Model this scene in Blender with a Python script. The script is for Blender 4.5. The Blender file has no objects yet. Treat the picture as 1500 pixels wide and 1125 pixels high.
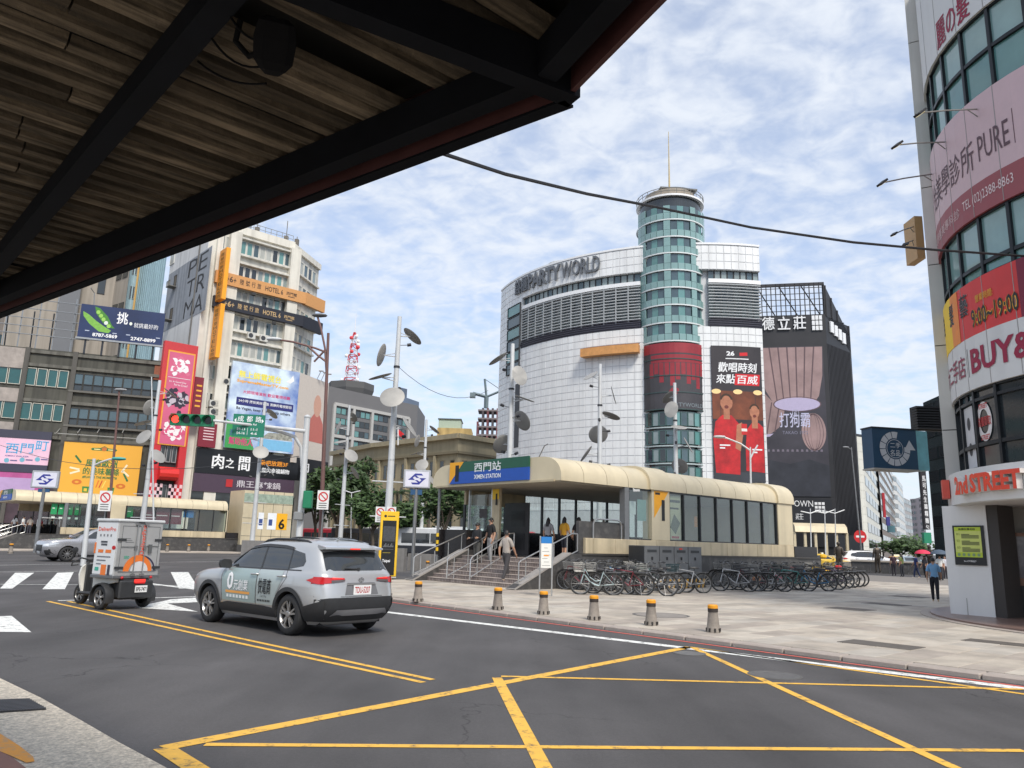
import bpy,bmesh,math,random
import numpy as np
from mathutils import Vector,Matrix
random.seed(7)
SC = bpy.context.scene
COL = SC.collection
R = math.radians
# ------------------------------------------------------------------ camera, sky, sun, exposure
FPX = 1126.0;PITCH = math.atan(233/1126.0);ROLL = math.atan(0.0277);EYE = 1.7
fw = Vector((0,math.cos(PITCH),math.sin(PITCH)));_r = Vector((1,0,0));_u = _r.cross(fw)
rt = _r*math.cos(ROLL) + _u*math.sin(ROLL);up = -_r*math.sin(ROLL) + _u*math.cos(ROLL)
cam = bpy.data.cameras.new('camera');cam.sensor_width = 36;cam.lens = FPX/1500*36
cam.clip_start = 0.05;cam.clip_end = 20000
camo = bpy.data.objects.new('camera',cam);COL.objects.link(camo)
camo.matrix_world = Matrix(((rt.x,up.x,-fw.x,0),(rt.y,up.y,-fw.y,0),(rt.z,up.z,-fw.z,EYE),(0,0,0,1)))
SC.camera = camo
SUN_AZ,SUN_EL = R(156),R(49)       # azimuth from +Y towards +X
sunv = Vector((math.sin(SUN_AZ)*math.cos(SUN_EL),math.cos(SUN_AZ)*math.cos(SUN_EL),math.sin(SUN_EL)))
sd = bpy.data.lights.new('sun','SUN');sd.energy = 3.0;sd.angle = R(14);sd.color = (1.0,0.935,0.84)
so = bpy.data.objects.new('sun',sd);COL.objects.link(so)
so.rotation_euler = sunv.to_track_quat('Z','Y').to_euler()
SC.view_settings.view_transform = 'Standard';SC.view_settings.look = 'None'
SC.view_settings.exposure = 0.15;SC.view_settings.gamma = 1.0;SC.view_settings.use_curve_mapping = False
SC.cycles.max_bounces = 8;SC.cycles.transparent_max_bounces = 16
SC.cycles.caustics_reflective = False;SC.cycles.caustics_refractive = False;SC.cycles.sample_clamp_indirect = 6
W = bpy.data.worlds.new('World');SC.world = W;W.use_nodes = True
def world_nodes():
    nt = W.node_tree;N = nt.nodes;L = nt.links;N.clear()
    out = N.new('ShaderNodeOutputWorld');bg = N.new('ShaderNodeBackground')
    sky = N.new('ShaderNodeTexSky');sky.sky_type = 'NISHITA';sky.sun_disc = False
    sky.sun_elevation = SUN_EL;sky.sun_rotation = SUN_AZ;sky.air_density = 1.0;sky.dust_density = 1.6;sky.ozone_density = 1.2
    tc = N.new('ShaderNodeTexCoord');sep = N.new('ShaderNodeSeparateXYZ');L.new(tc.outputs['Generated'],sep.inputs[0])
    def math_(op,a,b=None):
        m = N.new('ShaderNodeMath');m.operation = op
        for i,v in enumerate((a,b)):
            if v is None: continue
            if isinstance(v,(int,float)): m.inputs[i].default_value = v
            else: L.new(v,m.inputs[i])
        return m.outputs[0]
    zc = math_('ADD',math_('MAXIMUM',sep.outputs[2],0.0),0.28)
    cx = math_('DIVIDE',sep.outputs[0],zc);cy = math_('DIVIDE',sep.outputs[1],zc)
    comb = N.new('ShaderNodeCombineXYZ');L.new(cx,comb.inputs[0]);L.new(cy,comb.inputs[1])
    def noise(scale,detail,rough,dist=0.0,sx=1,sy=1,rot=0):
        mp = N.new('ShaderNodeMapping');mp.inputs['Scale'].default_value = (sx,sy,1);mp.inputs['Rotation'].default_value = (0,0,rot)
        L.new(comb.outputs[0],mp.inputs[0])
        n = N.new('ShaderNodeTexNoise');n.inputs['Scale'].default_value = scale;n.inputs['Detail'].default_value = detail
        n.inputs['Roughness'].default_value = rough;n.inputs['Distortion'].default_value = dist
        L.new(mp.outputs[0],n.inputs['Vector']);return n.outputs[0]
    big = noise(1.3,3,.5);mid = noise(11,4,.5,.6,1,1.2,R(35));fine = noise(30,3,.55,.3,1,1.2,R(35))
    s = math_('ADD',math_('ADD',math_('MULTIPLY',big,.42),math_('MULTIPLY',mid,.72)),math_('MULTIPLY',fine,.30))
    mr = N.new('ShaderNodeMapRange');mr.interpolation_type = 'SMOOTHSTEP';L.new(s,mr.inputs[0])
    mr.inputs[1].default_value = .50;mr.inputs[2].default_value = .92;mr.inputs[3].default_value = .40;mr.inputs[4].default_value = .95
    # thicker, milky cloud towards the horizon, the same all round
    hz = N.new('ShaderNodeMapRange');L.new(sep.outputs[2],hz.inputs[0]);hz.interpolation_type = 'SMOOTHSTEP'
    hz.inputs[1].default_value = 0.0;hz.inputs[2].default_value = .34;hz.inputs[3].default_value = .8;hz.inputs[4].default_value = 0.0
    fac = math_('MAXIMUM',mr.outputs[0],hz.outputs[0])
    mul = N.new('ShaderNodeMix');mul.data_type = 'RGBA';mul.blend_type = 'MULTIPLY';mul.inputs[0].default_value = 1
    L.new(sky.outputs[0],mul.inputs[6]);mul.inputs[7].default_value = (1.18,1.3,1.45,1)
    mix = N.new('ShaderNodeMix');mix.data_type = 'RGBA';L.new(fac,mix.inputs[0]);L.new(mul.outputs[2],mix.inputs[6])
    mix.inputs[7].default_value = (CLOUD[0],CLOUD[1],CLOUD[2],1)
    L.new(mix.outputs[2],bg.inputs[0]);bg.inputs[1].default_value = 0.14
    L.new(bg.outputs[0],out.inputs[0])
CLOUD = (5.6,5.95,6.5)
world_nodes()

# ------------------------------------------------------------------ coordinates: street grid u (across, away right), v (along, away left)
UX = Vector((0.7433,0.669,0)).normalized();VX = Vector((-UX.y,UX.x,0));ANG = math.atan2(UX.y,UX.x)
ZV = Vector((0,0,1))
def w3(u,v,z=0.0): return UX*u + VX*v + ZV*z
def ray(x,y): return fw + rt*((x-750)/FPX) + up*((562.5-y)/FPX)
def onz(x,y,z=0.0):
    d = ray(x,y);return d*((z-EYE)/d.z) + ZV*EYE
def aty(x,y,Y):
    d = ray(x,y);return d*(Y/d.y) + ZV*EYE
def uvof(p): return p.dot(UX),p.dot(VX)

# ------------------------------------------------------------------ materials
MATS = {}
def mat(name,col,rough=.6,metal=0.0,var=.12,scale=3.0,bump=0.0,bscale=40.0,emit=0.0,spec=.5,coat=0.0,streak=0.0,dirt=None):
    if name in MATS: return MATS[name]
    m = bpy.data.materials.new(name);m.use_nodes = True;MATS[name] = m
    nt = m.node_tree;N = nt.nodes;L = nt.links;b = N['Principled BSDF']
    b.inputs['Roughness'].default_value = rough;b.inputs['Metallic'].default_value = metal
    b.inputs['Specular IOR Level'].default_value = spec;b.inputs['Coat Weight'].default_value = coat;b.inputs['Coat Roughness'].default_value = .08
    tc = N.new('ShaderNodeNewGeometry');src = tc.outputs['Position']
    colr = None
    if var > 0 or streak > 0:
        n = N.new('ShaderNodeTexNoise');n.inputs['Scale'].default_value = scale;n.inputs['Detail'].default_value = 6;n.inputs['Roughness'].default_value = .65
        L.new(src,n.inputs['Vector'])
        mr = N.new('ShaderNodeMapRange');L.new(n.outputs[0],mr.inputs[0]);mr.inputs[1].default_value = .25;mr.inputs[2].default_value = .75
        mr.inputs[3].default_value = 1-var;mr.inputs[4].default_value = 1+var
        fac = mr.outputs[0]
        if streak > 0:
            mp = N.new('ShaderNodeMapping');mp.inputs['Scale'].default_value = (1.3,1.3,.07);L.new(src,mp.inputs[0])
            n2 = N.new('ShaderNodeTexNoise');n2.inputs['Scale'].default_value = 1.3;n2.inputs['Detail'].default_value = 5;L.new(mp.outputs[0],n2.inputs['Vector'])
            m2 = N.new('ShaderNodeMapRange');L.new(n2.outputs[0],m2.inputs[0]);m2.inputs[1].default_value = .45;m2.inputs[2].default_value = .7
            m2.inputs[3].default_value = 1;m2.inputs[4].default_value = 1-streak
            mm = N.new('ShaderNodeMath');mm.operation = 'MULTIPLY';L.new(fac,mm.inputs[0]);L.new(m2.outputs[0],mm.inputs[1]);fac = mm.outputs[0]
        vm = N.new('ShaderNodeVectorMath');vm.operation = 'SCALE';vm.inputs[0].default_value = col[:3];L.new(fac,vm.inputs['Scale'])
        colr = vm.outputs[0]
        if dirt:
            n3 = N.new('ShaderNodeTexNoise');n3.inputs['Scale'].default_value = scale*.35;n3.inputs['Detail'].default_value = 8;L.new(src,n3.inputs['Vector'])
            m3 = N.new('ShaderNodeMapRange');L.new(n3.outputs[0],m3.inputs[0]);m3.inputs[1].default_value = .5;m3.inputs[2].default_value = .72;m3.inputs[4].default_value = dirt[3]
            mx = N.new('ShaderNodeMix');mx.data_type = 'RGBA';L.new(m3.outputs[0],mx.inputs[0]);L.new(colr,mx.inputs[6]);mx.inputs[7].default_value = (dirt[0],dirt[1],dirt[2],1)
            colr = mx.outputs[2]
        L.new(colr,b.inputs['Base Color'])
        rm = N.new('ShaderNodeMapRange');L.new(n.outputs[0],rm.inputs[0]);rm.inputs[3].default_value = max(.03,rough*.8);rm.inputs[4].default_value = min(1,rough*1.2)
        L.new(rm.outputs[0],b.inputs['Roughness'])
    else:
        b.inputs['Base Color'].default_value = (*col[:3],1)
    if bump > 0:
        n4 = N.new('ShaderNodeTexNoise');n4.inputs['Scale'].default_value = bscale;n4.inputs['Detail'].default_value = 5;L.new(src,n4.inputs['Vector'])
        bp = N.new('ShaderNodeBump');bp.inputs['Strength'].default_value = bump;bp.inputs['Distance'].default_value = .02;L.new(n4.outputs[0],bp.inputs['Height'])
        L.new(bp.outputs[0],b.inputs['Normal'])
    if emit > 0:
        b.inputs['Emission Color'].default_value = (*col[:3],1);b.inputs['Emission Strength'].default_value = emit
    return m
def srgb(r,g,b):
    f = lambda c: (c/255/12.92 if c/255 <= .04045 else ((c/255+.055)/1.055)**2.4)
    return (f(r),f(g),f(b))
_cm = {}
def cm(r,g,b,rough=.6,metal=0.,var=.08,scale=4.0,**k):
    """plain painted / printed material from an 8 bit colour"""
    key = (r,g,b,rough,metal,tuple(sorted(k.items())))
    if key not in _cm: _cm[key] = mat('paint_%d_%d_%d_%d' % (r,g,b,len(_cm)),srgb(r,g,b),rough,metal,var,scale,**k)
    return _cm[key]
def glass_mat(name,col=(.9,.95,.95),alpha=.25,rough=.02):
    """thin see-through pane: transparent with a fresnel gloss"""
    if name in MATS: return MATS[name]
    m = bpy.data.materials.new(name);m.use_nodes = True;MATS[name] = m
    nt = m.node_tree;N = nt.nodes;L = nt.links;N.clear()
    out = N.new('ShaderNodeOutputMaterial');tr = N.new('ShaderNodeBsdfTransparent');tr.inputs[0].default_value = (*col,1)
    gl = N.new('ShaderNodeBsdfGlossy');gl.inputs['Roughness'].default_value = rough;gl.inputs[0].default_value = (.95,.97,1,1)
    fr = N.new('ShaderNodeLayerWeight');fr.inputs[0].default_value = .5
    pw = N.new('ShaderNodeMath');pw.operation = 'POWER';pw.inputs[1].default_value = 3.5;L.new(fr.outputs['Facing'],pw.inputs[0])
    ad = N.new('ShaderNodeMath');ad.operation = 'MULTIPLY_ADD';ad.inputs[1].default_value = .75;ad.inputs[2].default_value = alpha*.18;L.new(pw.outputs[0],ad.inputs[0])
    mx = N.new('ShaderNodeMixShader');L.new(ad.outputs[0],mx.inputs[0]);L.new(tr.outputs[0],mx.inputs[1]);L.new(gl.outputs[0],mx.inputs[2])
    L.new(mx.outputs[0],out.inputs[0]);return m

# ------------------------------------------------------------------ objects and meshes
MW = {}
def mw(o):
    return MW.get(o.name,Matrix())
def thing(name,label,cat,loc=(0,0,0),rotz=0.0,group=None):
    o = bpy.data.objects.new(name,None);o.empty_display_size = .2;COL.objects.link(o)
    o.location = loc;o.rotation_euler = (0,0,rotz)
    MW[o.name] = Matrix.Translation(Vector(loc)) @ Matrix.Rotation(rotz,4,'Z')
    tag(o,label,cat,group);return o
def tag(o,label=None,cat=None,group=None,kind=None):
    if label: o['label'] = label
    if cat: o['category'] = cat
    if group: o['group'] = group
    if kind: o['kind'] = kind
    return o
def link(name,mesh,parent=None,mats=None,local=None):
    o = bpy.data.objects.new(name,mesh);COL.objects.link(o)
    if parent is not None: o.parent = parent
    m = mw(parent) if parent is not None else Matrix()
    if local is not None: o.matrix_basis = local;m = m @ local
    MW[o.name] = m
    return o
class MB:
    """collects faces for ONE mesh. Coordinates are world unless the builder is local"""
    def __init__(s): s.v = [];s.f = [];s.mi = [];s.m = 0
    def add(s,vs,fs):
        n = len(s.v);s.v.extend([tuple(p) for p in vs]);s.f.extend([tuple(i+n for i in f) for f in fs]);s.mi.extend([s.m]*len(fs));return s
    def poly(s,pts): return s.add(pts,[tuple(range(len(pts)))])
    def hexa(s,p): # 8 points: bottom loop 0-3, top loop 4-7
        return s.add(p,[(3,2,1,0),(4,5,6,7),(0,1,5,4),(1,2,6,5),(2,3,7,6),(3,0,4,7)])
    def box(s,c,d,rz=0.0,M=None):
        c = Vector(c);hx,hy,hz = d[0]/2,d[1]/2,d[2]/2;ca,sa = math.cos(rz),math.sin(rz)
        P = []
        for z in (-hz,hz):
            for x,y in ((-hx,-hy),(hx,-hy),(hx,hy),(-hx,hy)):
                q = Vector((x*ca-y*sa,x*sa+y*ca,z))+c
                P.append(M @ q if M else q)
        return s.hexa(P)
    def ubox(s,u0,u1,v0,v1,z0,z1):
        return s.hexa([w3(u0,v0,z0),w3(u1,v0,z0),w3(u1,v1,z0),w3(u0,v1,z0),w3(u0,v0,z1),w3(u1,v0,z1),w3(u1,v1,z1),w3(u0,v1,z1)])
    def bbox(s,x0,x1,y0,y1,z0,z1,b=.01):
        """box with chamfered vertical and top edges"""
        def loop(z,i): return [(x0+i,y0+b,z),(x0+b,y0+i,z),(x1-b,y0+i,z),(x1-i,y0+b,z),(x1-i,y1-b,z),(x1-b,y1-i,z),(x0+b,y1-i,z),(x0+i,y1-b,z)]
        L = [loop(z0,b),loop(z0+b,0),loop(z1-b,0),loop(z1,b)]
        return s.loft(L,True,True)
    def loft(s,loops,cap0=True,cap1=True,closed=True):
        n = len(loops[0]);vs = [p for l in loops for p in l];fs = []
        for i in range(len(loops)-1):
            for j in range(n if closed else n-1):
                k = (j+1) % n;fs.append((i*n+j,i*n+k,(i+1)*n+k,(i+1)*n+j))
        if cap0: fs.append(tuple(range(n-1,-1,-1)))
        if cap1: fs.append(tuple(range((len(loops)-1)*n,len(loops)*n)))
        return s.add(vs,fs)
    def tube(s,pts,r,n=8,cap=True,closed=False):
        pts = [Vector(p) for p in pts];loops = [];N = len(pts)
        rr = r if isinstance(r,(list,tuple)) else [r]*N
        prev = None
        for i,p in enumerate(pts):
            if closed: t = pts[(i+1) % N]-pts[i-1]
            else: t = (pts[min(i+1,N-1)]-pts[max(i-1,0)])
            t.normalize()
            a = prev if prev is not None else (Vector((0,0,1)) if abs(t.z) < .9 else Vector((1,0,0)))
            x = (a - t*a.dot(t))
            if x.length < 1e-5: x = t.orthogonal()
            x.normalize();y = t.cross(x);prev = x
            loops.append([p + (x*math.cos(2*math.pi*k/n) + y*math.sin(2*math.pi*k/n))*rr[i] for k in range(n)])
        if closed: loops.append(loops[0]);return s.loft(loops,False,False)
        return s.loft(loops,cap,cap)
    def cyl(s,c,r0,h,n=16,r1=None,axis=(0,0,1)):
        a = Vector(axis).normalized();c = Vector(c);return s.tube([c,c+a*h],[r0,r0 if r1 is None else r1],n)
    def lathe(s,prof,n=20,c=(0,0,0),axis='Z',cap=True):
        loops = []
        for r_,h in prof:
            L = []
            for k in range(n):
                a = 2*math.pi*k/n;x,y = r_*math.cos(a),r_*math.sin(a)
                q = {'Z': (x,y,h),'Y': (x,h,-y),'X': (h,x,y)}[axis]
                L.append((q[0]+c[0],q[1]+c[1],q[2]+c[2]))
            loops.append(L)
        return s.loft(loops,cap,cap)
    def prism(s,poly,z0,z1):
        return s.loft([[(x,y,z0) for x,y in poly],[(x,y,z1) for x,y in poly]])
    def xform(s,M): s.v = [tuple(M @ Vector(p)) for p in s.v];return s
    def build(s,name,mats,parent=None,local=False,smooth=False,kind=None,label=None,angle=35):
        me = bpy.data.meshes.new(name)
        vs = s.v
        if parent is not None and not local:
            inv = np.array(mw(parent).inverted());A = np.c_[np.array(vs,float),np.ones(len(vs))] @ inv.T;vs = A[:,:3].tolist()
        me.from_pydata(vs,[],s.f)
        if not isinstance(mats,(list,tuple)): mats = [mats]
        for m in mats: me.materials.append(m)
        if len(mats) > 1: me.polygons.foreach_set('material_index',s.mi)
        me.validate();me.update()
        if smooth:
            me.polygons.foreach_set('use_smooth',[True]*len(me.polygons))
            me.set_sharp_from_angle(angle=R(angle))
        o = link(name,me,parent)
        if kind: o['kind'] = kind
        if label: o['label'] = label
        return o
def struct(name,mb,mats,parent=None,smooth=False):
    o = mb.build(name,mats,parent,smooth=smooth)
    if parent is None: o['kind'] = 'structure'
    return o
def piece(name,mesh,parent,M):
    """a repeat of shared mesh data, M its world matrix"""
    return link(name,mesh,parent,local=mw(parent).inverted() @ M)
def dup(root,loc,rotz,label=None,group=None,scale=None,matmap=None,name=None):
    def cp(o,par):
        c = o.copy();COL.objects.link(c)
        if par is not None: c.parent = par
        if matmap and c.type == 'MESH':
            for i,sl in enumerate(c.material_slots):
                b_ = c.data.materials[i]
                if b_ and b_.name in matmap: sl.link = 'OBJECT';sl.material = matmap[b_.name]
        for ch in KIDS.get(o.name,()): cp(ch,c)
        return c
    if root.name not in KIDS: kids_scan(root)
    r = cp(root,None)
    r.location = loc;r.rotation_euler = (0,0,rotz)
    if scale: r.scale = (scale,)*3 if not isinstance(scale,tuple) else scale
    MW[r.name] = Matrix.Translation(Vector(loc)) @ Matrix.Rotation(rotz,4,'Z')
    if label: r['label'] = label
    if group: r['group'] = group
    return r
KIDS = {}
def kids_scan(root):
    for o in bpy.data.objects:
        if o.parent is not None: KIDS.setdefault(o.parent.name,[])
    KIDS.clear()
    for o in bpy.data.objects:
        if o.parent is not None: KIDS.setdefault(o.parent.name,[]).append(o)
    KIDS.setdefault(root.name,[])
# ------------------------------------------------------------------ facades: s along, z up, d outwards
def tri_grid(poly,cuts):
    bm = bmesh.new();f = bm.faces.new([bm.verts.new((a,b,0)) for a,b in poly]);bmesh.ops.triangulate(bm,faces=[f])
    for _ in range(cuts): bmesh.ops.subdivide_edges(bm,edges=bm.edges[:],cuts=1,use_grid_fill=True)
    bmesh.ops.triangulate(bm,faces=bm.faces[:]);bm.verts.index_update()
    r_ = [(v.co.x,v.co.y) for v in bm.verts],[tuple(v.index for v in f.verts) for f in bm.faces];bm.free();return r_
class Face:
    def __init__(s,pts,base=0.0):
        """polyline in plan (world), left to right as seen from outside"""
        s.P = [Vector((p[0],p[1],0)) for p in pts];s.S = [0.0]
        for a,b in zip(s.P,s.P[1:]): s.S.append(s.S[-1]+(b-a).length)
        s.len = s.S[-1];s.flat = len(pts) == 2
        s.N = []
        seg = [(b-a).normalized() for a,b in zip(s.P,s.P[1:])]
        for i in range(len(s.P)):
            t = seg[max(i-1,0)] + seg[min(i,len(seg)-1)];t.normalize();s.N.append(Vector((t.y,-t.x,0)))
        s.seg = seg
    def base(s,q):
        if q <= 0: return s.P[0]+s.seg[0]*q,s.N[0]
        if q >= s.len: return s.P[-1]+s.seg[-1]*(q-s.len),s.N[-1]
        for i in range(len(s.seg)):
            if q <= s.S[i+1]:
                t = (q-s.S[i])/(s.S[i+1]-s.S[i]);n = s.N[i].lerp(s.N[i+1],t);n.normalize();return s.P[i].lerp(s.P[i+1],t),n
    def p(s,q,z,d=0.0):
        b,n = s.base(q);return b+n*d+ZV*z
    def px(s,x,y):
        """pixel of the photograph -> (s, z) on this facade"""
        d = ray(x,y);h = Vector((d.x,d.y,0));best = None
        for i in range(len(s.seg)):
            a,t = s.P[i],s.seg[i];den = h.x*t.y-h.y*t.x
            if abs(den) < 1e-9: continue
            k = (a.x*t.y-a.y*t.x)/den;q = (h*k-a).dot(t);L = s.S[i+1]-s.S[i]
            if k <= 0: continue
            err = max(0,-q-1e-6,q-L-1e-6)
            if best is None or (err,k) < (best[0],best[3]): best = (err,s.S[i]+q,EYE+d.z*k,k)
        return best[1],best[2]
    def rect(s,x0,y0,x1,y1):
        a = s.px(x0,y0);b = s.px(x1,y0);c = s.px(x0,y1);e = s.px(x1,y1)
        return (a[0]+c[0])/2,(b[0]+e[0])/2,(c[1]+e[1])/2,(a[1]+b[1])/2
    def cuts(s,s0,s1):
        if s.flat: return [s0,s1]
        return [s0]+[q for q in s.S if s0+.02 < q < s1-.02]+[s1]
    def slab(s,mb,s0,s1,z0,z1,d0,d1):
        for a,b in zip(*(lambda c: (c,c[1:]))(s.cuts(s0,s1))):
            mb.hexa([s.p(a,z0,d1),s.p(b,z0,d1),s.p(b,z0,d0),s.p(a,z0,d0),s.p(a,z1,d1),s.p(b,z1,d1),s.p(b,z1,d0),s.p(a,z1,d0)])
        return mb
    def poly(s,mb,pts,d): # flat print, subdivided where the facade is curved
        if s.flat: return mb.poly([s.p(q,z,d) for q,z in pts])
        V_,F_ = tri_grid(pts,3);return mb.add([s.p(q,z,d) for q,z in V_],F_)
_boxc = {}
def unit_box(w,h,d,m,frame=None,t=.06):
    """shared mesh: x 0..w, z 0..h, y -d..0 (outwards is -y); optional raised rim of a second material"""
    key = (round(w,3),round(h,3),round(d,3),m.name,frame.name if frame else '',t)
    if key in _boxc: return _boxc[key]
    mb = MB()
    if frame is None: mb.box((w/2,-d/2,h/2),(w,d,h))
    else:
        mb.m = 0;mb.box((w/2,-d*.3,h/2),(w-.02,d*.6,h-.02));mb.m = 1
        mb.box((t/2,-d/2,h/2),(t,d,h));mb.box((w-t/2,-d/2,h/2),(t,d,h))
        mb.box((w/2,-d/2,t/2),(w-2*t,d,t));mb.box((w/2,-d/2,h-t/2),(w-2*t,d,t))
    me = bpy.data.meshes.new('piece');me.from_pydata(mb.v,[],mb.f);me.materials.append(m)
    if frame: me.materials.append(frame);me.polygons.foreach_set('material_index',mb.mi)
    me.update();_boxc[key] = me;return me
def fpiece(F,parent,name,s0,z0,w,h,d0,depth,m,frame=None,t=.06):
    b,n = F.base(s0+w/2);tdir = Vector((-n.y,n.x,0))
    o = b - tdir*(w/2) + n*d0 + ZV*z0
    M = Matrix.Translation(o) @ Matrix.Rotation(math.atan2(tdir.y,tdir.x),4,'Z')
    return piece(name,unit_box(w,h,depth,m,frame,t),parent,M)
# ------------------------------------------------------------------ lettering
_txt = {}
def text_data(s,bold=0.0):
    if (s,bold) in _txt: return _txt[(s,bold)]
    c = bpy.data.curves.new('t','FONT');c.body = s;c.size = 1.0;c.offset = bold;c.resolution_u = 2;c.fill_mode = 'FRONT'
    o = bpy.data.objects.new('t',c);COL.objects.link(o)
    me = o.to_mesh();n = len(me.vertices)
    co = np.zeros(n*3);me.vertices.foreach_get('co',co);co = co.reshape(-1,3)[:,:2].copy()
    fs = [tuple(p.vertices) for p in me.polygons];o.to_mesh_clear()
    bpy.data.objects.remove(o);bpy.data.curves.remove(c)
    if n:
        co -= co.min(0);ext = co.max(0)
    else: ext = np.array([1.,1.])
    _txt[(s,bold)] = (co,fs,ext);return _txt[(s,bold)]
def ftext(F,parent,s,s0,z0,w,h,d,m,bold=0.0,name='lettering',rot=0,mb=None,thick=0.0,shear=0.0):
    """lettering fitted to a w x h box whose lower left corner is (s0, z0) on the facade"""
    own = mb is None
    if own: mb = MB()
    cjk = max(map(ord,s)) > 0x2E80
    if cjk and bold > .008: # heavy Chinese characters: overlaid strokes instead of an outline offset
        k = min(bold,.04)*h*.55
        for i,(dx,dz) in enumerate(((-k,0),(k,0),(0,k*.7))): ftext(F,parent,s,s0+dx,z0+dz,w,h,d+.0012*i,m,0.004,name,rot,mb,thick if i == 0 else 0,shear)
        if own: return mb.build(name,m,parent)
        return
    co,fs,ext = text_data(s,bold)
    k = np.maximum(ext,1e-4);P = []
    if w is None: w = h*k[0]/k[1]
    for x,y in co:
        a,b = x/k[0],y/k[1]
        if rot == 90: a,b = 1-b,a
        P.append((s0+a*w+shear*b*h,z0+b*h))
    n = len(P);mb.add([F.p(q,z,d) for q,z in P],fs)
    if thick:
        edges = {}
        for f in fs:
            for i in range(len(f)):
                e = (f[i],f[(i+1) % len(f)]);edges[e] = 1
        for (a,b) in list(edges):
            if (b,a) not in edges:
                mb.add([F.p(*P[a],d),F.p(*P[b],d),F.p(*P[b],d-thick),F.p(*P[a],d-thick)],[(3,2,1,0)])
    if own: return mb.build(name,m,parent)
def vtext(F,parent,s,s0,z1,w,hc,gap,d,m,bold=0.0,name='lettering'):
    mb = MB()
    for i,ch in enumerate(s):
        if ch != ' ': ftext(F,parent,ch,s0,z1-(i+1)*hc-i*gap,w,hc,d,m,bold,mb=mb)
    return mb.build(name,m,parent)
def disc(F,mb,s0,z0,rs,rz,d,n=32,a0=0,a1=360,r_in=0.0):
    P = []
    if a1-a0 >= 360 and r_in == 0:
        return F.poly(mb,[(s0+rs*math.cos(2*math.pi*i/n),z0+rz*math.sin(2*math.pi*i/n)) for i in range(n)],d)
    for i in range(n):
        t0,t1 = R(a0+(a1-a0)*i/n),R(a0+(a1-a0)*(i+1)/n)
        q = [(math.cos(t0),math.sin(t0),1),(math.cos(t1),math.sin(t1),1),(math.cos(t1),math.sin(t1),r_in),(math.cos(t0),math.sin(t0),r_in)]
        F.poly(mb,[(s0+rs*a*k,z0+rz*b*k) for a,b,k in q][::-1],d)
    return mb
class LFace(Face):
    """facade-like mapping in a thing's own coordinates: p(x, z) = o + a x + z + n d"""
    def __init__(s,o,a,n,u=(0,0,1)):
        s.o = Vector(o);s.a = Vector(a).normalized();s.n = Vector(n).normalized();s.u = Vector(u).normalized();s.flat = True
    def p(s,q,z,d=0.0): return s.o+s.a*q+s.u*z+s.n*d
# ------------------------------------------------------------------ ground
def asphalt():
    m = bpy.data.materials.new('asphalt');m.use_nodes = True;nt = m.node_tree;N = nt.nodes;L = nt.links;b = N['Principled BSDF']
    tc = N.new('ShaderNodeTexCoord');src = tc.outputs['Object']
    def noise(sc,det,rough=.6,sx=1,sy=1,rot=0.0):
        mp = N.new('ShaderNodeMapping');mp.inputs['Scale'].default_value = (sx,sy,1);mp.inputs['Rotation'].default_value = (0,0,rot);L.new(src,mp.inputs[0])
        n = N.new('ShaderNodeTexNoise');n.inputs['Scale'].default_value = sc;n.inputs['Detail'].default_value = det;n.inputs['Roughness'].default_value = rough;L.new(mp.outputs[0],n.inputs[0]);return n.outputs[0]
    def mr(x,a,b_,c,d):
        r = N.new('ShaderNodeMapRange');L.new(x,r.inputs[0]);r.inputs[1].default_value = a;r.inputs[2].default_value = b_;r.inputs[3].default_value = c;r.inputs[4].default_value = d;return r.outputs[0]
    def mul(a,c):
        x = N.new('ShaderNodeMath');x.operation = 'MULTIPLY';L.new(a,x.inputs[0]);L.new(c,x.inputs[1]);return x.outputs[0]
    grain = mul(mr(noise(150,2),.3,.7,.70,1.30),mr(noise(28,4),.3,.7,.88,1.12));patch = mr(noise(.35,6),.35,.65,.86,1.14)
    wheel = mr(noise(.9,4,.5,1,.06,-ANG),.4,.7,1.06,.84)
    f = mul(mul(grain,patch),wheel)
    vo = N.new('ShaderNodeTexVoronoi');vo.feature = 'DISTANCE_TO_EDGE';vo.inputs['Scale'].default_value = .33;ds = N.new('ShaderNodeVectorMath');ds.operation = 'ADD';nn = N.new('ShaderNodeTexNoise');nn.inputs['Scale'].default_value = 1.6;nn.inputs['Detail'].default_value = 6;L.new(src,nn.inputs[0]);L.new(src,ds.inputs[0]);L.new(nn.outputs['Color'],ds.inputs[1]);L.new(ds.outputs[0],vo.inputs['Vector'])
    cr = mr(vo.outputs['Distance'],.0,.006,.45,1.0);ms = mr(noise(.22,3),.48,.56,0,1)
    cm2 = N.new('ShaderNodeMix');L.new(ms,cm2.inputs[0]);cm2.inputs[2].default_value = 1.0;L.new(cr,cm2.inputs[3]);f = mul(f,cm2.outputs[0])
    f = mul(f,mr(noise(3.2,8,.7),.62,.78,1.0,.72))
    f = mul(f,mr(noise(.5,5,.6,1,.25,-ANG),.30,.72,1.28,.74))
    vm = N.new('ShaderNodeVectorMath');vm.operation = 'SCALE';vm.inputs[0].default_value = (.076,.0718,.0712);L.new(f,vm.inputs['Scale']);L.new(vm.outputs[0],b.inputs['Base Color'])
    b.inputs['Roughness'].default_value = .78;b.inputs['Specular IOR Level'].default_value = .35
    bp = N.new('ShaderNodeBump');bp.inputs['Strength'].default_value = .35;bp.inputs['Distance'].default_value = .006;L.new(noise(140,3),bp.inputs['Height']);L.new(bp.outputs[0],b.inputs['Normal'])
    return m
ASPH = asphalt()
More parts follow.
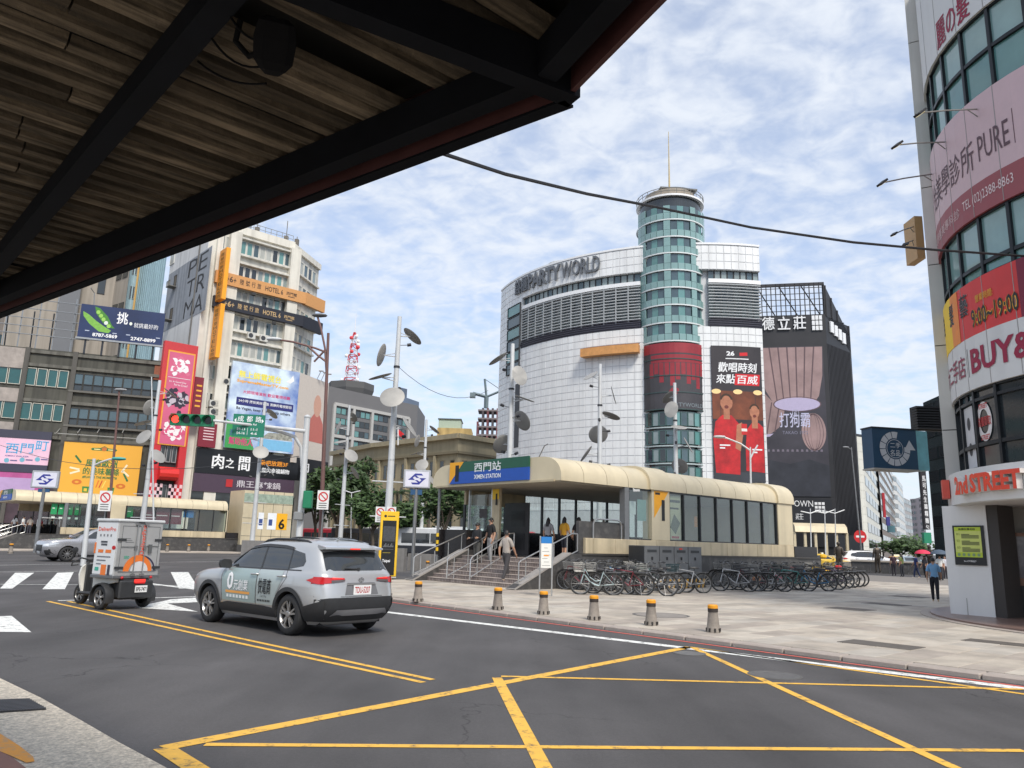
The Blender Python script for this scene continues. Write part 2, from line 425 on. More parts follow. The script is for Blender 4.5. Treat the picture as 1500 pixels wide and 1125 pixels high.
def worn(name,col,lo=.30,hi=.42,under=(.06,.058,.06),sc=7.0):
    m = mat(name,col,.7,0,.1,9.0);nt = m.node_tree;N = nt.nodes;L = nt.links;b = N['Principled BSDF']
    tc = N.new('ShaderNodeTexCoord');n = N.new('ShaderNodeTexNoise');n.inputs['Scale'].default_value = sc;n.inputs['Detail'].default_value = 10;n.inputs['Roughness'].default_value = .72
    L.new(tc.outputs['Object'],n.inputs[0]);r = N.new('ShaderNodeMapRange');L.new(n.outputs[0],r.inputs[0]);r.inputs[1].default_value = lo;r.inputs[2].default_value = hi
    old = b.inputs['Base Color'].links[0].from_socket
    mx = N.new('ShaderNodeMix');mx.data_type = 'RGBA';L.new(r.outputs[0],mx.inputs[0]);mx.inputs[6].default_value = (*under,1);L.new(old,mx.inputs[7]);L.new(mx.outputs[2],b.inputs['Base Color'])
    return m
YEL = worn('road_yellow',(.76,.43,.06),.33,.47);WHT = worn('road_white',(.74,.74,.70),.35,.49);REDP = worn('road_red',(.55,.10,.07),.33,.46,(.3,.28,.26))
g = MB();S = 3000
g.poly([(-S,-S,0),(S,-S,0),(S,S,0),(-S,S,0)]);road = struct('road',g,ASPH)
# tan stone plaza on the far side of the road: a sheet of joint mortar with pavers proud of it
KU = 12.65   # kerb line
STONE = [mat('paver_%d' % i,c,.75,0,.20,2.2,.12,60,dirt=(.20,.18,.155,.55)) for i,c in enumerate([(.45,.395,.325),(.40,.35,.29),(.48,.43,.36),(.37,.32,.27),(.43,.39,.335)])]
MORT = mat('mortar',(.20,.18,.16),.9)
PZ = .08
pl = MB();pl.ubox(KU+.34,60,-30,27.8,-.2,PZ-.012);plaza = struct('plaza',pl,MORT)
def slab_mesh(w,d,h,m,b=.006):
    mb = MB();mb.bbox(0,w,0,d,-h,0,b);me = bpy.data.meshes.new('slab');me.from_pydata(mb.v,[],mb.f);me.materials.append(m);me.update();return me
def lay(parent,u0,u1,v0,v1,pw,pd,z,mats,name,limit,stagger=.5):
    cells = [];k = 0;v = v0
    while v < v1-.05:
        u = u0 - (stagger*pw if k % 2 else 0)
        while u < u1:
            a,b = max(u,u0),min(u+pw,u1)
            if b-a > .08: cells.append((a,b,v,min(v+pd,v1)))
            u += pw
        v += pd;k += 1
    vis = []
    for c in cells:
        p = w3((c[0]+c[1])/2,(c[2]+c[3])/2,z);q = p-Vector((0,0,EYE));dep = q.dot(fw)
        inside = dep > 1 and -60 < 750+FPX*q.dot(rt)/dep < 1560 and 562-FPX*q.dot(up)/dep < 1180
        vis.append((0 if inside else 1,dep,c))
    vis.sort(key=lambda t: (t[0],t[1]))
    cache = {};rest = [MB() for _ in mats]
    for i,(out,dep,c) in enumerate(vis):
        w,d = c[1]-c[0]-.012,c[3]-c[2]-.012;mi = random.randrange(len(mats));zz = z+random.uniform(-.0035,.0025)
        if i < limit and not out:
            key = (round(w,3),round(d,3),mi)
            if key not in cache: cache[key] = slab_mesh(w,d,.03,mats[mi])
            piece(name,cache[key],parent,Matrix.Translation(w3(c[0]+.006,c[2]+.006,zz)) @ Matrix.Rotation(ANG,4,'Z'))
        elif dep < 75: rest[mi].ubox(c[0]+.006,c[1]-.006,c[2]+.006,c[3]-.006,z-.03,zz)
    for i,r_ in enumerate(rest):
        if r_.v: r_.build(name+'_field',mats[i],parent,kind='stuff')
lay(plaza,KU+.36,47,-10,27.75,1.2,.6,PZ,STONE,'paver',300)
# kerb stones with the red no-stopping line
KERB = mat('kerb_granite',(.36,.31,.27),.8,0,.15,6,.2,60)
kb = thing('kerb','x','x',w3(KU,0),ANG)
for k in ('label','category'): del kb[k]
kb['kind'] = 'structure'
i = 0;v = -14.0;km = slab_mesh(.33,.985,.2,KERB,.02)
while v < 27.5:
    piece('kerb_stone',km,kb,Matrix.Translation(w3(KU,v,PZ-.004)) @ Matrix.Rotation(ANG,4,'Z'));v += 1.0
mk = thing('road_marking','x','x',(0,0,0),0)
for k in ('label','category'): del mk[k]
mk['kind'] = 'structure'
def stripe(name,m,pts,w,z=.004):
    mb = MB()
    for (a,b) in zip(pts,pts[1:]):
        a = Vector((a[0],a[1],0));b = Vector((b[0],b[1],0));t = (b-a).normalized();n = Vector((-t.y,t.x,0))*w/2
        L = (b-a).length;k = max(1,int(L/1.5))
        for j in range(k):
            p,q = a+t*(L*j/k),a+t*(L*(j+1)/k)
            mb.poly([p-n+ZV*z,q-n+ZV*z,q+n+ZV*z,p+n+ZV*z])
    return mb.build(name,m,mk)
def area(name,m,px,z=.004):
    mb = MB();mb.poly([onz(x,y,z) for x,y in px]);return mb.build(name,m,mk)
# yellow box junction (points read off the photograph, on the ground)
g0 = lambda x,y: onz(x,y,0)
A,B,Cc = g0(240,1096),g0(1010,948),g0(1500,1017)
stripe('box_junction_edge',YEL,[A,B],.17)
ext = B + (Cc-B)*1.5;stripe('box_junction_edge',YEL,[B,ext],.11)
dirE = (Cc-B).normalized();stripe('box_junction_edge',YEL,[A,A+dirE*12],.17,.0042)
J = g0(730,993)
stripe('box_junction_line',YEL,[g0(734,991),g0(1500,1010)],.10,.0044)
stripe('box_junction_line',YEL,[g0(300,1091),g0(1500,1100)],.10,.0044)
stripe('box_junction_line',YEL,[g0(728,993),g0(797,1125),g0(797,1125)+(g0(797,1125)-g0(728,993))],.13,.0046)
stripe('box_junction_line',YEL,[g0(1015,949),g0(1398,1125),g0(1398,1125)+(g0(1398,1125)-g0(1015,949))*.6],.11,.0048)
stripe('double_yellow_line',YEL,[g0(70,881),g0(330,938),g0(620,1000)],.10)
stripe('double_yellow_line',YEL,[g0(100,881),g0(345,934),g0(634,996)],.10)
# white markings
area('zebra_bar',WHT,[(0,862),(22,839),(50,839),(18,862)])
area('zebra_bar',WHT,[(-70,862),(-40,839),(-12,839),(-45,862)])
area('zebra_bar',WHT,[(62,863),(84,839),(108,838),(95,863)])
area('zebra_bar',WHT,[(250,838),(276,838),(291,862),(262,862)])
area('zebra_bar',WHT,[(170,838),(196,838),(190,862),(160,862)])
area('zebra_bar',WHT,[(334,836),(360,836),(388,858),(356,860)])
stripe('stop_line',WHT,[g0(85,880),g0(290,874)],.16)
area('lane_arrow',WHT,[(195,890),(290,896),(245,884),(330,880),(420,888),(330,872),(250,878)],.0052)
area('lane_arrow',WHT,[(-30,925),(46,926),(17,902),(-30,904)])
stripe('edge_line',WHT,[g0(560,896)+(g0(560,896)-g0(1500,1009))*1.0,g0(560,896),g0(1500,1009),g0(1500,1009)+(g0(1500,1009)-g0(560,896))*.4],.26)
stripe('no_stopping_line',REDP,[w3(KU-.22,-14),w3(KU-.22,27.5)],.10,.0056)
for (a,b) in (((0,856),(300,858)),((0,828),(560,818)),((0,838),(180,836))):
    stripe('lane_line',WHT,[g0(*a),g0(*b)],.12,.0054)
# near pavement: exposed aggregate slab, brick-red tiles at the very corner, orange kerb paint
AGG = mat('aggregate',(.58,.51,.41),.9,0,.6,34,.9,60,dirt=(.28,.25,.21,.5))
side = [g0(x,y) for x,y in ((-260,925),(0,995),(60,1024),(120,1058),(175,1090),(240,1125),(330,1180),(480,1290))]
np_ = MB();pts = [(p.x,p.y) for p in side]+[(3.5,.5),(2,-6),(-14,-6),(-16,6)]
np_.loft([[(x,y,-.1) for x,y in pts],[(x,y,.012) for x,y in pts]]);pave = struct('near_pavement',np_,AGG)
for k,(dx,seed) in enumerate(((.02,3),)):
    rnd = random.Random(seed);mb = MB()
    poly = [g0(x,y) for x,y in ((-20,1077),(0,1078),(28,1096),(48,1112),(50,1119),(38,1121),(14,1110),(-20,1096))]
    mb.poly([p+ZV*.018 for p in poly]);mb.build('orange_kerb_paint',worn('orange_paint',(.72,.30,.03),.3,.5,(.3,.27,.22)),pave)
mb = MB();poly = [g0(x,y) for x,y in ((-200,1095),(0,1097),(18,1113),(40,1130),(-200,1160))];mb.poly([p+ZV*.016 for p in poly]);mb.build('brick_red_tile',mat('red_tile',(.25,.12,.09),.8,0,.2,8,.3,60),pave)
gr = thing('drain_grate','dark cast-iron drain grate set in the near pavement','drain grate',g0(30,1038)+ZV*.014,ANG)
IRON = mat('cast_iron',(.075,.075,.08),.6,.6,.25,12)
gp = [g0(x,y) for x,y in ((-40,1030),(42,1027),(68,1042),(-40,1049))]
mb = MB();mb.poly([p+ZV*.0145 for p in gp]);mb.build('pit',mat('pit',(.012,.012,.012),.9),gr)
for j in range(9):
    t = (j+.5)/9;a = gp[0].lerp(gp[3],t);b = gp[1].lerp(gp[2],t)
    mb = MB();n = (gp[3]-gp[0]).normalized()*.022;mb.hexa([a-n+ZV*.014,b-n+ZV*.014,b+n+ZV*.014,a+n+ZV*.014,a-n+ZV*.03,b-n+ZV*.03,b+n+ZV*.03,a+n+ZV*.03]);mb.build('bar',IRON,gr)
mb = MB()
for j in range(24):
    t = (j+.5)/24;a = gp[0].lerp(gp[1],t);b = gp[3].lerp(gp[2],t);n = (gp[1]-gp[0]).normalized()*.008
    mb.hexa([a-n+ZV*.016,b-n+ZV*.016,b+n+ZV*.016,a+n+ZV*.016,a-n+ZV*.027,b-n+ZV*.027,b+n+ZV*.027,a+n+ZV*.027])
mb.build('cross_bars',IRON,gr,kind='stuff')
# manhole covers
def manhole(px,py,r,z,label,m):
    p = onz(px,py,z);t = thing('manhole_cover',label,'manhole cover',p,0,'manhole covers')
    mb = MB();mb.lathe([(r,-.02),(r,.004),(r*.93,.006),(r*.92,.003),(r*.1,.003)],28);mb.build('cover',m,t,local=True)
    mb = MB();mb.lathe([(r*1.12,-.02),(r*1.12,.003),(r*1.01,.003),(r*1.01,-.02)],28,cap=False);mb.build('ring',mat('cover_rim',(.11,.105,.10),.8),t,local=True)
manhole(1135,989,.33,.004,'round manhole cover in the road inside the box junction',mat('cover_road',(.13,.125,.12),.6,.3,.3,9))
manhole(1010,957,.24,.004,'small round manhole cover by the tip of the yellow box',mat('cover_road2',(.16,.155,.15),.6,.3,.3,9))
manhole(968,901,.62,PZ,'large pale round manhole cover on the plaza behind bollards',mat('cover_stone',(.25,.225,.20),.8,0,.2,6))
def plate(px,py,w,d,label):
    p = onz(px,py,PZ+.004);t = MB();t.bbox(-w/2,w/2,-d/2,d/2,-.02,.004,.008);o = t.build('access_plate',mat('plate_dark',(.12,.105,.09),.75,.2,.25,5),None,local=True)
    o.location = p;o.rotation_euler = (0,0,ANG);MW[o.name] = Matrix.Translation(p);tag(o,label,'access plate','access plates in the paving')
plate(1460,941,.55,1.1,'dark access plate in the paving nearest the right pillar')
plate(1290,944,.7,1.3,'dark access plate in the paving left of the right pillar')
plate(1298,885,.8,1.3,'dark access plate on the plaza in front of bicycles')
plate(1332,874,.9,1.3,'dark access plate on the plaza left of the person in blue')
plate(1245,892,.9,1.2,'dark access plate nearest the bicycles on the plaza')
# far pavements
FP = mat('far_pavement',(.46,.40,.34),.8,0,.15,1.0)
# ------------------------------------------------------------------ canopy overhead
def canopy():
    CZ = 3.3
    t = thing('canopy','dark steel awning with corrugated underside over the near pavement','canopy',w3(0,5,0),ANG)
    m = mat('deck_strip',(.105,.084,.062),.9,0,.35,5,.5,30,dirt=(.03,.025,.02,.85),spec=.1)
    nt = m.node_tree;N = nt.nodes;L = nt.links;b = N['Principled BSDF']
    tc = N.new('ShaderNodeTexCoord');mp = N.new('ShaderNodeMapping');mp.inputs['Scale'].default_value = (3.4,40,40);L.new(tc.outputs['Object'],mp.inputs[0])
    n = N.new('ShaderNodeTexNoise');n.inputs['Scale'].default_value = 1;n.inputs['Detail'].default_value = 7;L.new(mp.outputs[0],n.inputs[0])
    r_ = N.new('ShaderNodeMapRange');L.new(n.outputs[0],r_.inputs[0]);r_.inputs[1].default_value = .35;r_.inputs[2].default_value = .62;r_.inputs[3].default_value = .25
    old = b.inputs['Base Color'].links[0].from_socket
    mx = N.new('ShaderNodeMix');mx.data_type = 'RGBA';L.new(r_.outputs[0],mx.inputs[0]);mx.inputs[6].default_value = (.022,.019,.016,1);L.new(old,mx.inputs[7]);L.new(mx.outputs[2],b.inputs['Base Color'])
    sheet = mat('deck_sheet',(.004,.004,.004),.8,.2,.3,4);STEEL = mat('canopy_steel',(.007,.008,.011),.9,0,.3,5,spec=.08);RED = mat('canopy_fascia',(.055,.018,.019),.6,0,.25,6)  # deck sheet near black: the shade inside the grooves is put into its colour
    mv = [m]
    for k_ in (.55,1.5):
        c_ = m.copy();c_.name = 'deck_strip_%d' % (k_*10);mv.append(c_);mixn = [n_ for n_ in c_.node_tree.nodes if n_.type == 'VECT_MATH'][0];mixn.inputs[0].default_value = tuple(q*k_ for q in (.105,.084,.062))
    edge = lambda v: 1.805-(v-1.76)*.193 if v >= 1.76 else 1.805-(1.76-v)*.30
    v = -.64;k = 0
    rnd = random.Random(4)
    while v < 8.4:
        w = .066+rnd.uniform(-.012,.014);z = CZ+.13+rnd.uniform(-.004,.004);e = edge(v+.04)-.065
        u = -1.7
        # each strip in two or three butted lengths
        cuts = [u,rnd.uniform(.05,.55),e] if rnd.random() < .5 else [u,e]
        for a,c in zip(cuts,cuts[1:]):
            mb = MB();j = rnd.uniform(-.004,.004)
            if rnd.random() < .06: continue
            mb.hexa([w3(a+.004,v+j,z),w3(c-.004,v+j,z),w3(c-.004,v+w+j,z),w3(a+.004,v+w+j,z),w3(a+.004,v-.012+j,z+.035),w3(c-.004,v-.012+j,z+.035),w3(c-.004,v+w+.012+j,z+.035),w3(a+.004,v+w+.012+j,z+.035)])
            mb.build('deck_strip',mv[rnd.choice((0,0,1,2))],t)
        v += .128;k += 1
    mb = MB();n = 14
    P = [(edge(vv),vv) for vv in (-.96,.3,1.76,4,6.4,8.6)]
    for (u0,v0),(u1,v1) in zip(P,P[1:]):
        mb.hexa([w3(-1.7,v0,CZ+.26),w3(u0,v0,CZ+.26),w3(u1,v1,CZ+.26),w3(-1.7,v1,CZ+.26),w3(-1.7,v0,CZ+.28),w3(u0,v0,CZ+.28),w3(u1,v1,CZ+.28),w3(-1.7,v1,CZ+.28)])
    mb.build('roof_sheet',sheet,t)
    def beam(name,a,b,z0,h,w,m_,flange=.0):
        a = Vector(w3(*a));b = Vector(w3(*b));d = (b-a).normalized();n_ = Vector((-d.y,d.x,0))
        mb = MB()
        def bx(z0,z1,w): 
            q = n_*w/2;mb.hexa([a-q+ZV*z0,b-q+ZV*z0,b+q+ZV*z0,a+q+ZV*z0,a-q+ZV*z1,b-q+ZV*z1,b+q+ZV*z1,a+q+ZV*z1])
        if flange: bx(z0,z0+.012,w);bx(z0+.012,z0+h-.012,.02);bx(z0+h-.012,z0+h,w)
        else: bx(z0,z0+h,w)
        return mb.build(name,m_,t)
    beam('main_beam',(.63,8.3),(.77,-.96),CZ+.02,.105,.085,STEEL)
    beam('edge_beam',(.50,7.94),(1.68,1.82),CZ-.013,.138,.077,STEEL)
    beam('edge_beam',(1.68,1.73),(1.28,.38),CZ-.013,.138,.077,STEEL)
    beam('cross_beam',(-1.5,2.4),(1.83,1.74),CZ-.032,.154,.077,STEEL)
    beam('rear_beam',(-1.5,8.3),(-1.5,-.96),CZ+.013,.11,.10,STEEL)
    beam('fascia',(.53,8.35),(1.805,1.76),CZ-.02,.31,.02,RED)
    beam('fascia',(1.805,1.755),(1.344,.22),CZ-.02,.31,.02,RED)
    beam('fascia_lip',(.55,8.35),(1.825,1.76),CZ-.032,.01,.058,STEEL)
    for pv in (7.4,-.6):
        p = MB();p.cyl(w3(-1.5,pv,0),.06,CZ+.013,14);p.build('post',STEEL,t)
    # floodlight slung under the beam
    f = thing('floodlight','black floodlight hanging under the awning with looped cables','floodlight',onz(398,70,CZ-.013),0)
    BL = mat('lamp_black',(.006,.006,.007),.9,0,.2,8,spec=.08)
    c = onz(402,68,CZ-.08)
    mb = MB();
    for k,(dz,s) in enumerate(((.10,.5),(.07,.95),(-.05,1.0),(-.10,.8),(-.13,.35))):
        pass
    q = Matrix.Translation(c) @ Matrix.Rotation(R(20),4,'Z') @ Matrix.Rotation(R(35),4,'X')
    loops = []
    for dz,sx,sy in ((.085,.032,.026),(.07,.055,.04),(.02,.065,.045),(-.045,.06,.048),(-.07,.04,.04),(-.087,.02,.013)):
        loops.append([q @ Vector((sx*x,sy*y,dz)) for x,y in ((-1,-.6),(-.6,-1),(.6,-1),(1,-.6),(1,.6),(.6,1),(-.6,1),(-1,.6))])
    mb.loft(loops);mb.build('housing',BL,f)
    mb = MB()
    for k in range(5): mb.box(q @ Vector((0,.052,-.04+k*.022)),(.10,.02,.005),R(20))
    mb.build('cooling_fins',BL,f)
    top = onz(352,30,CZ+.013)
    br = MB();br.tube([top,top+Vector((-.013,.013,-.065)),top+Vector((.03,.025,-.11)),c+Vector((-.03,0,-.013))],.010,8);br.build('bracket',BL,f)
    for a,b_,sag in (((300,40),(392,95),.058),((290,90),(390,122),.032),((330,10),(385,60),.032)):
        p0,p1 = onz(*a,CZ+.064),onz(*b_,CZ-.09);pts = [p0.lerp(p1,i/8)-ZV*(sag*4*(i/8)*(1-i/8)) for i in range(9)]
        cb = MB();cb.tube(pts,.004,6);cb.build('cable',BL,f)
canopy()
# ------------------------------------------------------------------ station entrances
CREAM = mat('cream_panel',(.66,.57,.395),.42,.1,.07,1.2,streak=.10,dirt=(.42,.34,.2,.25))
CREAM2 = mat('cream_base',(.62,.52,.35),.5,.1,.1,1.5,streak=.35,dirt=(.22,.18,.12,.35))
GRAN = mat('dark_granite',(.060,.058,.057),.45,0,.25,9,dirt=(.16,.15,.14,.5))
GRAN2 = mat('black_granite',(.018,.016,.017),.25,0,.25,9)
SS = mat('stainless',(.55,.55,.54),.32,.9,.12,8)
FRAME = mat('dark_frame',(.05,.052,.055),.45,.4,.15,6)
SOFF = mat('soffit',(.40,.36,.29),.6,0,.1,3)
PANE = glass_mat('station_glass',(.88,.93,.92),.3)
GREYM = mat('grey_metal',(.23,.235,.24),.5,.5,.15,6)
def stair_tiles():
    m = mat('stair_tile',(.33,.28,.26),.75,0,.18,5,dirt=(.15,.12,.11,.5));nt = m.node_tree;N = nt.nodes;L = nt.links;b = N['Principled BSDF']
    tc = N.new('ShaderNodeTexCoord');sx = N.new('ShaderNodeSeparateXYZ');L.new(tc.outputs['Object'],sx.inputs[0]);cb = N.new('ShaderNodeCombineXYZ');L.new(sx.outputs[1],cb.inputs[0]);L.new(sx.outputs[2],cb.inputs[1])
    br = N.new('ShaderNodeTexBrick');br.offset = 0;L.new(cb.outputs[0],br.inputs['Vector']);br.inputs['Scale'].default_value = 10;br.inputs['Brick Width'].default_value = 1.0;br.inputs['Row Height'].default_value = 1.5;br.inputs['Mortar Size'].default_value = .12
    br.inputs['Color1'].default_value = (1,1,1,1);br.inputs['Color2'].default_value = (.72,.70,.68,1);br.inputs['Mortar'].default_value = (.30,.27,.25,1)
    old = b.inputs['Base Color'].links[0].from_socket;mx = N.new('ShaderNodeMix');mx.data_type = 'RGBA';mx.blend_type = 'MULTIPLY';mx.inputs[0].default_value = 1
    L.new(old,mx.inputs[6]);L.new(br.outputs[0],mx.inputs[7]);L.new(mx.outputs[2],b.inputs['Base Color']);return m
STAIRT = stair_tiles()
TREAD = mat('stair_tread',(.42,.36,.32),.7,0,.15,5)
def roof_profile(W_,r=1.15,ze=4.05,zt=5.03,n=8):
    P = []
    for i in range(n+1):
        a = math.pi/2*i/n;P.append((r-r*math.cos(a)**.9,ze+.12+(zt-ze-.12)*math.sin(a)**.85))
    P = [(0,ze)]+P;return P+[(W_-y,z) for y,z in reversed(P)]
def station(o,L,num,seams,panes,piers,base_x0,collars,detail=True):
    """o: root empty; local x along the entrance, y across; the street side is y = 0"""
    W_ = 8.3;z0 = 1.05
    B = lambda name,m,fn,par=o,**k: (lambda mb: (fn(mb),mb.build(name,m,par,local=True,**k))[1])(MB())
    box = lambda a,b,c,d,e,f: (lambda mb: mb.box(((a+b)/2,(c+d)/2,(e+f)/2),(b-a,d-c,f-e)))
    for i in range(7):
        s = B('step',STAIRT,box(.3*i,.3*i+.30 if i < 6 else 4.2,.3,6.1,0 if i == 0 else .15*i-.02,.15*(i+1)-.02))
        B('nosing',TREAD,box(.3*i-.015,.3*i+.30 if i < 6 else 4.2,.3,6.1,.15*(i+1)-.02,.15*(i+1)),s)
    B('platform',TREAD,box(4.2,L-.3,.3,W_-.2,.9,z0))
    for y0,y1 in ((-.12,.3),(6.1,6.6)):
        B('stair_cheek',GRAN,lambda mb: mb.loft([[(-.75,y,0),(2.75,y,0),(2.75,y,1.28),(2.15,y,1.28),(-.75,y,.06)] for y in (y0,y1)]))
        B('cheek_cap',mat('cheek_cap',(.30,.28,.26),.6,0,.15,5),lambda mb: mb.loft([[(-.80,y,.03),(-.72,y,.0),(2.15,y,1.282),(2.12,y,1.325)] for y in (y0-.02,y1+.02)]))
    B('plinth',GRAN,box(2.75,L+.1,-.1,W_+.1,0,1.28)) if False else B('plinth',GRAN,box(2.75,L+.1,-.1,.3,0,1.28))
    B('plinth_far',GRAN,box(2.75,L+.1,W_-.2,W_+.1,0,1.28));B('plinth_end',GRAN,box(L-.2,L+.1,.3,W_-.2,0,1.28))
    B('plinth_coping',mat('coping',(.06,.055,.05),.5,0,.2,6),box(2.75,L+3.0,-.14,.32,1.235,1.30))
    B('low_wall',GRAN,box(L+.1,L+2.9,-.05,.3,0,1.235));B('low_wall_top',GRAN2,box(L+.12,L+2.6,.0,.28,1.30,1.86))
    # cream base panels
    x = base_x0;cuts = [base_x0,base_x0+.45]
    while cuts[-1] < L-.9: cuts.append(cuts[-1]+1.36)
    cuts[-1] = L
    for a,b in zip(cuts,cuts[1:]): B('base_panel',CREAM2,lambda mb: mb.bbox(a+.008,b-.008,-.03,.25,1.30,1.90,.012))
    # granite parapet with a bent rail
    B('parapet',GRAN,box(base_x0-.25,5.5,.10,.26,1.30,2.55))
    B('guard_rail',SS,lambda mb: mb.tube([(3.55,.02,1.9),(3.55,.02,2.45),(3.62,.02,2.6),(3.8,.02,2.66),(5.0,.02,2.66),(5.2,.02,2.6),(5.28,.02,2.45),(5.28,.02,1.9)],.032,8))
    # glass bays
    for a,b in panes:
        B('glass_pane',PANE,box(a+.03,b-.03,.10,.115,1.95,3.98))
        B('mullion',FRAME,box(a-.035,a+.035,.03,.17,1.90,4.02))
    if panes: B('mullion',FRAME,box(panes[-1][1]-.035,panes[-1][1]+.035,.03,.17,1.90,4.02))
    B('bottom_rail',FRAME,box(panes[0][0],L-1.3,.04,.16,1.90,1.95));B('top_rail',FRAME,box(panes[0][0],L-1.3,.04,.16,3.98,4.06))
    for a,b in piers: B('pier',CREAM,lambda mb: mb.bbox(a,b,-.02,.5,1.90,4.07,.015))
    B('dark_column',GREYM,box(5.50,5.78,.02,.30,1.28,4.05))
    # far side: header, glass, parapet
    B('header_band',CREAM2,box(3.4,7.2,W_-.35,W_-.2,3.35,4.03))
    xx = 3.4;zh = 3.35
    while xx < L-1.5:
        zh = 3.35 if xx < 7 else 4.0
        B('glass_pane',PANE,box(xx+.03,xx+1.25,W_-.30,W_-.285,2.15,zh));B('mullion',FRAME,box(xx-.04,xx+.03,W_-.36,W_-.22,1.05,zh));xx += 1.28
    B('far_parapet',GRAN2,box(1.9,L-.3,W_-.42,W_-.2,.95,2.15))
    B('left_parapet',GRAN2,box(2.05,2.5,6.15,W_-.2,.6,2.15));
    B('stair_well',GRAN2,box(6.2,6.3,3.6,W_-.45,1.05,2.05))
    # roof: vaulted panels between seams
    prof = roof_profile(W_)
    def shell(mb,x0,x1,grow=0.0):
        P = [((y-W_/2)*(1+grow/W_*2)+W_/2,z+grow*(z-4.0)) for y,z in prof]
        mb.loft([[(x0,y,z) for y,z in P],[(x1,y,z) for y,z in P]],True,True)
    for a,b in zip(seams,seams[1:]):
        B('roof_panel',CREAM,lambda mb: shell(mb,a+.014,b-.014),smooth=True,angle=30)
    B('roof_core',FRAME,lambda mb: mb.loft([[(x_,y,z) for y,z in [(W_/2+(y-W_/2)*.992,4.05+(z-4.05)*.985+.004) for y,z in prof]] for x_ in (seams[0]+.05,seams[-1]-.05)]),smooth=True,angle=30)
    for a,b in collars: B('roof_collar',CREAM,lambda mb: shell(mb,a,b,.10),smooth=True,angle=30)
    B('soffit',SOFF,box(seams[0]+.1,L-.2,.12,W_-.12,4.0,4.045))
    B('end_wall',CREAM,box(L-.14,L,.2,W_-.2,1.3,4.06))
    fx = seams[0]
    B('front_lip',mat('lip',(.45,.38,.25),.5),box(fx-.03,fx+.02,.35,W_-.35,4.02,4.10))
    # front sign
    sg = B('entrance_sign',cm(24,84,62,.4),box(fx-.07,fx,1.75,6.95,4.66,5.10));
    B('blue_band',cm(24,78,168,.4),box(fx-.07,fx,1.75,6.95,4.14,4.655),sg)
    F = LFace((fx-.07,6.95,0),(0,-1,0),(-1,0,0));ORG = cm(240,168,30,.5);BLK = cm(18,18,20,.5);WH = cm(235,238,238,.5)
    mb = MB();F.poly(mb,[(0,4.14),(1.0,5.10),(0,5.10)],.004);mb.build('orange_corner',ORG,sg,local=True)
    def lt(s,*a,**k):
        mb = MB();ftext(F,None,s,*a,None,mb=mb,**k);return mb
    lt(num,.42,4.24,.26,.72,.008,bold=.03).build('number',BLK,sg,local=True)
    lt('西門站',1.75,4.60,1.75,.40,.006,bold=.018).build('lettering',WH,sg,local=True)
    lt('XIMEN STATION',1.75,4.30,1.75,.19,.006,bold=.02).build('lettering',WH,sg,local=True)
    # post at the open corner
    ps = B('corner_post',GREYM,lambda mb: mb.cyl((fx+.25,W_-.25,0),.07,4.05,12))
    # handrails
    def rail(y,x0,x1,zb):
        f = lambda x: .05+max(0,min(x,2.1))*.5
        mb = MB()
        for h in (.95,.30):
            mb.tube([(x0,y,f(x0)+.10+(.0 if h > .5 else .25)),(x0,y,f(x0)+h-.08),(x0+.1,y,f(x0+.1)+h),(x1-.3,y,f(x1-.3)+h),(x1,y,f(x1)+h-.02)] if h > .5 else [(x0+.05,y,f(x0)+.22),(x1,y,f(x1)+h)],.026,8)
        x = x0+.35
        while x < x1: mb.tube([(x,y,f(x)-.03),(x,y,f(x)+.93)],.02,8);x += .72
        mb.tube([(x1,y,f(x1)+.28),(x1,y,f(x1)+.93)],.026,8)
        mb.build('handrail',SS,o,local=True,smooth=True)
    rail(.12,-.35,2.75,0);rail(6.3,-.6,2.5,0);rail(3.3,.0,2.3,0);rail(4.4,-.3,2.3,0)
    return o
CU1,CV1 = 19.75,20.8
st1 = thing('station_entrance','cream vaulted metro station entrance with blue and green number 1 sign','station entrance',w3(CU1,CV1,PZ),ANG)
F1 = Face([w3(CU1,CV1),w3(CU1+22,CV1)])
sx = lambda x,y=760: F1.px(x,y)[0]
seams1 = [1.65]+[sx(800+c/3.75,700) for c in (208,335,452,565)]+[sx(800+c/3.75,712) for c in (680,770,860,955,1040,1122,1195,1265)]+[19.45]
panes1 = [(5.78,7.25)]+[(sx(800+a/3.75),sx(800+b/3.75)) for a,b in ((682,762),(762,852),(852,942),(942,1030),(1030,1112),(1112,1195),(1195,1270))]
station(st1,19.4,'1',seams1,panes1,[(7.28,8.55),(panes1[-1][1]+.05,19.4)],3.05,[(seams1[4]-.02,seams1[5]+.03),(seams1[-2]-.03,19.5)])
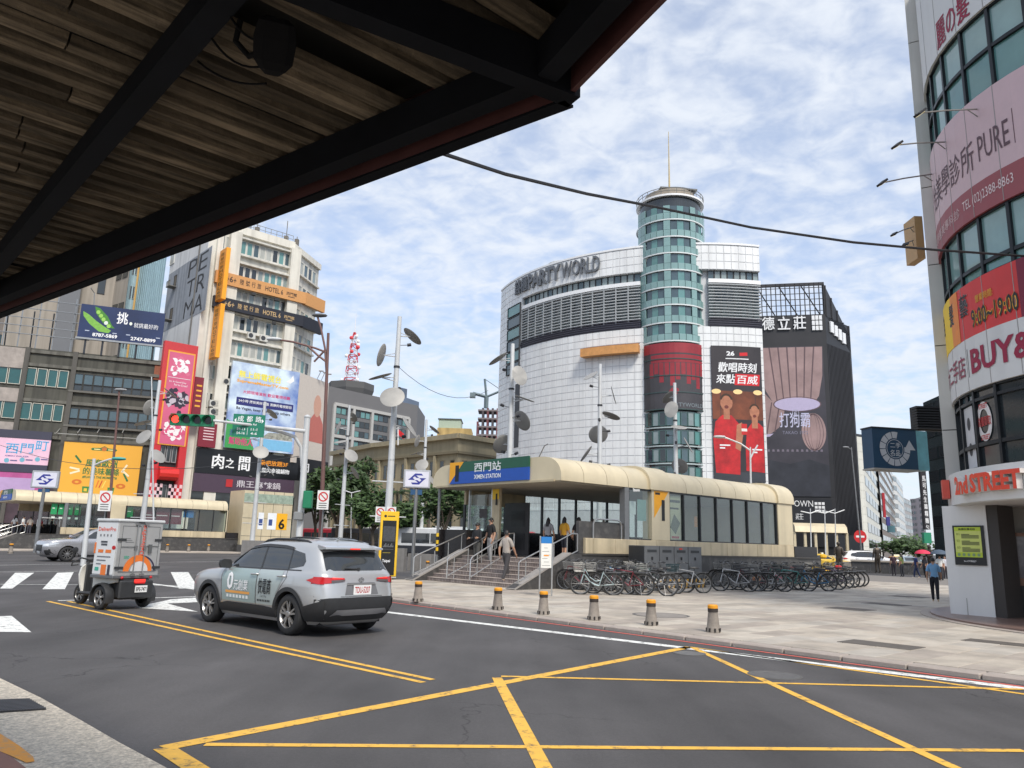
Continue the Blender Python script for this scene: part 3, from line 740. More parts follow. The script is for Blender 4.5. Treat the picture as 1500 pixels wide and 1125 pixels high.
def st1_extras():
    F = LFace((0,-.02,0),(1,0,0),(0,-1,0));ORG = cm(240,168,30,.5);BLK = cm(18,18,20,.5)
    mb = MB();F.poly(mb,[(7.42,4.02),(7.42,2.85),(8.45,4.02)],.006);pl_ = mb.build('orange_corner',ORG,st1,local=True)
    mb = MB();ftext(F,None,'1',7.95,2.75,.22,.9,.010,None,.03,mb=mb);mb.build('number',BLK,st1,local=True)
    mb = MB();F.poly(mb,[(7.5,3.86),(7.84,3.86),(7.84,3.95),(7.5,3.95)],.010);mb.build('header_print',BLK,st1,local=True)
    # map poster inside the first bay, notices
    G_ = LFace((0,.13,0),(1,0,0),(0,-1,0))
    def pr(name,m,q,d=.0):
        mb = MB();G_.poly(mb,q,d);mb.build(name,m,st1,local=True)
    r4 = lambda a,b,c,d: [(a,c),(b,c),(b,d),(a,d)]
    a = panes1[1][0]
    pr('map_poster',cm(196,190,158,.6),r4(a+.12,a+1.0,1.98,3.9),-.03)
    pr('map_print',cm(92,98,84,.6,scale=30,var=.5),[(a+.2,2.5),(a+.6,2.2),(a+.95,2.7),(a+.5,3.1)],-.026)
    pr('map_print',cm(176,60,60,.6),r4(a+.3,a+.85,2.02,2.12),-.026);pr('map_print',cm(60,62,60,.6),r4(a+.2,a+.95,3.6,3.72),-.026);pr('map_print',cm(60,62,60,.6),r4(a+.2,a+.85,3.3,3.38),-.026)
    pr('notice',cm(210,214,216,.5),r4(5.95,6.4,2.95,3.5),-.03);pr('notice',cm(128,160,156,.5),r4(6.5,7.1,2.7,3.6),-.03)
    pr('orange_pillar_print',cm(190,120,50,.6),r4(panes1[3][0]+.5,panes1[3][0]+.75,2.6,3.1),-.6)
    mb = MB();mb.box((2.35,.1,1.05),(.7,.12,1.7));
    c = MB();c.tube([(6.0,-.02,4.0),(6.0,-.12,3.95)],.03,8);c.box((6.0,-.2,3.93),(.09,.26,.09),R(20));c.build('security_camera',cm(225,226,224,.5),st1,local=True)
    # two lamps on the front of the roof
    c = MB();c.tube([(1.9,1.5,5.05),(1.7,1.0,5.45),(1.6,.7,5.5)],.02,6);c.build('roof_bracket',GREYM,st1,local=True)
    # number board inside by the far window
    N_ = LFace((2.9,6.6,0),(0,-1,0),(-1,0,0))
    mb = MB();mb.box((2.95,5.2,2.9),(.12,.5,2.3));mb.build('inner_pier',CREAM2,st1,local=True)
    mb = MB();mb.box((2.95,6.3,2.9),(.08,1.55,1.7));mb.build('inner_pane',PANE,st1,local=True)
    for y in (5.5,7.1):
        mb = MB();mb.box((2.95,y,2.6),(.10,.07,3.0));mb.build('inner_frame',SS,st1,local=True)
    mb = MB();mb.box((2.9,5.65,3.0),(.02,.01,.01));
    N2 = LFace((2.88,0,0),(0,-1,0),(-1,0,0));
    mb = MB();N2.poly(mb,[(-6.3,2.7),(-5.75,2.7),(-5.75,3.1),(-6.3,3.1)],.0);mb.build('notice',cm(70,66,66,.6),st1,local=True)
    mb = MB();N2.poly(mb,[(-5.42,3.5),(-4.98,3.5),(-4.98,3.95),(-5.42,3.95)],.015);mb.build('number_board',cm(240,200,60,.6),st1,local=True)
    mb = MB();ftext(N2,None,'1',-5.2,3.25,.12,.5,.02,None,.02,mb=mb);mb.build('number',BLK,st1,local=True)
    mb = MB();mb.box((4.0,5.0,2.25),(.06,1.6,2.3));mb.build('dark_panel',mat('dark_panel',(.05,.048,.05),.4),st1,local=True)
    for zz in (1.7,2.7):
        mb = MB();mb.box((3.965,4.9,zz),(.01,.9,.7));mb.build('panel_inset',mat('dark_panel2',(.035,.034,.036),.3),st1,local=True)
    # hazard bands on the corner post
    for k in range(6):
        mb = MB();mb.lathe([(.074,1.02+k*.16),(.074,1.02+k*.16+.16)],12,(1.9,8.05,0));mb.build('hazard_band',(cm(232,190,40) if k % 2 else cm(24,24,24)),st1,local=True)
st1_extras()
st6 = thing('station_entrance','long cream vaulted metro entrance at left with stairs down to street','station entrance',w3(11.6,78.0,.1),ANG)
F6 = Face([w3(11.6,78),w3(36,78)])
s6 = lambda x: F6.px(x,740)[0]
station(st6,20.2,'6',[1.65,s6(47),s6(63),s6(89),s6(113),s6(139),s6(163),s6(187),s6(212),s6(236),s6(260),s6(283),s6(305),s6(328),20.25],[(5.8,s6(98)),(s6(98),s6(118)),(s6(118),s6(140)),(s6(140),s6(160))]+[(s6(a),s6(b)) for a,b in ((187,208),(208,230),(230,252),(252,274),(274,294),(294,315),(315,334))],[(s6(163),s6(185)),(s6(335),20.2)],5.4,[])
def st6_extras():
    G_ = LFace((0,.35,0),(1,0,0),(0,-1,0));r4 = lambda a,b,c,d: [(a,c),(b,c),(b,d),(a,d)]
    def pr(name,m,q,d=.0):
        mb = MB();G_.poly(mb,q,d);mb.build(name,m,st6,local=True)
    for a,b in ((77,86),(88,97),(100,109),(112,121),(188,198)):
        pr('green_poster',cm(40,150,92,.5,var=.2,scale=6),r4(s6(a),s6(b),3.0,3.95));pr('poster_print',cm(225,235,225,.5),r4(s6(a)+.1,s6(b)-.2,3.5,3.58),.01);pr('poster_print',cm(225,235,225,.5),r4(s6(a)+.1,s6(b)-.1,2.62,2.8),.01)
    for a,b in ((210,229),(232,252),(254,270)): pr('maroon_poster',cm(110,40,58,.5,var=.2,scale=6),r4(s6(a),s6(b),2.5,3.95));pr('poster_print',cm(225,215,215,.5),r4(s6(a)+.05,s6(b)-.2,3.25,3.33),.01)
    pr('blue_sign',cm(40,110,170,.5),r4(s6(272),s6(287),3.2,3.9),.02)
    # lift block with number 6
    B = lambda name,m,c,d,par=st6: (lambda mb: (mb.box(c,d),mb.build(name,m,par,local=True))[1])(MB())
    a,b = s6(353),s6(425)
    bl = B('lift_block',CREAM,((a+b)/2,1.2,3.2),(b-a-.03,3.6,6.0))
    for k in range(1,5): B('panel_joint',FRAME,(a+(b-a)*k/5,-.605,3.2),(.03,.02,6.0),bl)
    for z in (1.6,3.4,4.9): B('panel_joint',FRAME,((a+b)/2,-.606,z),(b-a-.05,.02,.03),bl)
    G_.o = Vector((0,-.62,0))
    pr('mosaic_band',cm(150,166,150,.5,var=.4,scale=3),r4(a+.02,b-.02,5.0,5.9));pr('number_board',cm(240,178,40,.5),r4(b-1.7,b-.5,2.3,4.0));pr('lift_sign',cm(232,236,240,.5),r4(b-2.7,b-1.72,2.3,4.0));pr('lift_sign',cm(232,236,240,.5),r4(a+1.7,a+2.3,2.3,4.0))
    mb = MB();ftext(G_,None,'6',b-1.45,2.35,.7,1.1,.01,None,.03,mb=mb);mb.build('number',cm(18,18,20),st6,local=True)
    for q in (a+1.8,b-2.55): pr('lift_pictogram',cm(60,80,140,.5),r4(q,q+.4 if q < a+3 else q+.65,2.7,3.35),.006)
    B('plinth_block',GRAN,((a+b)/2+.3,.9,.35),(b-a+1.4,3.6,.7))
st6_extras()
# ------------------------------------------------------------------ buildings
def ring(F,par,name,m,s0,s1,z0,z1,d0,d1,**k):
    mb = MB();F.slab(mb,s0,s1,z0,z1,d0,d1);return mb.build(name,m,par,**k)
def flat(F,par,name,m,pts,d,**k):
    mb = MB();F.poly(mb,pts,d);return mb.build(name,m,par,**k)
def r4(a,b,c,d): return [(a,c),(b,c),(b,d),(a,d)]
def body(F,par,name,m,z1,depth,z0=0.0,d=0.0):
    """closed block behind a facade"""
    q = F.cuts(0,F.len);fr = [F.p(s,0,d) for s in q]
    bk = [fr[-1]-F.N[-1]*depth,fr[0]-F.N[-1 if F.flat else 0]*depth*(1 if F.flat else .3)]
    L = fr+bk;mb = MB();mb.loft([[p+ZV*z0 for p in L],[p+ZV*z1 for p in L]]);return mb.build(name,m,par)
def windows(F,par,xs,zs,m,frame=None,depth=.12,name='window',d0=.0,t=.07,skip=0):
    """one window per (s0,s1) x (z0,z1)"""
    for (a,b) in xs:
        for (c,e) in zs:
            if skip and random.random() < skip: continue
            fpiece(F,par,name,a,c,b-a,e-c,d0,depth,random.choice(m) if isinstance(m,list) else m,frame,t)
def spans(a,b,n,gap): 
    w = (b-a)/n;return [(a+i*w+gap/2,a+(i+1)*w-gap/2) for i in range(n)]
TEALG = mat('teal_glass',(.11,.26,.25),.07,0,.25,.25,spec=.9);DARKG = mat('dark_glass',(.025,.032,.036),.06,0,.3,.3,spec=.8)
GREENG = mat('green_glass',(.012,.085,.085),.1,0,.3,.4,spec=.8);BLUEG = mat('blue_glass',(.06,.10,.12),.08,0,.3,.4,spec=.8)
PALEG = mat('pale_glass',(.22,.27,.27),.15,0,.3,.4,spec=.8);CURT = mat('curtained_glass',(.38,.39,.36),.25,0,.25,.8)
WALLW = mat('white_tile',(.82,.83,.83),.4,0,.07,.25,streak=.14,dirt=(.60,.60,.58,.35));JOINT = mat('tile_joint',(.60,.61,.62),.8,0,.1,2)
WHITE = cm(236,237,238,.5);BLACK = cm(22,22,26,.5);DGREY = cm(58,60,64,.5)
def circle3(a,b,c):
    ax,ay,bx,by,cx,cy = a[0],a[1],b[0],b[1],c[0],c[1]
    d = 2*(ax*(by-cy)+bx*(cy-ay)+cx*(ay-by))
    ux = ((ax*ax+ay*ay)*(by-cy)+(bx*bx+by*by)*(cy-ay)+(cx*cx+cy*cy)*(ay-by))/d
    uy = ((ax*ax+ay*ay)*(cx-bx)+(bx*bx+by*by)*(ax-cx)+(cx*cx+cy*cy)*(bx-ax))/d
    return ux,uy,math.hypot(ax-ux,ay-uy)
def tiles(F,par,s0,s1,z0,z1,tw,th,m,d=0.0,skip=None,name='tile_field'):
    mb = MB();n = max(1,round((s1-s0)/tw));k = max(1,round((z1-z0)/th));w = (s1-s0)/n;h = (z1-z0)/k;g_ = .035
    for i in range(n):
        for j in range(k):
            a,b,c,e = s0+i*w+g_,s0+(i+1)*w-g_,z0+j*h+g_,z0+(j+1)*h-g_
            if skip and skip((a+b)/2,(c+e)/2): continue
            dd = d+.05+random.uniform(-.008,.008);A = [F.p(a,c,d),F.p(b,c,d),F.p(b,e,d),F.p(a,e,d)];Bq = [F.p(a+.02,c+.02,dd),F.p(b-.02,c+.02,dd),F.p(b-.02,e-.02,dd),F.p(a+.02,e-.02,dd)]
            mb.add(A+Bq,[(4,5,6,7),(0,1,5,4),(1,2,6,5),(2,3,7,6),(3,0,4,7)])
    return mb.build(name,m,par,kind='stuff')
def party():
    cx,cy,rr = circle3((-2,114.3),(8.8,98.8),(31.4,93.5))
    a0 = math.atan2(114.3-cy,-2-cx);a1 = math.atan2(93.5-cy,31.4-cx)
    if a0 < 0: a0 += 2*math.pi
    if a1 < 0: a1 += 2*math.pi
    F = Face([(cx+rr*math.cos(a0+(a1-a0)*i/30),cy+rr*math.sin(a0+(a1-a0)*i/30)) for i in range(31)])
    t = thing('department_store','white tiled curved department store with round glass tower','building',F.p(F.len/2,0,0),0)
    H = 40.0;zz = lambda y,x=933: F.px(x,y)[1];ss = lambda x,y=500: F.px(x,y)[0]
    body(F,t,'core',JOINT,H-.3,26,d=-.75)
    zt = [zz(399),zz(412.5),zz(418),zz(471),zz(481)]
    sl,sr = ss(764,480),ss(938,440)
    s2,s3 = ss(1038,430),F.len
    # solid walls: whole height left of the recess, above and below
    ring(F,t,'wall',JOINT,0,sl,0,H,-.75,0);ring(F,t,'wall',JOINT,sl,F.len,zt[0],H,-.75,0);ring(F,t,'wall',JOINT,sl,F.len,0,zt[4],-.75,0)
    tiles(F,t,0,sl,3,H-.1,.95,.95,WALLW);tiles(F,t,sl,F.len,zt[0],H-.1,.95,.95,WALLW);tiles(F,t,sl,F.len,6,zt[4],.95,.95,WALLW)
    ring(F,t,'parapet_cap',WHITE,0,F.len,H,H+.25,-.8,.12)
    # recess bands
    for a,b,n in ((sl,sr,22),(s2,s3,8)):
        w = (b-a)/n
        for i in range(n): fpiece(F,t,'window',a+i*w+.04,zt[1],w-.08,zt[0]-zt[1],-.5,.1,PALEG if i % 3 else BLUEG,DGREY,.06)
        ring(F,t,'white_sill',WHITE,a,b,zt[2],zt[1],-.7,.1)
        for i in range(n):
            for c,e,m in ((zt[3]+.25,(zt[2]+zt[3])/2,PALEG),((zt[2]+zt[3])/2+.05,zt[2]-.3,BLUEG if i % 4 else PALEG)): fpiece(F,t,'window',a+i*w+.03,c,w-.06,e-c,-.55,.08,m,cm(150,154,156,.5),.05)
        for i in range(12):
            z = zt[2]-.12-i*(zt[2]-zt[3]-.3)/11.5;ring(F,t,'louvre',cm(186,190,192,.5),a,b,z-.09,z,-.3,.05)
        ring(F,t,'dark_band',cm(50,48,60,.4),a,b,zt[4],zt[3],-.7,.06)
        for i in range(4): ring(F,t,'dark_louvre',cm(70,68,80,.4),a,b,zt[4]+.2+i*.28,zt[4]+.26+i*.28,.06,.16)
    for i in range(12):
        s = sl+(sr-sl)*i/12;ring(F,t,'post',cm(160,164,166,.5),s,s+.14,zt[3],zt[2],-.3,.08)
    # glazed stair strip at the left and banner
    a,b = ss(745,500),ss(763,500)
    for i in range(6): fpiece(F,t,'stair_window',a,zz(545,760)+i*1.75,b-a,1.6,0,.25,TEALG if i % 2 else BLUEG,DGREY,.08)
    bn = ring(F,t,'banner',cm(70,72,76,.6),ss(755,600),ss(761,600),zz(655,760),zz(562,760),0,.12)
    # orange gondola
    g_ = ring(F,t,'orange_gondola',mat('gondola',(.62,.30,.10),.6,0,.2,2),ss(857,515),ss(938,515),zz(519),zz(507),.3,1.3);ring(F,t,'gondola_rail',cm(120,70,40),ss(857,515),ss(938,515),zz(505),zz(504),.35,.5)
    # roof sign
    SG = cm(100,104,110,.5)
    p0,p1,p2,p3 = ss(757,415),ss(776,405),ss(824,395),ss(880,390)
    zb,zt2 = zz(424,757)+.6,zz(402,757)+.4
    zb = F.px(800,416)[1];zt2 = F.px(800,394)[1]
    ftext(F,t,'錢櫃',p0,zb,p1-p0-.2,zt2-zb,.35,SG,.02,name='roof_lettering',thick=.2)
    ftext(F,t,'PARTY',p1,zb,p2-p1-.15,zt2-zb,.35,SG,.035,name='roof_lettering',thick=.2)
    ftext(F,t,'WORLD',p2,zb,p3-p2,zt2-zb,.35,SG,.005,name='roof_lettering',thick=.2)
    # rooftop drum
    c = F.p(ss(787,390),H,-5);mb = MB();mb.lathe([(2.2,0),(2.2,1.6),(2.4,1.6),(2.4,1.9)],20,tuple(c));mb.build('roof_drum',cm(200,200,196),t)
    # round glass tower
    T = Vector((20.6,96.6,0));tr = 4.35
    def TF(r_): return Face([(T.x+r_*math.cos(R(190+k*8)),T.y+r_*math.sin(R(190+k*8))) for k in range(0,21)])
    F2 = TF(tr);tz = lambda y: F2.px(988,y)[1]
    top = tz(286)
    mb = MB();mb.lathe([(tr-.3,0),(tr-.3,top)],40,tuple(T));mb.build('tower_core',DARKG,t,smooth=True)
    lev = [tz(y) for y in (706,680,654,627,600,574,548,524,500,473,447,421.5,396,371,347,322,300)]
    n = 14;w = F2.len/n;SPAN = mat('spandrel_glass',(.22,.36,.35),.12,0,.15,.6,spec=.8)
    for i,(z0,z1) in enumerate(zip(lev,lev[1:])):
        upper = i >= 8
        mb = MB();mb.lathe([(tr+.13,z0),(tr+.13,z0+.17),(tr-.1,z0+.17),(tr-.1,z0)],44,tuple(T),cap=False);mb.build('floor_band',cm(214,220,220,.4) if upper else cm(170,182,182,.4),t,smooth=True)
        for k in range(n):
            solid = k in (0,1,5,9,12,13) if upper else k in (3,8)
            if upper:
                fpiece(F2,t,'glass_pane',k*w+.02,z0+.18,w-.04,.81,.02,.10,SPAN)
                fpiece(F2,t,'glass_pane',k*w+.02,z0+1.02,w-.04,z1-z0-1.1,.02 if solid else -.18,.10,SPAN if solid else (TEALG if k % 2 else BLUEG))
            else: fpiece(F2,t,'glass_pane',k*w+.03,z0+.32,w-.06,z1-z0-.6,.0,.10,PALEG if solid else (TEALG if k % 3 == 0 else (BLUEG if k % 2 else DARKG)),cm(90,120,118,.4),.05)
    # wrap poster on four storeys of the tower
    F3 = TF(tr+.16);zp0,zp1 = tz(600),tz(502);A = F3.px(944,560)[0];Bq = F3.px(1040,560)[0]
    ring(F3,t,'wrap_poster',mat('poster_dark',(.055,.05,.055),.35,0,.3,.3),A,Bq,zp0,zp1,0,.06)
    RD = mat('poster_red',(.30,.025,.035),.4,0,.25,.5)
    ring(F3,t,'wrap_print',RD,A+.02,Bq-.02,zp1-1.3,zp1-.02,.062,.068)
    ring(F3,t,'wrap_print',RD,A+1.2,Bq-1.2,zp1-2.5,zp1-1.5,.062,.068)
    hs = [3.4,2.6,4.6,3.2,5.4,4.0,2.8,4.9,3.9,5.8,3.0,4.4,2.7]
    for i,h in enumerate(hs): 
        q0 = A+1.0+i*(Bq-A-2.2)/13;ring(F3,t,'wrap_print',RD,q0,q0+(Bq-A-2.2)/13*.82,zp1-2.5-h*.55,zp1-2.55,.062,.068)
    ftext(F3,t,'PARTYWORLD',A+3.4,zp0+.35,4.6,.5,.075,cm(120,130,136),.01);ftext(F3,t,'49',A+3.4,zp0+1.8,1.3,.9,.075,RD,.03)
    for k in range(4): ring(F3,t,'poster_seam',cm(60,80,80),A,Bq,zp0+(zp1-zp0)*k/4,zp0+(zp1-zp0)*k/4+.12,.06,.12)
    mb = MB();mb.lathe([(tr-.2,top),(tr+.12,top),(tr+.12,top+.25),(tr-.6,top+.25)],44,tuple(T));mb.build('roof_rim',WHITE,t)
    mb = MB()
    for k in range(28): a = 2*math.pi*k/28;mb.tube([T+Vector((math.cos(a)*(tr+.05),math.sin(a)*(tr+.05),top+.2)),T+Vector((math.cos(a)*(tr+.08),math.sin(a)*(tr+.08),top+1.1))],.04,5)
    for z in (.8,1.3): mb.tube([T+Vector((math.cos(2*math.pi*k/32)*(tr+.07),math.sin(2*math.pi*k/32)*(tr+.07),top+z*.85)) for k in range(32)],.045,5,closed=True)
    mb.build('roof_railing',cm(120,120,116),t)
    mb = MB();mb.lathe([(tr-1.0,top+.3),(tr-1.0,top+1.5),(tr-2.2,top+1.7)],24,tuple(T));mb.build('roof_plant',cm(150,140,126),t)
    mb = MB();mb.box(T+Vector((.6,-1,top+1.9)),(5,3,.18),.1);mb.build('roof_plate',cm(110,110,108),t)
    mb = MB();mb.tube([T+ZV*(top+1),T+ZV*(top+4.5),T+ZV*(top+11.5)],[.16,.11,.04],8);mb.build('mast',cm(196,176,130),t)
    # beer advert on the right wing
    A,Bq,zb,zt3 = ss(1043,600),ss(1116,600),zz(706,1080),zz(508,1080)
    ad = thing('advert_banner','tall dark advert of two figures in red shirts on the store','billboard',F.p((A+Bq)/2,zb,.1),0)
    ring(F,ad,'panel',mat('ad_dark',(.03,.025,.03),.5,0,.3,.4),A,Bq,zb,zt3,.08,.30)
    w,h = Bq-A,zt3-zb;q = lambda a,b: (A+a*w,zb+b*h)
    def fl(name,m,pts,d=.31): return flat(F,ad,name,m,[q(*p) for p in pts],d)
    mb = MB()
    fl('stadium_print',mat('ad_stadium',(.16,.045,.02),.6,0,.6,.5),[(0,.45),(.5,.45),(1,.45),(1,.66),(.5,.66),(0,.66)],.304)
    for x in (.08,.5,.9):
        mb = MB();disc(F,mb,*q(x,.655),.09*w,.018*h,.308);mb.build('floodlight_print',cm(252,214,150,.5),ad)
    fl('lower_print',mat('ad_low',(.035,.04,.05),.6,0,.4,.5),[(0,0),(.5,0),(1,0),(1,.07),(.5,.07),(0,.07)],.306)
    SK = cm(176,116,88,.6,var=.25,scale=2);RS = cm(186,34,40,.6,var=.45,scale=.9)
    fl('shirt_print',RS,[(.04,.06),(.5,.05),(.52,.28),(.50,.42),(.36,.48),(.18,.48),(.05,.43),(.0,.30)],.312)
    fl('shirt_print',RS,[(.62,.08),(.99,.07),(.99,.40),(.9,.43),(.76,.43),(.66,.38),(.62,.25)],.312)
    fl('arm_print',SK,[(.42,.24),(.52,.22),(.60,.38),(.56,.43),(.46,.41)],.314)
    for x,y,r_ in ((.27,.57,.12),(.82,.51,.10)):
        fl('neck_print',SK,[(x-.06,y-.12),(x+.06,y-.12),(x+.06,y-.02),(x-.06,y-.02)],.313)
        mb = MB();disc(F,mb,*q(x,y),r_*w,r_*w*1.25,.316,20);mb.build('face_print',SK,ad)
        mb = MB();disc(F,mb,*q(x,y+.012),r_*w*1.05,r_*w*1.3,.318,16,15,165,.72);mb.build('hair_print',cm(60,40,26),ad)
        mb = MB();disc(F,mb,*q(x,y-.03),r_*w*.35,r_*w*.3,.319,12);mb.build('mouth_print',cm(110,50,44),ad)
    fl('can_print',cm(196,40,40),[(.55,.34),(.66,.34),(.66,.42),(.55,.42)],.320);fl('can_print',cm(230,226,220),[(.55,.365),(.66,.365),(.66,.385),(.55,.385)],.322)
    ftext(F,ad,'歡唱時刻',A+.12*w,zb+.80*h,.76*w,.075*h,.31,WHITE,.03,shear=.12);ftext(F,ad,'來點',A+.08*w,zb+.715*h,.36*w,.07*h,.31,WHITE,.03,shear=.12)
    fl('red_box_print',cm(206,30,40),[(.44,.705),(.94,.705),(.96,.79),(.46,.79)],.310);ftext(F,ad,'百威',A+.48*w,zb+.715*h,.42*w,.066*h,.318,WHITE,.03,shear=.12)
    ftext(F,ad,'26',A+.3*w,zb+.925*h,.16*w,.035*h,.31,WHITE,.04);fl('red_tie_print',cm(206,30,40),[(.56,.925),(.72,.93),(.72,.955),(.56,.95)]);fl('rule_print',WHITE,[(.28,.9),(.74,.9),(.74,.907),(.28,.907)])
    for x,y in ((.12,.255),(.75,.23)): fl('caption_print',WHITE,[(x,y),(x+.2,y),(x+.2,y+.01),(x,y+.01)],.32);fl('caption_print',WHITE,[(x,y-.02),(x+.1,y-.02),(x+.1,y-.01),(x,y-.01)],.32)
    return F
PF = party()
def takao():
    H = 39.0;a,b = onz(1108,417,H),onz(1206,413,H)
    F = Face([a,b]);t = thing('black_hotel','black clad hotel tower with lattice crown and lantern mural','building',(a+b)/2*Vector((1,1,0)) if False else Vector(((a.x+b.x)/2,(a.y+b.y)/2,0)),0)
    BK = mat('black_clad',(.022,.022,.026),.5,0,.3,.4);z = lambda y,x=1160: F.px(x,y)[1];L = F.len
    n = F.N[0];sdir = UX
    SL = 7.5;side = Face([b+sdir*0.02,b+sdir*SL]);zs = z(464)
    mb = MB();P = [F.p(0,0),F.p(L,0),side.p(SL,0),side.p(SL,0)+Vector((-6,12,0)),F.p(0,0)-n*16]
    mb.loft([[p for p in P],[p+ZV*zs for p in P]]);mb.build('core',BK,t)
    # sloping side screen above
    mb = MB();top = lambda s: H-.2-(H-side.px(1234,488)[1])*s/SL
    Q = [side.p(0,zs),side.p(SL,zs-4),side.p(SL,top(SL)),side.p(0,H-.2)];mb.loft([Q,[p-side.N[0]*.3 for p in Q]]);mb.build('side_screen',BK,t)
    # crown lattice: verticals and rails
    ring(F,t,'crown_rail',BK,0,L,H-.4,H,-.35,0);ring(F,t,'crown_rail',BK,0,L,zs,zs+.25,-.35,0)
    for i in range(15): ring(F,t,'lattice_bar',BK,i*L/14-.06,i*L/14+.06,zs,H,-.2,.0)
    for i in range(5): ring(F,t,'lattice_rail',BK,0,L,zs+.8+i*.85,zs+.87+i*.85,-.16,-.04)
    mb = MB()
    for k in range(3): mb.tube([F.p(L*k/3,H,-.8),F.p(L*(k+.9)/3,zs,-.8)],.09,5)
    mb.build('lattice_brace',BK,t)
    for i in range(5): mb = MB();mb.tube([side.p(.3+i*1.7,zs,.05),side.p(.3+i*1.7,top(.3+i*1.7),.05)],.12,5);mb.build('side_bar',BK,t)
    for i in range(18):
        ring(side,t,'side_rib',mat('rib',(.045,.045,.05),.5),i*.4+.05,i*.4+.12,4,zs-4,0,.08)
    # lettering
    WT = cm(232,234,236,.5);zb,zt = z(483),z(464)
    s0,s1 = F.px(1115,472)[0],F.px(1184,472)[0]
    for i,ch in enumerate('德立莊'): ftext(F,t,ch,s0+i*(s1-s0)/3+.1,zb,(s1-s0)/3*.78,zt-zb,.25,WT,.02,thick=.15)
    q0,q1 = F.px(1189,472)[0],F.px(1205,472)[0]
    for i in range(3):
        for j in range(3): ring(F,t,'logo_square',WT,q0+i*(q1-q0)/3,q0+(i+.8)*(q1-q0)/3,zb-.2+j*.75,zb+.42+j*.75,.02,.2)
    for i in range(4): ring(side,t,'side_letter',WT,1+i*1.2,1.9+i*1.2,z(486)-i*.3,z(470)-i*.3,.05,.25)
    # mural
    A,Bq,z0,z1 = F.px(1117,600)[0],F.px(1210,600)[0],z(727),z(508);Bq = min(Bq,L-.1);w,h = Bq-A,z1-z0
    mu = thing('lantern_mural','huge dark banner printed with glowing paper lanterns on black hotel','billboard',F.p((A+Bq)/2,z0,.1),0)
    ring(F,mu,'banner',mat('mural_dark',(.045,.042,.055),.5,0,.35,.3),A,Bq,z0,z1,.03,.12)
    PK = mat('lantern_pink',(.33,.225,.22),.6,0,.3,.4);PK2 = mat('lantern_rib',(.12,.075,.085),.6);LIT = cm(186,176,206,.5)
    q = lambda a,b: (A+a*w,z0+b*h)
    def fl(name,m,pts,d): flat(F,mu,name,m,[q(*p) for p in pts],d)
    fl('lantern_print',PK,[(0,.995),(0,.78),(.06,.70),(.16,.625),(.30,.585),(.55,.575),(.78,.59),(.90,.66),(.97,.80),(.99,.995)],.125)
    for k in range(1,7): x = k/7;fl('lantern_rib_print',PK2,[(x-.012,.995),(x+.012,.995),(.5+(x-.5)*.72+.01,.6),(.5+(x-.5)*.72-.008,.6)],.128)
    mb = MB();disc(F,mb,*q(.55,.605),.36*w,.045*h,.131);mb.build('lantern_mouth_print',LIT,mu)
    mb = MB();disc(F,mb,*q(.55,.605),.38*w,.052*h,.129,32,0,360,.93);mb.build('lantern_rim_print',PK2,mu)
    mb = MB();disc(F,mb,*q(.79,.42),.19*w,.125*h,.126);mb.build('lantern_print',PK,mu)
    for k in range(-3,4):
        mb = MB();disc(F,mb,*q(.79,.42),abs(k)*.05*w+.01,.123*h,.128,20,-88 if k > 0 else 92,88 if k > 0 else 268,.94);mb.build('lantern_rib_print',PK2,mu)
    fl('lantern_print',PK,[(0,.40),(.12,.41),(.25,.45),(.33,.52),(.36,.60),(.30,.585),(.16,.625),(0,.70)],.1265)
    for k,(a,b_) in enumerate(((.04,.40),(.17,.42))): fl('lantern_rib_print',PK2,[(a,b_),(a+.02,b_),(a+.12,.62),(a+.10,.62)],.129)
    fl('glow_print',LIT,[(0,.385),(.1,.39),(.16,.41),(.06,.405),(0,.40)],.130)
    ftext(F,mu,'打狗霸',A+.26*w,z0+.45*h,.48*w,.10*h,.135,cm(196,196,222),.008)
    ftext(F,mu,'TAKAO 1972',A+.30*w,z0+.405*h,.40*w,.022*h,.135,cm(130,130,150),.005)
    mb = MB();disc(F,mb,*q(.52,.545),.055*w,.025*h,.135,24,0,360,.85);mb.build('logo_print',cm(170,170,190),mu);ftext(F,mu,'S',A+.495*w,z0+.533*h,.05*w,.024*h,.135,cm(170,170,190),.02)
    for k in range(12): fl('bar_light_print',cm(120,112,126),[(.05+k*.075,.29),(.09+k*.075,.29),(.085+k*.075,.305),(.055+k*.075,.305)],.126)
    fl('skyline_print',mat('mural_low',(.03,.033,.045),.5,0,.4,.5),[(0,0),(1,0),(1,.20),(.7,.24),(.4,.21),(0,.24)],.127)
    # hotel name over the doors
    gs = ring(F,t,'entrance_sign',mat('entr',(.016,.017,.022),.4),A,Bq,z(800),z(731),.03,.2)
    ftext(F,t,'OWN',F.px(1163,738)[0],z(742),2.4,z(733)-z(742),.22,WT,.0);ftext(F,t,'莊',F.px(1165,757)[0],z(761),1.0,z(752)-z(761),.22,WT,0);ftext(F,t,'王',F.px(1166,772)[0],z(776),1.0,z(766)-z(776),.22,WT,0)
    for i in range(3):
        for j in range(3): ring(F,t,'logo_square',WT,F.px(1205,745)[0]+i*.45-1,F.px(1205,745)[0]+i*.45-.65,z(750)+j*.5,z(750)+j*.5+.35,.2,.22)
takao()
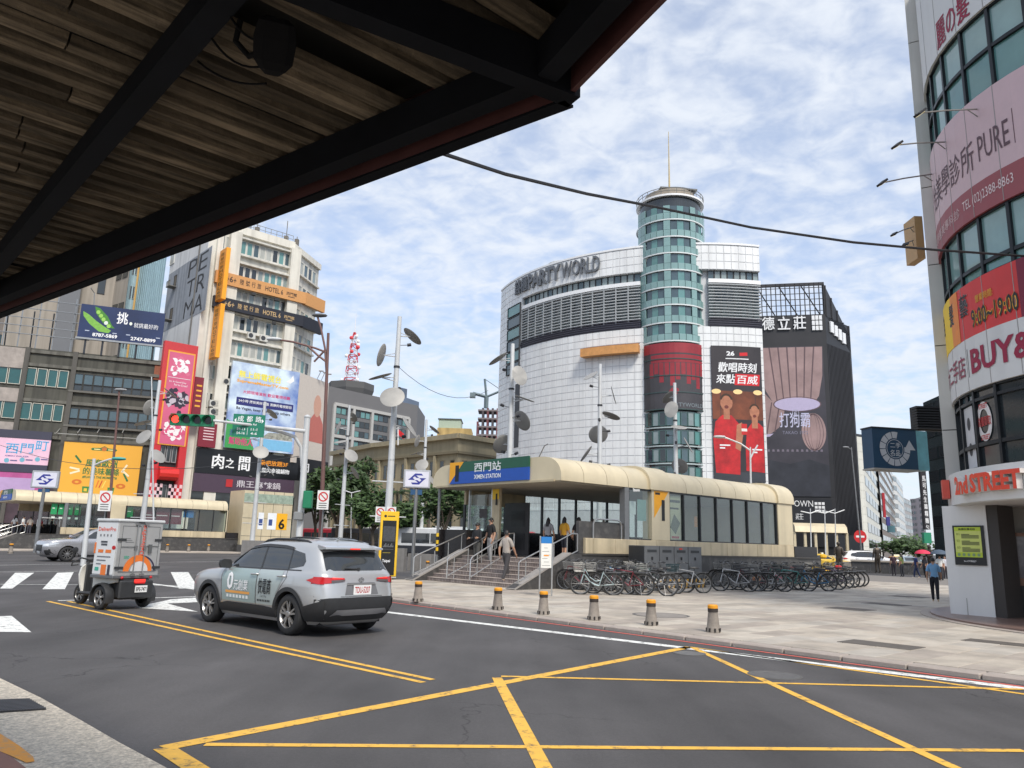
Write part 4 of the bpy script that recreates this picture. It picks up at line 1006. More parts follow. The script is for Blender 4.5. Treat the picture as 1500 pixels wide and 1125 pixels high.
# generic block: two visible facades with window grid
def block(name,label,top_pts,H,wall,zrows,ncols,glass,frame=None,depth=14,z0=2.0,roof=True,gap=.35,d=.03,group=None,cornice=None,rows=None,base=0.0,cat='building',side_depth=None):
    P = [onz(x,y,H) for x,y in top_pts];P = [Vector((p.x,p.y,0)) for p in P]
    t = thing(name,label,cat,(P[0]+P[-1])/2,0,group)
    L = P+[P[-1]+P[-1].normalized()*depth,P[0]+P[0].normalized()*depth];mb = MB();mb.loft([[p+ZV*base for p in L],[p+ZV*H for p in L]]);mb.build('wall',wall,t)
    faces = [Face([a,b]) for a,b in zip(P,P[1:])]
    for F,nc in zip(faces,ncols):
        if not nc: continue
        hs = (H-z0)/zrows
        xs = spans(.2,F.len-.2,nc,gap)
        for j in range(zrows):
            for a,b in xs: fpiece(F,t,'window',a,z0+j*hs+hs*.3,b-a,hs*.52,d-.02,.08,random.choice(glass) if isinstance(glass,list) else glass,frame,.06)
    if cornice:
        for F in faces: ring(F,t,'cornice',cornice,-.2,F.len+.2,H-.1,H+.35,-.3,.35)
    return t,faces
# ------------------------------------------------------------------ left hand side of the crossing
def plv(x,y,v):
    d = ray(x,y);return d*(v/d.dot(VX)) + ZV*EYE
def plu(x,y,u):
    d = ray(x,y);return d*(u/d.dot(UX)) + ZV*EYE
def shift(F,d): return Face([F.p(0,0,d),F.p(F.len,0,d)])
def sign_box(F,par,name,m,x0,y0,x1,y1,d0,d1):
    a,b,c,e = F.rect(x0,y0,x1,y1);o = ring(F,par,name,m,a,b,c,e,d0,d1);return o,(a,b,c,e)
fp = MB();fp.ubox(5,75,73.5,150,-.2,.10);struct('far_pavement',fp,FP)
CONC = mat('old_concrete',(.092,.090,.075),.9,0,.3,.5,.2,8,streak=.5,dirt=(.05,.05,.045,.5))
def lowrise():
    H = 22.0;a,b = onz(-70,498,H),onz(240,529,H);F = Face([a,b])
    t = thing('concrete_block','grimy grey concrete low-rise with green and dark strip windows','building',Vector((a.x,a.y,0)),0)
    body(F,t,'wall',CONC,H,14);z = lambda y,x: F.px(x,y)[1];s = lambda x,y=600: F.px(x,y)[0]
    # green windows bay
    for (x0,x1,n,g_) in ((30,94,4,GREENG),(-60,24,4,GREENG)):
        for y0,y1 in ((540,566),(591,616)):
            A,B = s(x0),s(x1);zt,zb = z(y0,60),z(y1,60)
            for p,q in spans(A,B,n,.1): fpiece(F,t,'window',p,zb,q-p,zt-zb,-.05,.2,g_,cm(190,188,176,.5),.07)
    for y0,y1 in ((546,571),(597,622)):
        A,B = s(101),s(232);zt,zb = z(y0,101),z(y1,101)
        for p,q in spans(A,B,9,.08):
            fpiece(F,t,'window',p,zb+.75,q-p,zt-zb-.75,-.05,.16,BLUEG,FRAME,.05);fpiece(F,t,'lower_pane',p,zb,q-p,.68,-.05,.16,DARKG,FRAME,.05)
        ring(F,t,'sill',mat('sill',(.14,.135,.12),.9),A-.3,B+.2,zb-.25,zb-.03,-.1,.35)
    for x in (28,100): ring(F,t,'pilaster',mat('pil',(.10,.095,.085),.9,streak=.4),s(x)-.25,s(x)+.25,0,H,0,.3)
    for y in (508,527,578,630): ring(F,t,'string_course',mat('course',(.15,.145,.125),.9,streak=.5),s(31),F.len,z(y+14,125)-.2,z(y+14,125)+.15,0,.22)
    ring(F,t,'rust_panel',mat('rust',(.26,.09,.05),.9,0,.3,2),s(219),s(233),z(556,225),z(531,225),0,.1)
    for y0,y1 in ((508,538),(568,588),(618,640)):
        ring(F,t,'corrugated_panel',mat('stripe_clad',(.34,.30,.27),.7,0,.3,1.2),s(-70),s(27),z(y1,10),z(y0,10),.0,.22)
    # floodlight bracket rail above the yellow billboard
    rl = MB()
    for x in (92,122,150,186): rl.tube([F.p(s(x),z(640,x),0),F.p(s(x),z(636,x),1.6)],.05,5);rl.tube([F.p(s(x),z(628,x),0),F.p(s(x),z(636,x),1.5)],.04,5)
    rl.tube([F.p(s(88),z(637,88),1.3),F.p(s(215),z(637,88),1.3)],.06,5);rl.build('light_rail',cm(150,150,146),t)
    # shopfronts at street level
    ring(F,t,'shop_front',mat('shop_dark',(.05,.03,.04),.5,0,.4,.8),0,F.len,0,z(715,100),.02,.12)
    # scaffold frame on the roof
    sc = thing('billboard_frame','bare steel billboard scaffold on the concrete low-rise roof','scaffold',F.p(s(-40),H,-1),0)
    ST = cm(150,154,158,.5,.4)
    for x in (-40,-15,8,35,60,88): mb = MB();mb.tube([F.p(s(x),H,-.6),F.p(s(x),z(430,60),-.6)],.07,5);mb.build('upright',ST,sc)
    for y in (438,452,466,478,490): mb = MB();mb.tube([F.p(s(-45),z(y,60),-.5),F.p(s(115),z(y,60),-.5)],.055,5);mb.build('rail',ST,sc)
    for x in (-20,20,50): mb = MB();mb.tube([F.p(s(x),H,-3),F.p(s(x+6),z(455,60),-.7)],.08,5);mb.build('brace',cm(70,74,80),sc)
    # pea pod billboard
    Fb = shift(F,.5);bb = thing('pea_pod_billboard','dark blue billboard with green pea pod on the low-rise roof','billboard',F.p(s(180),H,.5),0)
    A,B = Fb.px(121,470)[0],Fb.px(240,470)[0];P = [Fb.px(122,441),Fb.px(242,463),Fb.px(236,508),Fb.px(113,491)]
    zt,zb = (P[0][1]+P[1][1])/2,(P[2][1]+P[3][1])/2;s0,s1 = P[3][0],P[1][0];w,h = s1-s0,zt-zb
    ring(Fb,bb,'panel',cm(22,42,84,.45,var=.35,scale=.25),s0,s1,zb,zt,-.2,0);ring(Fb,bb,'panel_frame',ST,s0-.15,s1+.15,zb-.2,zb,-.3,.05)
    q = lambda a,b_: (s0+a*w,zb+b_*h)
    GP = cm(120,176,70,.5,var=.2);GD = cm(66,130,40,.5)
    flat(Fb,bb,'pod_print',GP,[q(*p) for p in ((.03,.78),(.10,.70),(.20,.52),(.30,.38),(.38,.28),(.35,.20),(.24,.22),(.12,.42),(.04,.64))],.006)
    flat(Fb,bb,'pod_print',GD,[q(*p) for p in ((.16,.96),(.22,.92),(.32,.70),(.38,.45),(.42,.36),(.36,.36),(.27,.50),(.18,.76))],.008)
    for x,y in ((.205,.80),(.24,.70),(.275,.60),(.31,.50),(.345,.41)): mb = MB();disc(Fb,mb,*q(x,y),.024*w,.06*h,.012,14);mb.build('pea_print',cm(216,226,214) if abs(x-.31) < .01 else cm(150,200,90),bb)
    ftext(Fb,bb,'挑',s0+.43*w,zb+.52*h,.13*w,.36*h,.01,WHITE,.02);ftext(Fb,bb,'就挑最好的',s0+.64*w,zb+.46*h,.29*w,.15*h,.01,WHITE,0)
    ftext(Fb,bb,'8787-5869',s0+.17*w,zb+.06*h,.29*w,.11*h,.01,WHITE,.03);ftext(Fb,bb,'2747-8899',s0+.62*w,zb+.06*h,.30*w,.11*h,.01,WHITE,.03)
    mb = MB();disc(Fb,mb,*q(.60,.56),.018*w,.05*h,.012,12);mb.build('pea_print',cm(226,232,220),bb)
    for x in (.08,.4,.56,.92): flat(Fb,bb,'rule_print',cm(180,190,210),[q(*p) for p in ((x,.20),(x+.05,.20),(x+.05,.225),(x,.225))],.01)
    for x in (.1,.3,.5,.7,.9): mb = MB();p = q(x,0);mb.tube([Fb.p(p[0],H-.1,-.3),Fb.p(p[0],zb-.1,-.2)],.12,5);mb.build('leg',cm(60,64,70),bb)
    mb = MB();mb.tube([Fb.p(q(.14,0)[0],zt,-.1),Fb.p(q(.13,0)[0],zt+1.4,.2),Fb.p(q(.09,0)[0],zt+1.8,.9)],.05,5);mb.build('lamp_arm',ST,bb)
    # pink district billboard
    Fp = shift(F,.9);pk = thing('pink_billboard','pink billboard with blue lettering beside the yellow billboard','billboard',F.p(s(40),5,.9),0)
    P = [Fp.px(0,642),Fp.px(75,645),Fp.px(71,682),Fp.px(0,678)];s0,s1 = Fp.px(-60,660)[0],P[1][0];zt,zb = P[1][1],P[2][1];w,h = s1-s0,zt-zb
    ring(Fp,pk,'panel',cm(226,186,206,.5,var=.12,scale=.5),s0,s1,zb,zt,-.3,0);ring(Fp,pk,'top_band',cm(60,60,76,.5),s0,s1,zt+.005,zt+.9,-.3,.03);ring(Fp,pk,'lower_band',cm(56,56,74,.5),s0,s1,zb-.9,zb-.005,-.3,.03)
    k0 = Fp.px(8,660)[0];k1 = Fp.px(72,660)[0]
    for i,(ch,dz) in enumerate(zip('西門町',(0,.04,.2))): 
        ftext(Fp,pk,ch,k0+i*(k1-k0)*.34,zb+(.40+dz*.8)*h,(k1-k0)*.29,.38*h,.012,cm(236,246,250),.05);ftext(Fp,pk,ch,k0+i*(k1-k0)*.34,zb+(.40+dz*.8)*h,(k1-k0)*.29,.38*h,.018,cm(70,150,200),.012)
    ftext(Fp,pk,'XIMEN WALKER',k0,zb+.27*h,(k1-k0)*.55,.06*h,.012,cm(90,90,150),.01)
    for i in range(3): mb = MB();disc(Fp,mb,k0+(.06+.35*i)*(k1-k0),zb+(.12+.05*i)*h,.25,.25,.012,16);mb.build('dot_print',cm(110,170,190),pk);flat(Fp,pk,'rule_print',cm(110,100,140),r4(k0+(.14+.35*i)*(k1-k0),k0+(.3+.35*i)*(k1-k0),zb+(.1+.05*i)*h,zb+(.15+.05*i)*h),.012)
    p2 = thing('magenta_billboard','magenta and lilac billboard below the pink one','billboard',F.p(s(40),3,.9),0)
    zb2 = Fp.px(35,722)[1];ring(Fp,p2,'panel',cm(176,84,140,.5,var=.3,scale=.4),s0,s1-.2,zb2,zb-.92,-.3,-.02)
    ring(Fp,p2,'lilac_print',cm(176,150,190,.5,var=.2,scale=.4),k0-.5,s1-.9,zb2+.02,zb-1.5,-.02,.0)
    # yellow fries billboard
    Fy = shift(F,.9);yl = thing('yellow_billboard','large yellow billboard with green lettering about fries','billboard',F.p(s(150),5,.9),0)
    P = [Fy.px(94,646),Fy.px(209,654),Fy.px(200,724),Fy.px(85,719)];s0,s1 = (P[0][0]+P[3][0])/2,(P[1][0]+P[2][0])/2;zt,zb = (P[0][1]+P[1][1])/2,P[3][1]-1.2;w,h = s1-s0,zt-zb
    ring(Fy,yl,'panel',cm(230,170,58,.5,var=.04,scale=.3),s0,s1,zb,zt,-.3,0);ring(Fy,yl,'edge',cm(70,66,58),s0-.12,s1+.12,zt+.004,zt+.14,-.3,.05)
    q = lambda a,b_: (s0+a*w,zb+b_*h);GR = cm(34,110,60,.5)
    ftext(Fy,yl,'風靡歐洲',s0+.30*w,zb+.60*h,.40*w,.13*h,.012,GR,.03);ftext(Fy,yl,'的美味薯條',s0+.28*w,zb+.47*h,.46*w,.12*h,.012,GR,.03);ftext(Fy,yl,'#FLAVOR THE MOMENT#',s0+.28*w,zb+.405*h,.44*w,.045*h,.012,GR,.03)
    flat(Fy,yl,'emblem_print',GR,[q(*p) for p in ((.36,.88),(.66,.88),(.68,.90),(.66,.92),(.56,.925),(.51,.96),(.46,.925),(.36,.92),(.34,.90))],.010);mb = MB();disc(Fy,mb,*q(.51,.91),.035*w,.035*h,.016,16);mb.build('emblem_print',cm(190,110,50),yl)
    flat(Fy,yl,'emblem_print',cm(240,220,150),[q(*p) for p in ((.38,.892),(.46,.892),(.46,.908),(.38,.908))],.014);flat(Fy,yl,'emblem_print',cm(240,220,150),[q(*p) for p in ((.56,.892),(.64,.892),(.64,.908),(.56,.908))],.014)
    for x,y,a in ((.20,.72,-50),(.17,.56,170),(.18,.50,200),(.80,.60,60),(.82,.52,-40),(.83,.45,-60)):
        ca,sa = math.cos(R(a)),math.sin(R(a));flat(Fy,yl,'spark_print',GR if x in (.20,.83) else cm(240,226,190),[(q(x,y)[0]+u_*ca-v_*sa,q(x,y)[1]+u_*sa+v_*ca) for u_,v_ in ((-.5,-.1),(.5,-.1),(.5,.1),(-.5,.1))],.012)
    for x in (.34,.66):
        flat(Fy,yl,'cup_print',cm(60,130,60),[q(x-.035,.17),q(x+.035,.17),q(x+.045,.27),q(x-.045,.27)],.012);flat(Fy,yl,'cup_print',cm(226,190,60),[q(x-.02,.19),q(x+.02,.19),q(x+.02,.24),q(x-.02,.24)],.016)
    for k in range(3): flat(Fy,yl,'fries_print',[cm(220,110,40),cm(200,60,40),cm(240,210,100)][k],[q(.46+k*.04,.26),q(.475+k*.04,.26),q(.50+k*.045,.38),q(.485+k*.045,.38)],.012)
    for x,y in ((.22,.34),(.78,.30)): mb = MB();disc(Fy,mb,*q(x,y),.5,.3,.012,14,0,360,.4);mb.build('ring_print',cm(206,110,40),yl)
lowrise()
HOTW = mat('hotel_wall',(.68,.66,.60),.8,0,.14,.4,.15,8,streak=.3,dirt=(.34,.32,.27,.35));HOTC = mat('hotel_column',(.72,.69,.61),.8,0,.12,.5,streak=.22)
def hotel():
    v = 92.0;A,B = plv(309,330,v),plv(430,357,v);H = plv(335,327,v).z
    A.z = B.z = 0;D = B+Vector((.20,1,0)).normalized()*8;F = Face([A,B]);F2 = Face([B,D])
    uL = A.dot(UX);far = plu(246,420,uL);far.z = 0;FL = Face([far,A])
    t = thing('hotel_building','tall weathered cream hotel with rows of windows and tan sign band','building',(A+B)/2,0)
    mb = MB();L = [A,B,D,D-UX*10+VX*6,far];mb.loft([[p-VX*0 for p in L],[p+ZV*(H-1) for p in L]]);mb.build('wall',HOTW,t)
    z = lambda y,x=375: F.px(x,y)[1];s = lambda x,y=450: F.px(x,y)[0]
    ring(F,t,'parapet',HOTC,-.1,F.len+.1,H-1,H,-.4,.35);ring(F2,t,'parapet',HOTC,-.1,F2.len,H-1,H-.2,-.4,.35);ring(FL,t,'parapet',HOTC,0,FL.len,H-1,H,-.4,.05)
    zs = [z(y) for y in (378,415,452,489,527,566,606,640)]   # window bottoms at px x = 375
    GM = [PALEG,CURT,BLUEG,TEALG,DARKG,CURT];WF = cm(206,206,200,.5)
    for i,zb in enumerate(zs):
        hw = 1.75
        for p,q in spans(s(342),s(419),8,.12): fpiece(F,t,'window',p,zb,q-p,hw,-.05,.14,random.choice(GM),WF,.07)
        for p,q in spans(s(311),s(328),2,.12): fpiece(F,t,'window',p,zb,q-p,hw,-.05,.14,random.choice(GM),WF,.07)
        for p,q in spans(.8,F2.len-.8,5,.25): fpiece(F2,t,'window',p,zb,q-p,hw,-.05,.14,random.choice(GM),WF,.07)
        ring(F,t,'ledge',HOTW,s(340),s(421),zb-.35,zb-.12,-.1,.5);ring(F2,t,'ledge',HOTW,.3,F2.len-.2,zb-.35,zb-.12,-.1,.4)
        ring(F,t,'hood',HOTW,s(340),s(421),zb+hw+.15,zb+hw+.35,-.1,.55)
    for x in (333,424): ring(F,t,'column',HOTC,s(x)-.7,s(x)+.7,0,H-1,0,.75)
    ring(F,t,'column',HOTC,s(309)-.2,s(309)+.5,0,H-1,0,.5)
    # white side wall with grey mural
    ring(FL,t,'side_wall',mat('hotel_side',(.66,.66,.65),.8,0,.08,.4,streak=.2),0,FL.len,0,H-1.02,0,.06)
    a,b,c,e = FL.px(246,475)[0],FL.px(303,440)[0],FL.px(300,455)[1],FL.px(303,366)[1]
    ring(FL,t,'mural_panel',mat('mural_grey',(.30,.32,.35),.8,0,.2,.5,streak=.3),.1,b,c,e,.06,.09)
    INK = cm(36,36,38)
    for i,ch in enumerate(('PE','TR','MA')): ftext(FL,t,ch,FL.px(272,440)[0],e-(i+1)*(e-c)/3+.3,(b-FL.px(272,440)[0])*.85,(e-c)/3-.5,.10,INK,-.005,name='mural_lettering',shear=.1)
    for zz_ in (c+1,(c+e)/2+1.5):
        mb = MB();ss_ = FL.px(252,440)[0];FL.slab(mb,ss_,ss_+1.4,zz_,zz_+.1,.1,1.0)
        for k in range(7): mb.tube([FL.p(ss_+k*.23,zz_,.95),FL.p(ss_+k*.23,zz_+.8,.95)],.03,4)
        mb.tube([FL.p(ss_,zz_+.8,.95),FL.p(ss_+1.4,zz_+.8,.95)],.04,4);mb.build('cage_balcony',cm(120,118,112),t)
        fpiece(FL,t,'side_window',ss_+.2,zz_+.3,1.0,1.5,.06,.08,DARKG,FRAME,.06)
    fpiece(FL,t,'side_window',FL.px(252,372)[0],FL.px(258,384)[1],1.6,1.7,.06,.1,CURT,WF,.08)
    mb = MB();mb.tube([FL.p(FL.px(290,400)[0],3,.15),FL.p(FL.px(290,400)[0],H-1,.15)],.09,5);mb.build('drain_pipe',cm(110,108,104),t)
    # roof clutter
    for x,r_ in ((360,.9),(372,.8),(350,.6)):
        mb = MB();p = F.p(s(x,340),H,-3);mb.lathe([(r_,0),(r_,1.9),(r_*.8,2.1),(.1,2.25)],14,tuple(p));mb.build('water_tank',cm(170,174,178,.4,.5),t)
    mb = MB()
    for k in range(15): p = F.p(F.len*k/14,H,-.2);mb.tube([p,p+ZV*1.0],.035,4)
    mb.tube([F.p(0,H+1,-.2),F.p(F.len,H+1,-.2)],.04,4);mb.tube([F.p(0,H+.5,-.2),F.p(F.len,H+.5,-.2)],.03,4);mb.build('roof_railing',cm(140,140,136),t)
    for k,(x,h_) in enumerate(((424,3.2),(380,1.6),(440,1.4))): mb = MB();mb.tube([F.p(s(x,350),H,-1),F.p(s(x,350),H+h_,-1)],.05,4);mb.box(F.p(s(x,350),H+.5,-1),(.5,.5,1.0));mb.build('aerial',cm(110,104,96),t)
    for x,y in ((329,560),(310,592),(310,604),(365,493),(383,497)):
        sx_,z_ = F.px(x,y);mb = MB();F.slab(mb,sx_-.5,sx_+.5,z_-.4,z_+.4,.3,.75);ac = mb.build('air_conditioner',cm(200,200,194),t)
        mb = MB();disc(F,mb,sx_-.1,z_,.3,.3,.765,16);mb.build('fan_grille',DGREY,ac)
    # hotel sign bands
    Fs = shift(F,1.0)
    def band(nm,lab,y0,y1,colr,txtc,x0=317,x1=448):
        a = Fs.px(x0,y0);a2 = Fs.px(x0,y1);b = Fs.px(x1,440)[0];o = thing(nm,lab,'sign',Fs.p((a[0]+b)/2,a2[1],0),0)
        ring(Fs,o,'panel',colr,a[0],b,a2[1],a[1],-.5,0);h = a[1]-a2[1];w = b-a[0]
        e = Fs.p(b,0,0);F3 = Face([e,e+Vector((.42,.91,0)).normalized()*4]);ring(F3,o,'end_panel',colr,.02,4,a2[1]-.1,a[1]+.05,-.5,0)
        ftext(Fs,o,'6',a[0]+.145*w,a2[1]+.26*h,.035*w,.5*h,.012,txtc,.02);
        for dx in (.11,.185): flat(Fs,o,'ornament',txtc,r4(a[0]+dx*w,a[0]+(dx+.03)*w,a2[1]+.45*h,a2[1]+.53*h),.012);flat(Fs,o,'ornament',txtc,r4(a[0]+(dx+.012)*w,a[0]+(dx+.018)*w,a2[1]+.3*h,a2[1]+.66*h),.014)
        for i,ch in enumerate('陸號行旅'): ftext(Fs,o,ch,a[0]+(.255+i*.062)*w,a2[1]+.28*h,.042*w,.46*h,.012,txtc,.012)
        ftext(Fs,o,'HOTEL 6',a[0]+.53*w,a2[1]+.28*h,.20*w,.44*h,.012,txtc,.015);ftext(Fs,o,'西門館',a[0]+.77*w,a2[1]+.38*h,.12*w,.3*h,.012,txtc,.015);flat(Fs,o,'rule_print',txtc,r4(a[0]+.79*w,a[0]+.87*w,a2[1]+.24*h,a2[1]+.30*h),.012)
        for k in range(2): mb = MB();q0 = Fs.p(a[0]+(.4+.25*k)*w,a2[1]-.5,.3);mb.box(q0,(.5,.5,.35),.4);mb.build('spot_lamp',cm(30,30,32),o)
    band('tan_hotel_sign','tan hotel sign band with dark lettering, upper of two',395,413,cm(206,150,92,.5),cm(66,52,44))
    band('black_hotel_sign','black hotel sign band with tan lettering, lower of two',432,449,cm(34,36,46,.5),cm(196,166,120),314,447)
    # orange blade signs
    for (y0,y1,x,lab) in ((368,444,309,'upper orange vertical blade sign projecting from hotel corner'),(449,528,300,'lower orange vertical blade sign projecting from hotel corner')):
        sx_ = s(x+6,(y0+y1)/2);zt,zb = F.px(x,y0)[1],F.px(x,y1)[1];o = thing('blade_sign',lab,'sign',F.p(sx_,zb,1),0,'orange blade signs')
        mb = MB();F.slab(mb,sx_,sx_+.5,zb,zt,.9,2.9);mb.build('panel',cm(242,164,36,.5),o)
        FB = Face([F.p(sx_,0,.9),F.p(sx_,0,2.9)])
        ring(FB,o,'dark_face',cm(226,148,44,.5),.03,1.97,zb+.03,zt-.03,.0,.03);vtext(FB,o,'陸號行旅HOTEL6西門館',.5,zt-.5,1.0,(zt-zb)/16,(zt-zb)/16*.32,.04,cm(90,66,40),.0)
    # ground floors: black restaurant sign, purple shop, red canopy stays below
    Fk = shift(F,.9);bk = thing('restaurant_sign','black restaurant sign with big white brush characters','sign',Fk.p(s(360),8,0),0)
    P = [Fk.px(289,655),Fk.px(438,668),Fk.px(438,702),Fk.px(289,692)];s0,s1,zt,zb = P[0][0],P[1][0],P[0][1],P[3][1];w,h = s1-s0,zt-zb
    ring(Fk,bk,'panel',cm(20,20,24,.3),s0,s1,zb,zt,-.4,0);e = Fk.p(s1,0,0);F3 = Face([e,e+Vector((.42,.91,0)).normalized()*6]);ring(F3,bk,'end_panel',cm(22,22,26,.3),.02,6,zb,zt,-.4,0);ftext(F3,bk,'肉',.5,zb+.4*h,1.6,.45*h,.012,WHITE,.03)
    for i,ch in enumerate('肉之間'): ftext(Fk,bk,ch,s0+(.15+i*.125)*w,zb+(.22+.06*(i == 1))*h,(.105 if i != 1 else .08)*w,(.58 if i != 1 else .4)*h,.012,WHITE,.045)
    ftext(Fk,bk,'樂吧放題3F',s0+.60*w,zb+.52*h,.29*w,.22*h,.012,cm(236,150,40),.03);ftext(Fk,bk,'太盤肉幸福鍋物',s0+.58*w,zb+.22*h,.33*w,.2*h,.012,WHITE,.03)
    pb = thing('purple_shop_sign','dark purple shop front sign with small red seal','sign',Fk.p(s(340),6,0),0)
    z2 = Fk.px(330,722)[1];ring(Fk,pb,'panel',cm(74,58,74,.5),s0,s1-.3,z2,zb-.02,-.4,-.05)
    sq = Fk.px(331,708);flat(Fk,pb,'seal_print',cm(180,40,44),r4(sq[0],sq[0]+.8,sq[1]-.4,sq[1]+.5),.0);ftext(Fk,pb,'鼎王麻辣鍋',sq[0]+1.3,sq[1]-.35,5.6,.85,.0,cm(206,200,206),.01)
    ring(Fk,t,'shop_glass',DARKG,s0,s1,0,z2-.02,-.5,-.3)
    # big blue billboard
    Fm = shift(F,1.3);sm = thing('blue_tv_billboard','large sky blue billboard with yellow Chinese headline on hotel','billboard',Fm.p(s(385),12,0),0)
    P = [Fm.px(341,528),Fm.px(439,545),Fm.px(430,666),Fm.px(329,655)];s0,s1 = (P[0][0]+P[3][0])/2,(P[1][0]+P[2][0])/2;zt,zb = P[0][1],P[3][1];w,h = s1-s0,zt-zb
    def skym(): 
        m = mat('bill_sky',(.22,.42,.72),.5,0,.0,.2,streak=0);nt = m.node_tree;N = nt.nodes;L = nt.links;tc = N.new('ShaderNodeTexCoord');n = N.new('ShaderNodeTexNoise');n.inputs['Scale'].default_value = .35;n.inputs['Detail'].default_value = 5;L.new(tc.outputs['Object'],n.inputs[0])
        cr = N.new('ShaderNodeValToRGB');cr.color_ramp.elements[0].color = (.05,.13,.45,1);cr.color_ramp.elements[0].position = .3;cr.color_ramp.elements[1].color = (.70,.82,.90,1);cr.color_ramp.elements[1].position = .62;L.new(n.outputs[0],cr.inputs[0]);L.new(cr.outputs[0],N['Principled BSDF'].inputs['Base Color']);return m
    ring(Fm,sm,'panel',skym(),s0,s1,zb,zt,-.4,0);e = Fm.p(s1,0,0);F3 = Face([e+UX*.02,e+Vector((.32,.95,0)).normalized()*7]);ring(F3,sm,'side_panel',cm(206,196,186,.5),.02,7,zb-1,zt,-.4,0)
    mb = MB();disc(F3,mb,4.6,zb+.66*h,.9,1.5,.012,20);mb.build('portrait_print',cm(206,160,140),sm);flat(F3,sm,'portrait_print',cm(190,110,100),[(2.5,zb+.2*h),(6.5,zb+.2*h),(6.2,zb+.45*h),(5.2,zb+.56*h),(4.0,zb+.56*h),(2.9,zb+.45*h)],.010)
    ftext(Fm,sm,'無上師電視台',s0+.10*w,zb+.82*h,.62*w,.085*h,.014,cm(246,230,60),.04);ftext(Fm,sm,'SupremeMasterTV.com',s0+.08*w,zb+.755*h,.76*w,.045*h,.014,cm(240,170,60),.035)
    ftext(Fm,sm,'大師現場演說 歡迎電視收聽',s0+.18*w,zb+.64*h,.70*w,.04*h,.014,cm(216,60,120),.02)
    flat(Fm,sm,'navy_strip',cm(40,44,110),r4(s0+.10*w,s0+.94*w,zb+.50*h,zb+.59*h),.012);ftext(Fm,sm,'24小時 播放美好正面 清靜的電視節目',s0+.13*w,zb+.535*h,.78*w,.035*h,.018,WHITE,.015)
    ftext(Fm,sm,'Be Vegan, keep Peace, help others.',s0+.11*w,zb+.44*h,.80*w,.042*h,.014,cm(30,34,60),.02)
    flat(Fm,sm,'green_print',cm(60,150,80),[(s0,zb),(s0+.42*w,zb),(s0+.30*w,zb+.22*h),(s0,zb+.32*h)],.012);ftext(Fm,sm,'深持和平',s0+.05*w,zb+.14*h,.30*w,.07*h,.02,cm(60,60,150),.04);ftext(Fm,sm,'幫助他人',s0+.05*w,zb+.04*h,.34*w,.085*h,.02,cm(206,50,120),.04)
    flat(Fm,sm,'pale_print',cm(120,180,216),r4(s0+.46*w,s0+.97*w,zb+.02*h,zb+.14*h),.012);flat(Fm,sm,'crowd_print',cm(150,150,140,.6,var=.8,scale=3),[(s0+.5*w,zb+.15*h),(s0+.97*w,zb+.15*h),(s0+.94*w,zb+.24*h),(s0+.6*w,zb+.22*h)],.012)
    flat(Fm,sm,'dove_print',WHITE,[(s0+.80*w,zb+.86*h),(s0+.86*w,zb+.84*h),(s0+.92*w,zb+.88*h),(s0+.90*w,zb+.95*h),(s0+.86*w,zb+.90*h)],.012)
    for k in range(3): mb = MB();p = F3.p(4+k,zt,0);mb.tube([p,p+Vector((.5,-.4,.9+k*.1))],.05,4);mb.box(p+Vector((.6,-.5,1.0)),(.6,.35,.12),.3);mb.build('lamp_arm',cm(150,150,150),sm)
    # pink dessert billboard on a red frame
    Fi = shift(F,2.2);ib = thing('dessert_billboard','tall pink dessert billboard in a red frame','billboard',Fi.p(s(255),10,0),0)
    P = [Fi.px(240,498),Fi.px(291,508),Fi.px(274,655),Fi.px(226,650)];s0,s1 = (P[0][0]+P[3][0])/2,(P[1][0]+P[2][0])/2;zt,zb = P[0][1],P[3][1];w,h = s1-s0,zt-zb
    ring(Fi,ib,'frame',cm(196,58,62,.5),s0,s1,zb,zt,-.6,0);ring(Fi,ib,'gold_border',cm(226,160,60,.5),s0+.13*w,s1-.06*w,zb,zt-.085*h,0,.05);ring(Fi,ib,'panel',cm(206,96,130,.5,var=.1,scale=.3),s0+.17*w,s1-.10*w,zb+.01*h,zt-.10*h,.05,.08)
    rnd = random.Random(3)
    for cy,c1,c2 in ((.78,(236,232,234),(214,110,140)),(.44,(52,44,60),(190,180,190)),(.14,(232,226,226),(206,80,120))):
        for k in range(46):
            x,y = rnd.gauss(.53,.12),cy+rnd.gauss(0,.04)
            x = min(max(x,.25),.83);mb = MB();a0 = rnd.random()*6
            F_ = [(s0+x*w+math.cos(a0+i*1.05)*rnd.uniform(.15,.42),zb+y*h+math.sin(a0+i*1.05)*rnd.uniform(.15,.42)) for i in range(6)]
            flat(Fi,ib,'dessert_print',cm(*(c1 if rnd.random() < .65 else c2)),F_,.085+k*.0006)
    ftext(Fi,ib,"It's A Good Day",s0+.25*w,zb+.60*h,.5*w,.022*h,.09,WHITE,0);ftext(Fi,ib,'For Ice Cream!',s0+.4*w,zb+.575*h,.4*w,.02*h,.09,WHITE,0);flat(Fi,ib,'rule_print',WHITE,r4(s0+.2*w,s1-.14*w,zb+.65*h,zb+.654*h),.09)
    # red frame below with windows
    rf = thing('red_frame','red steel portal with checker trim under dessert billboard','frame',Fi.p(s(245),4,0),0);RDM = cm(190,44,50,.5)
    z3 = Fi.px(240,722)[1]-1;q0,q1 = Fi.px(220,690)[0],Fi.px(270,690)[0]
    ring(Fi,rf,'post',RDM,q0,q0+.8,z3,zb-.02,-.6,0);ring(Fi,rf,'post',RDM,q1-.8,q1,z3,zb-.02,-.6,0);zz0 = Fi.px(245,694)[1]
    mb = MB();mb.tube([Fi.p(q0+.8,zz0,.1),Fi.p(q1-.8,zz0,.1)],.75,12);mb.build('barrel',cm(206,44,40,.35),rf);
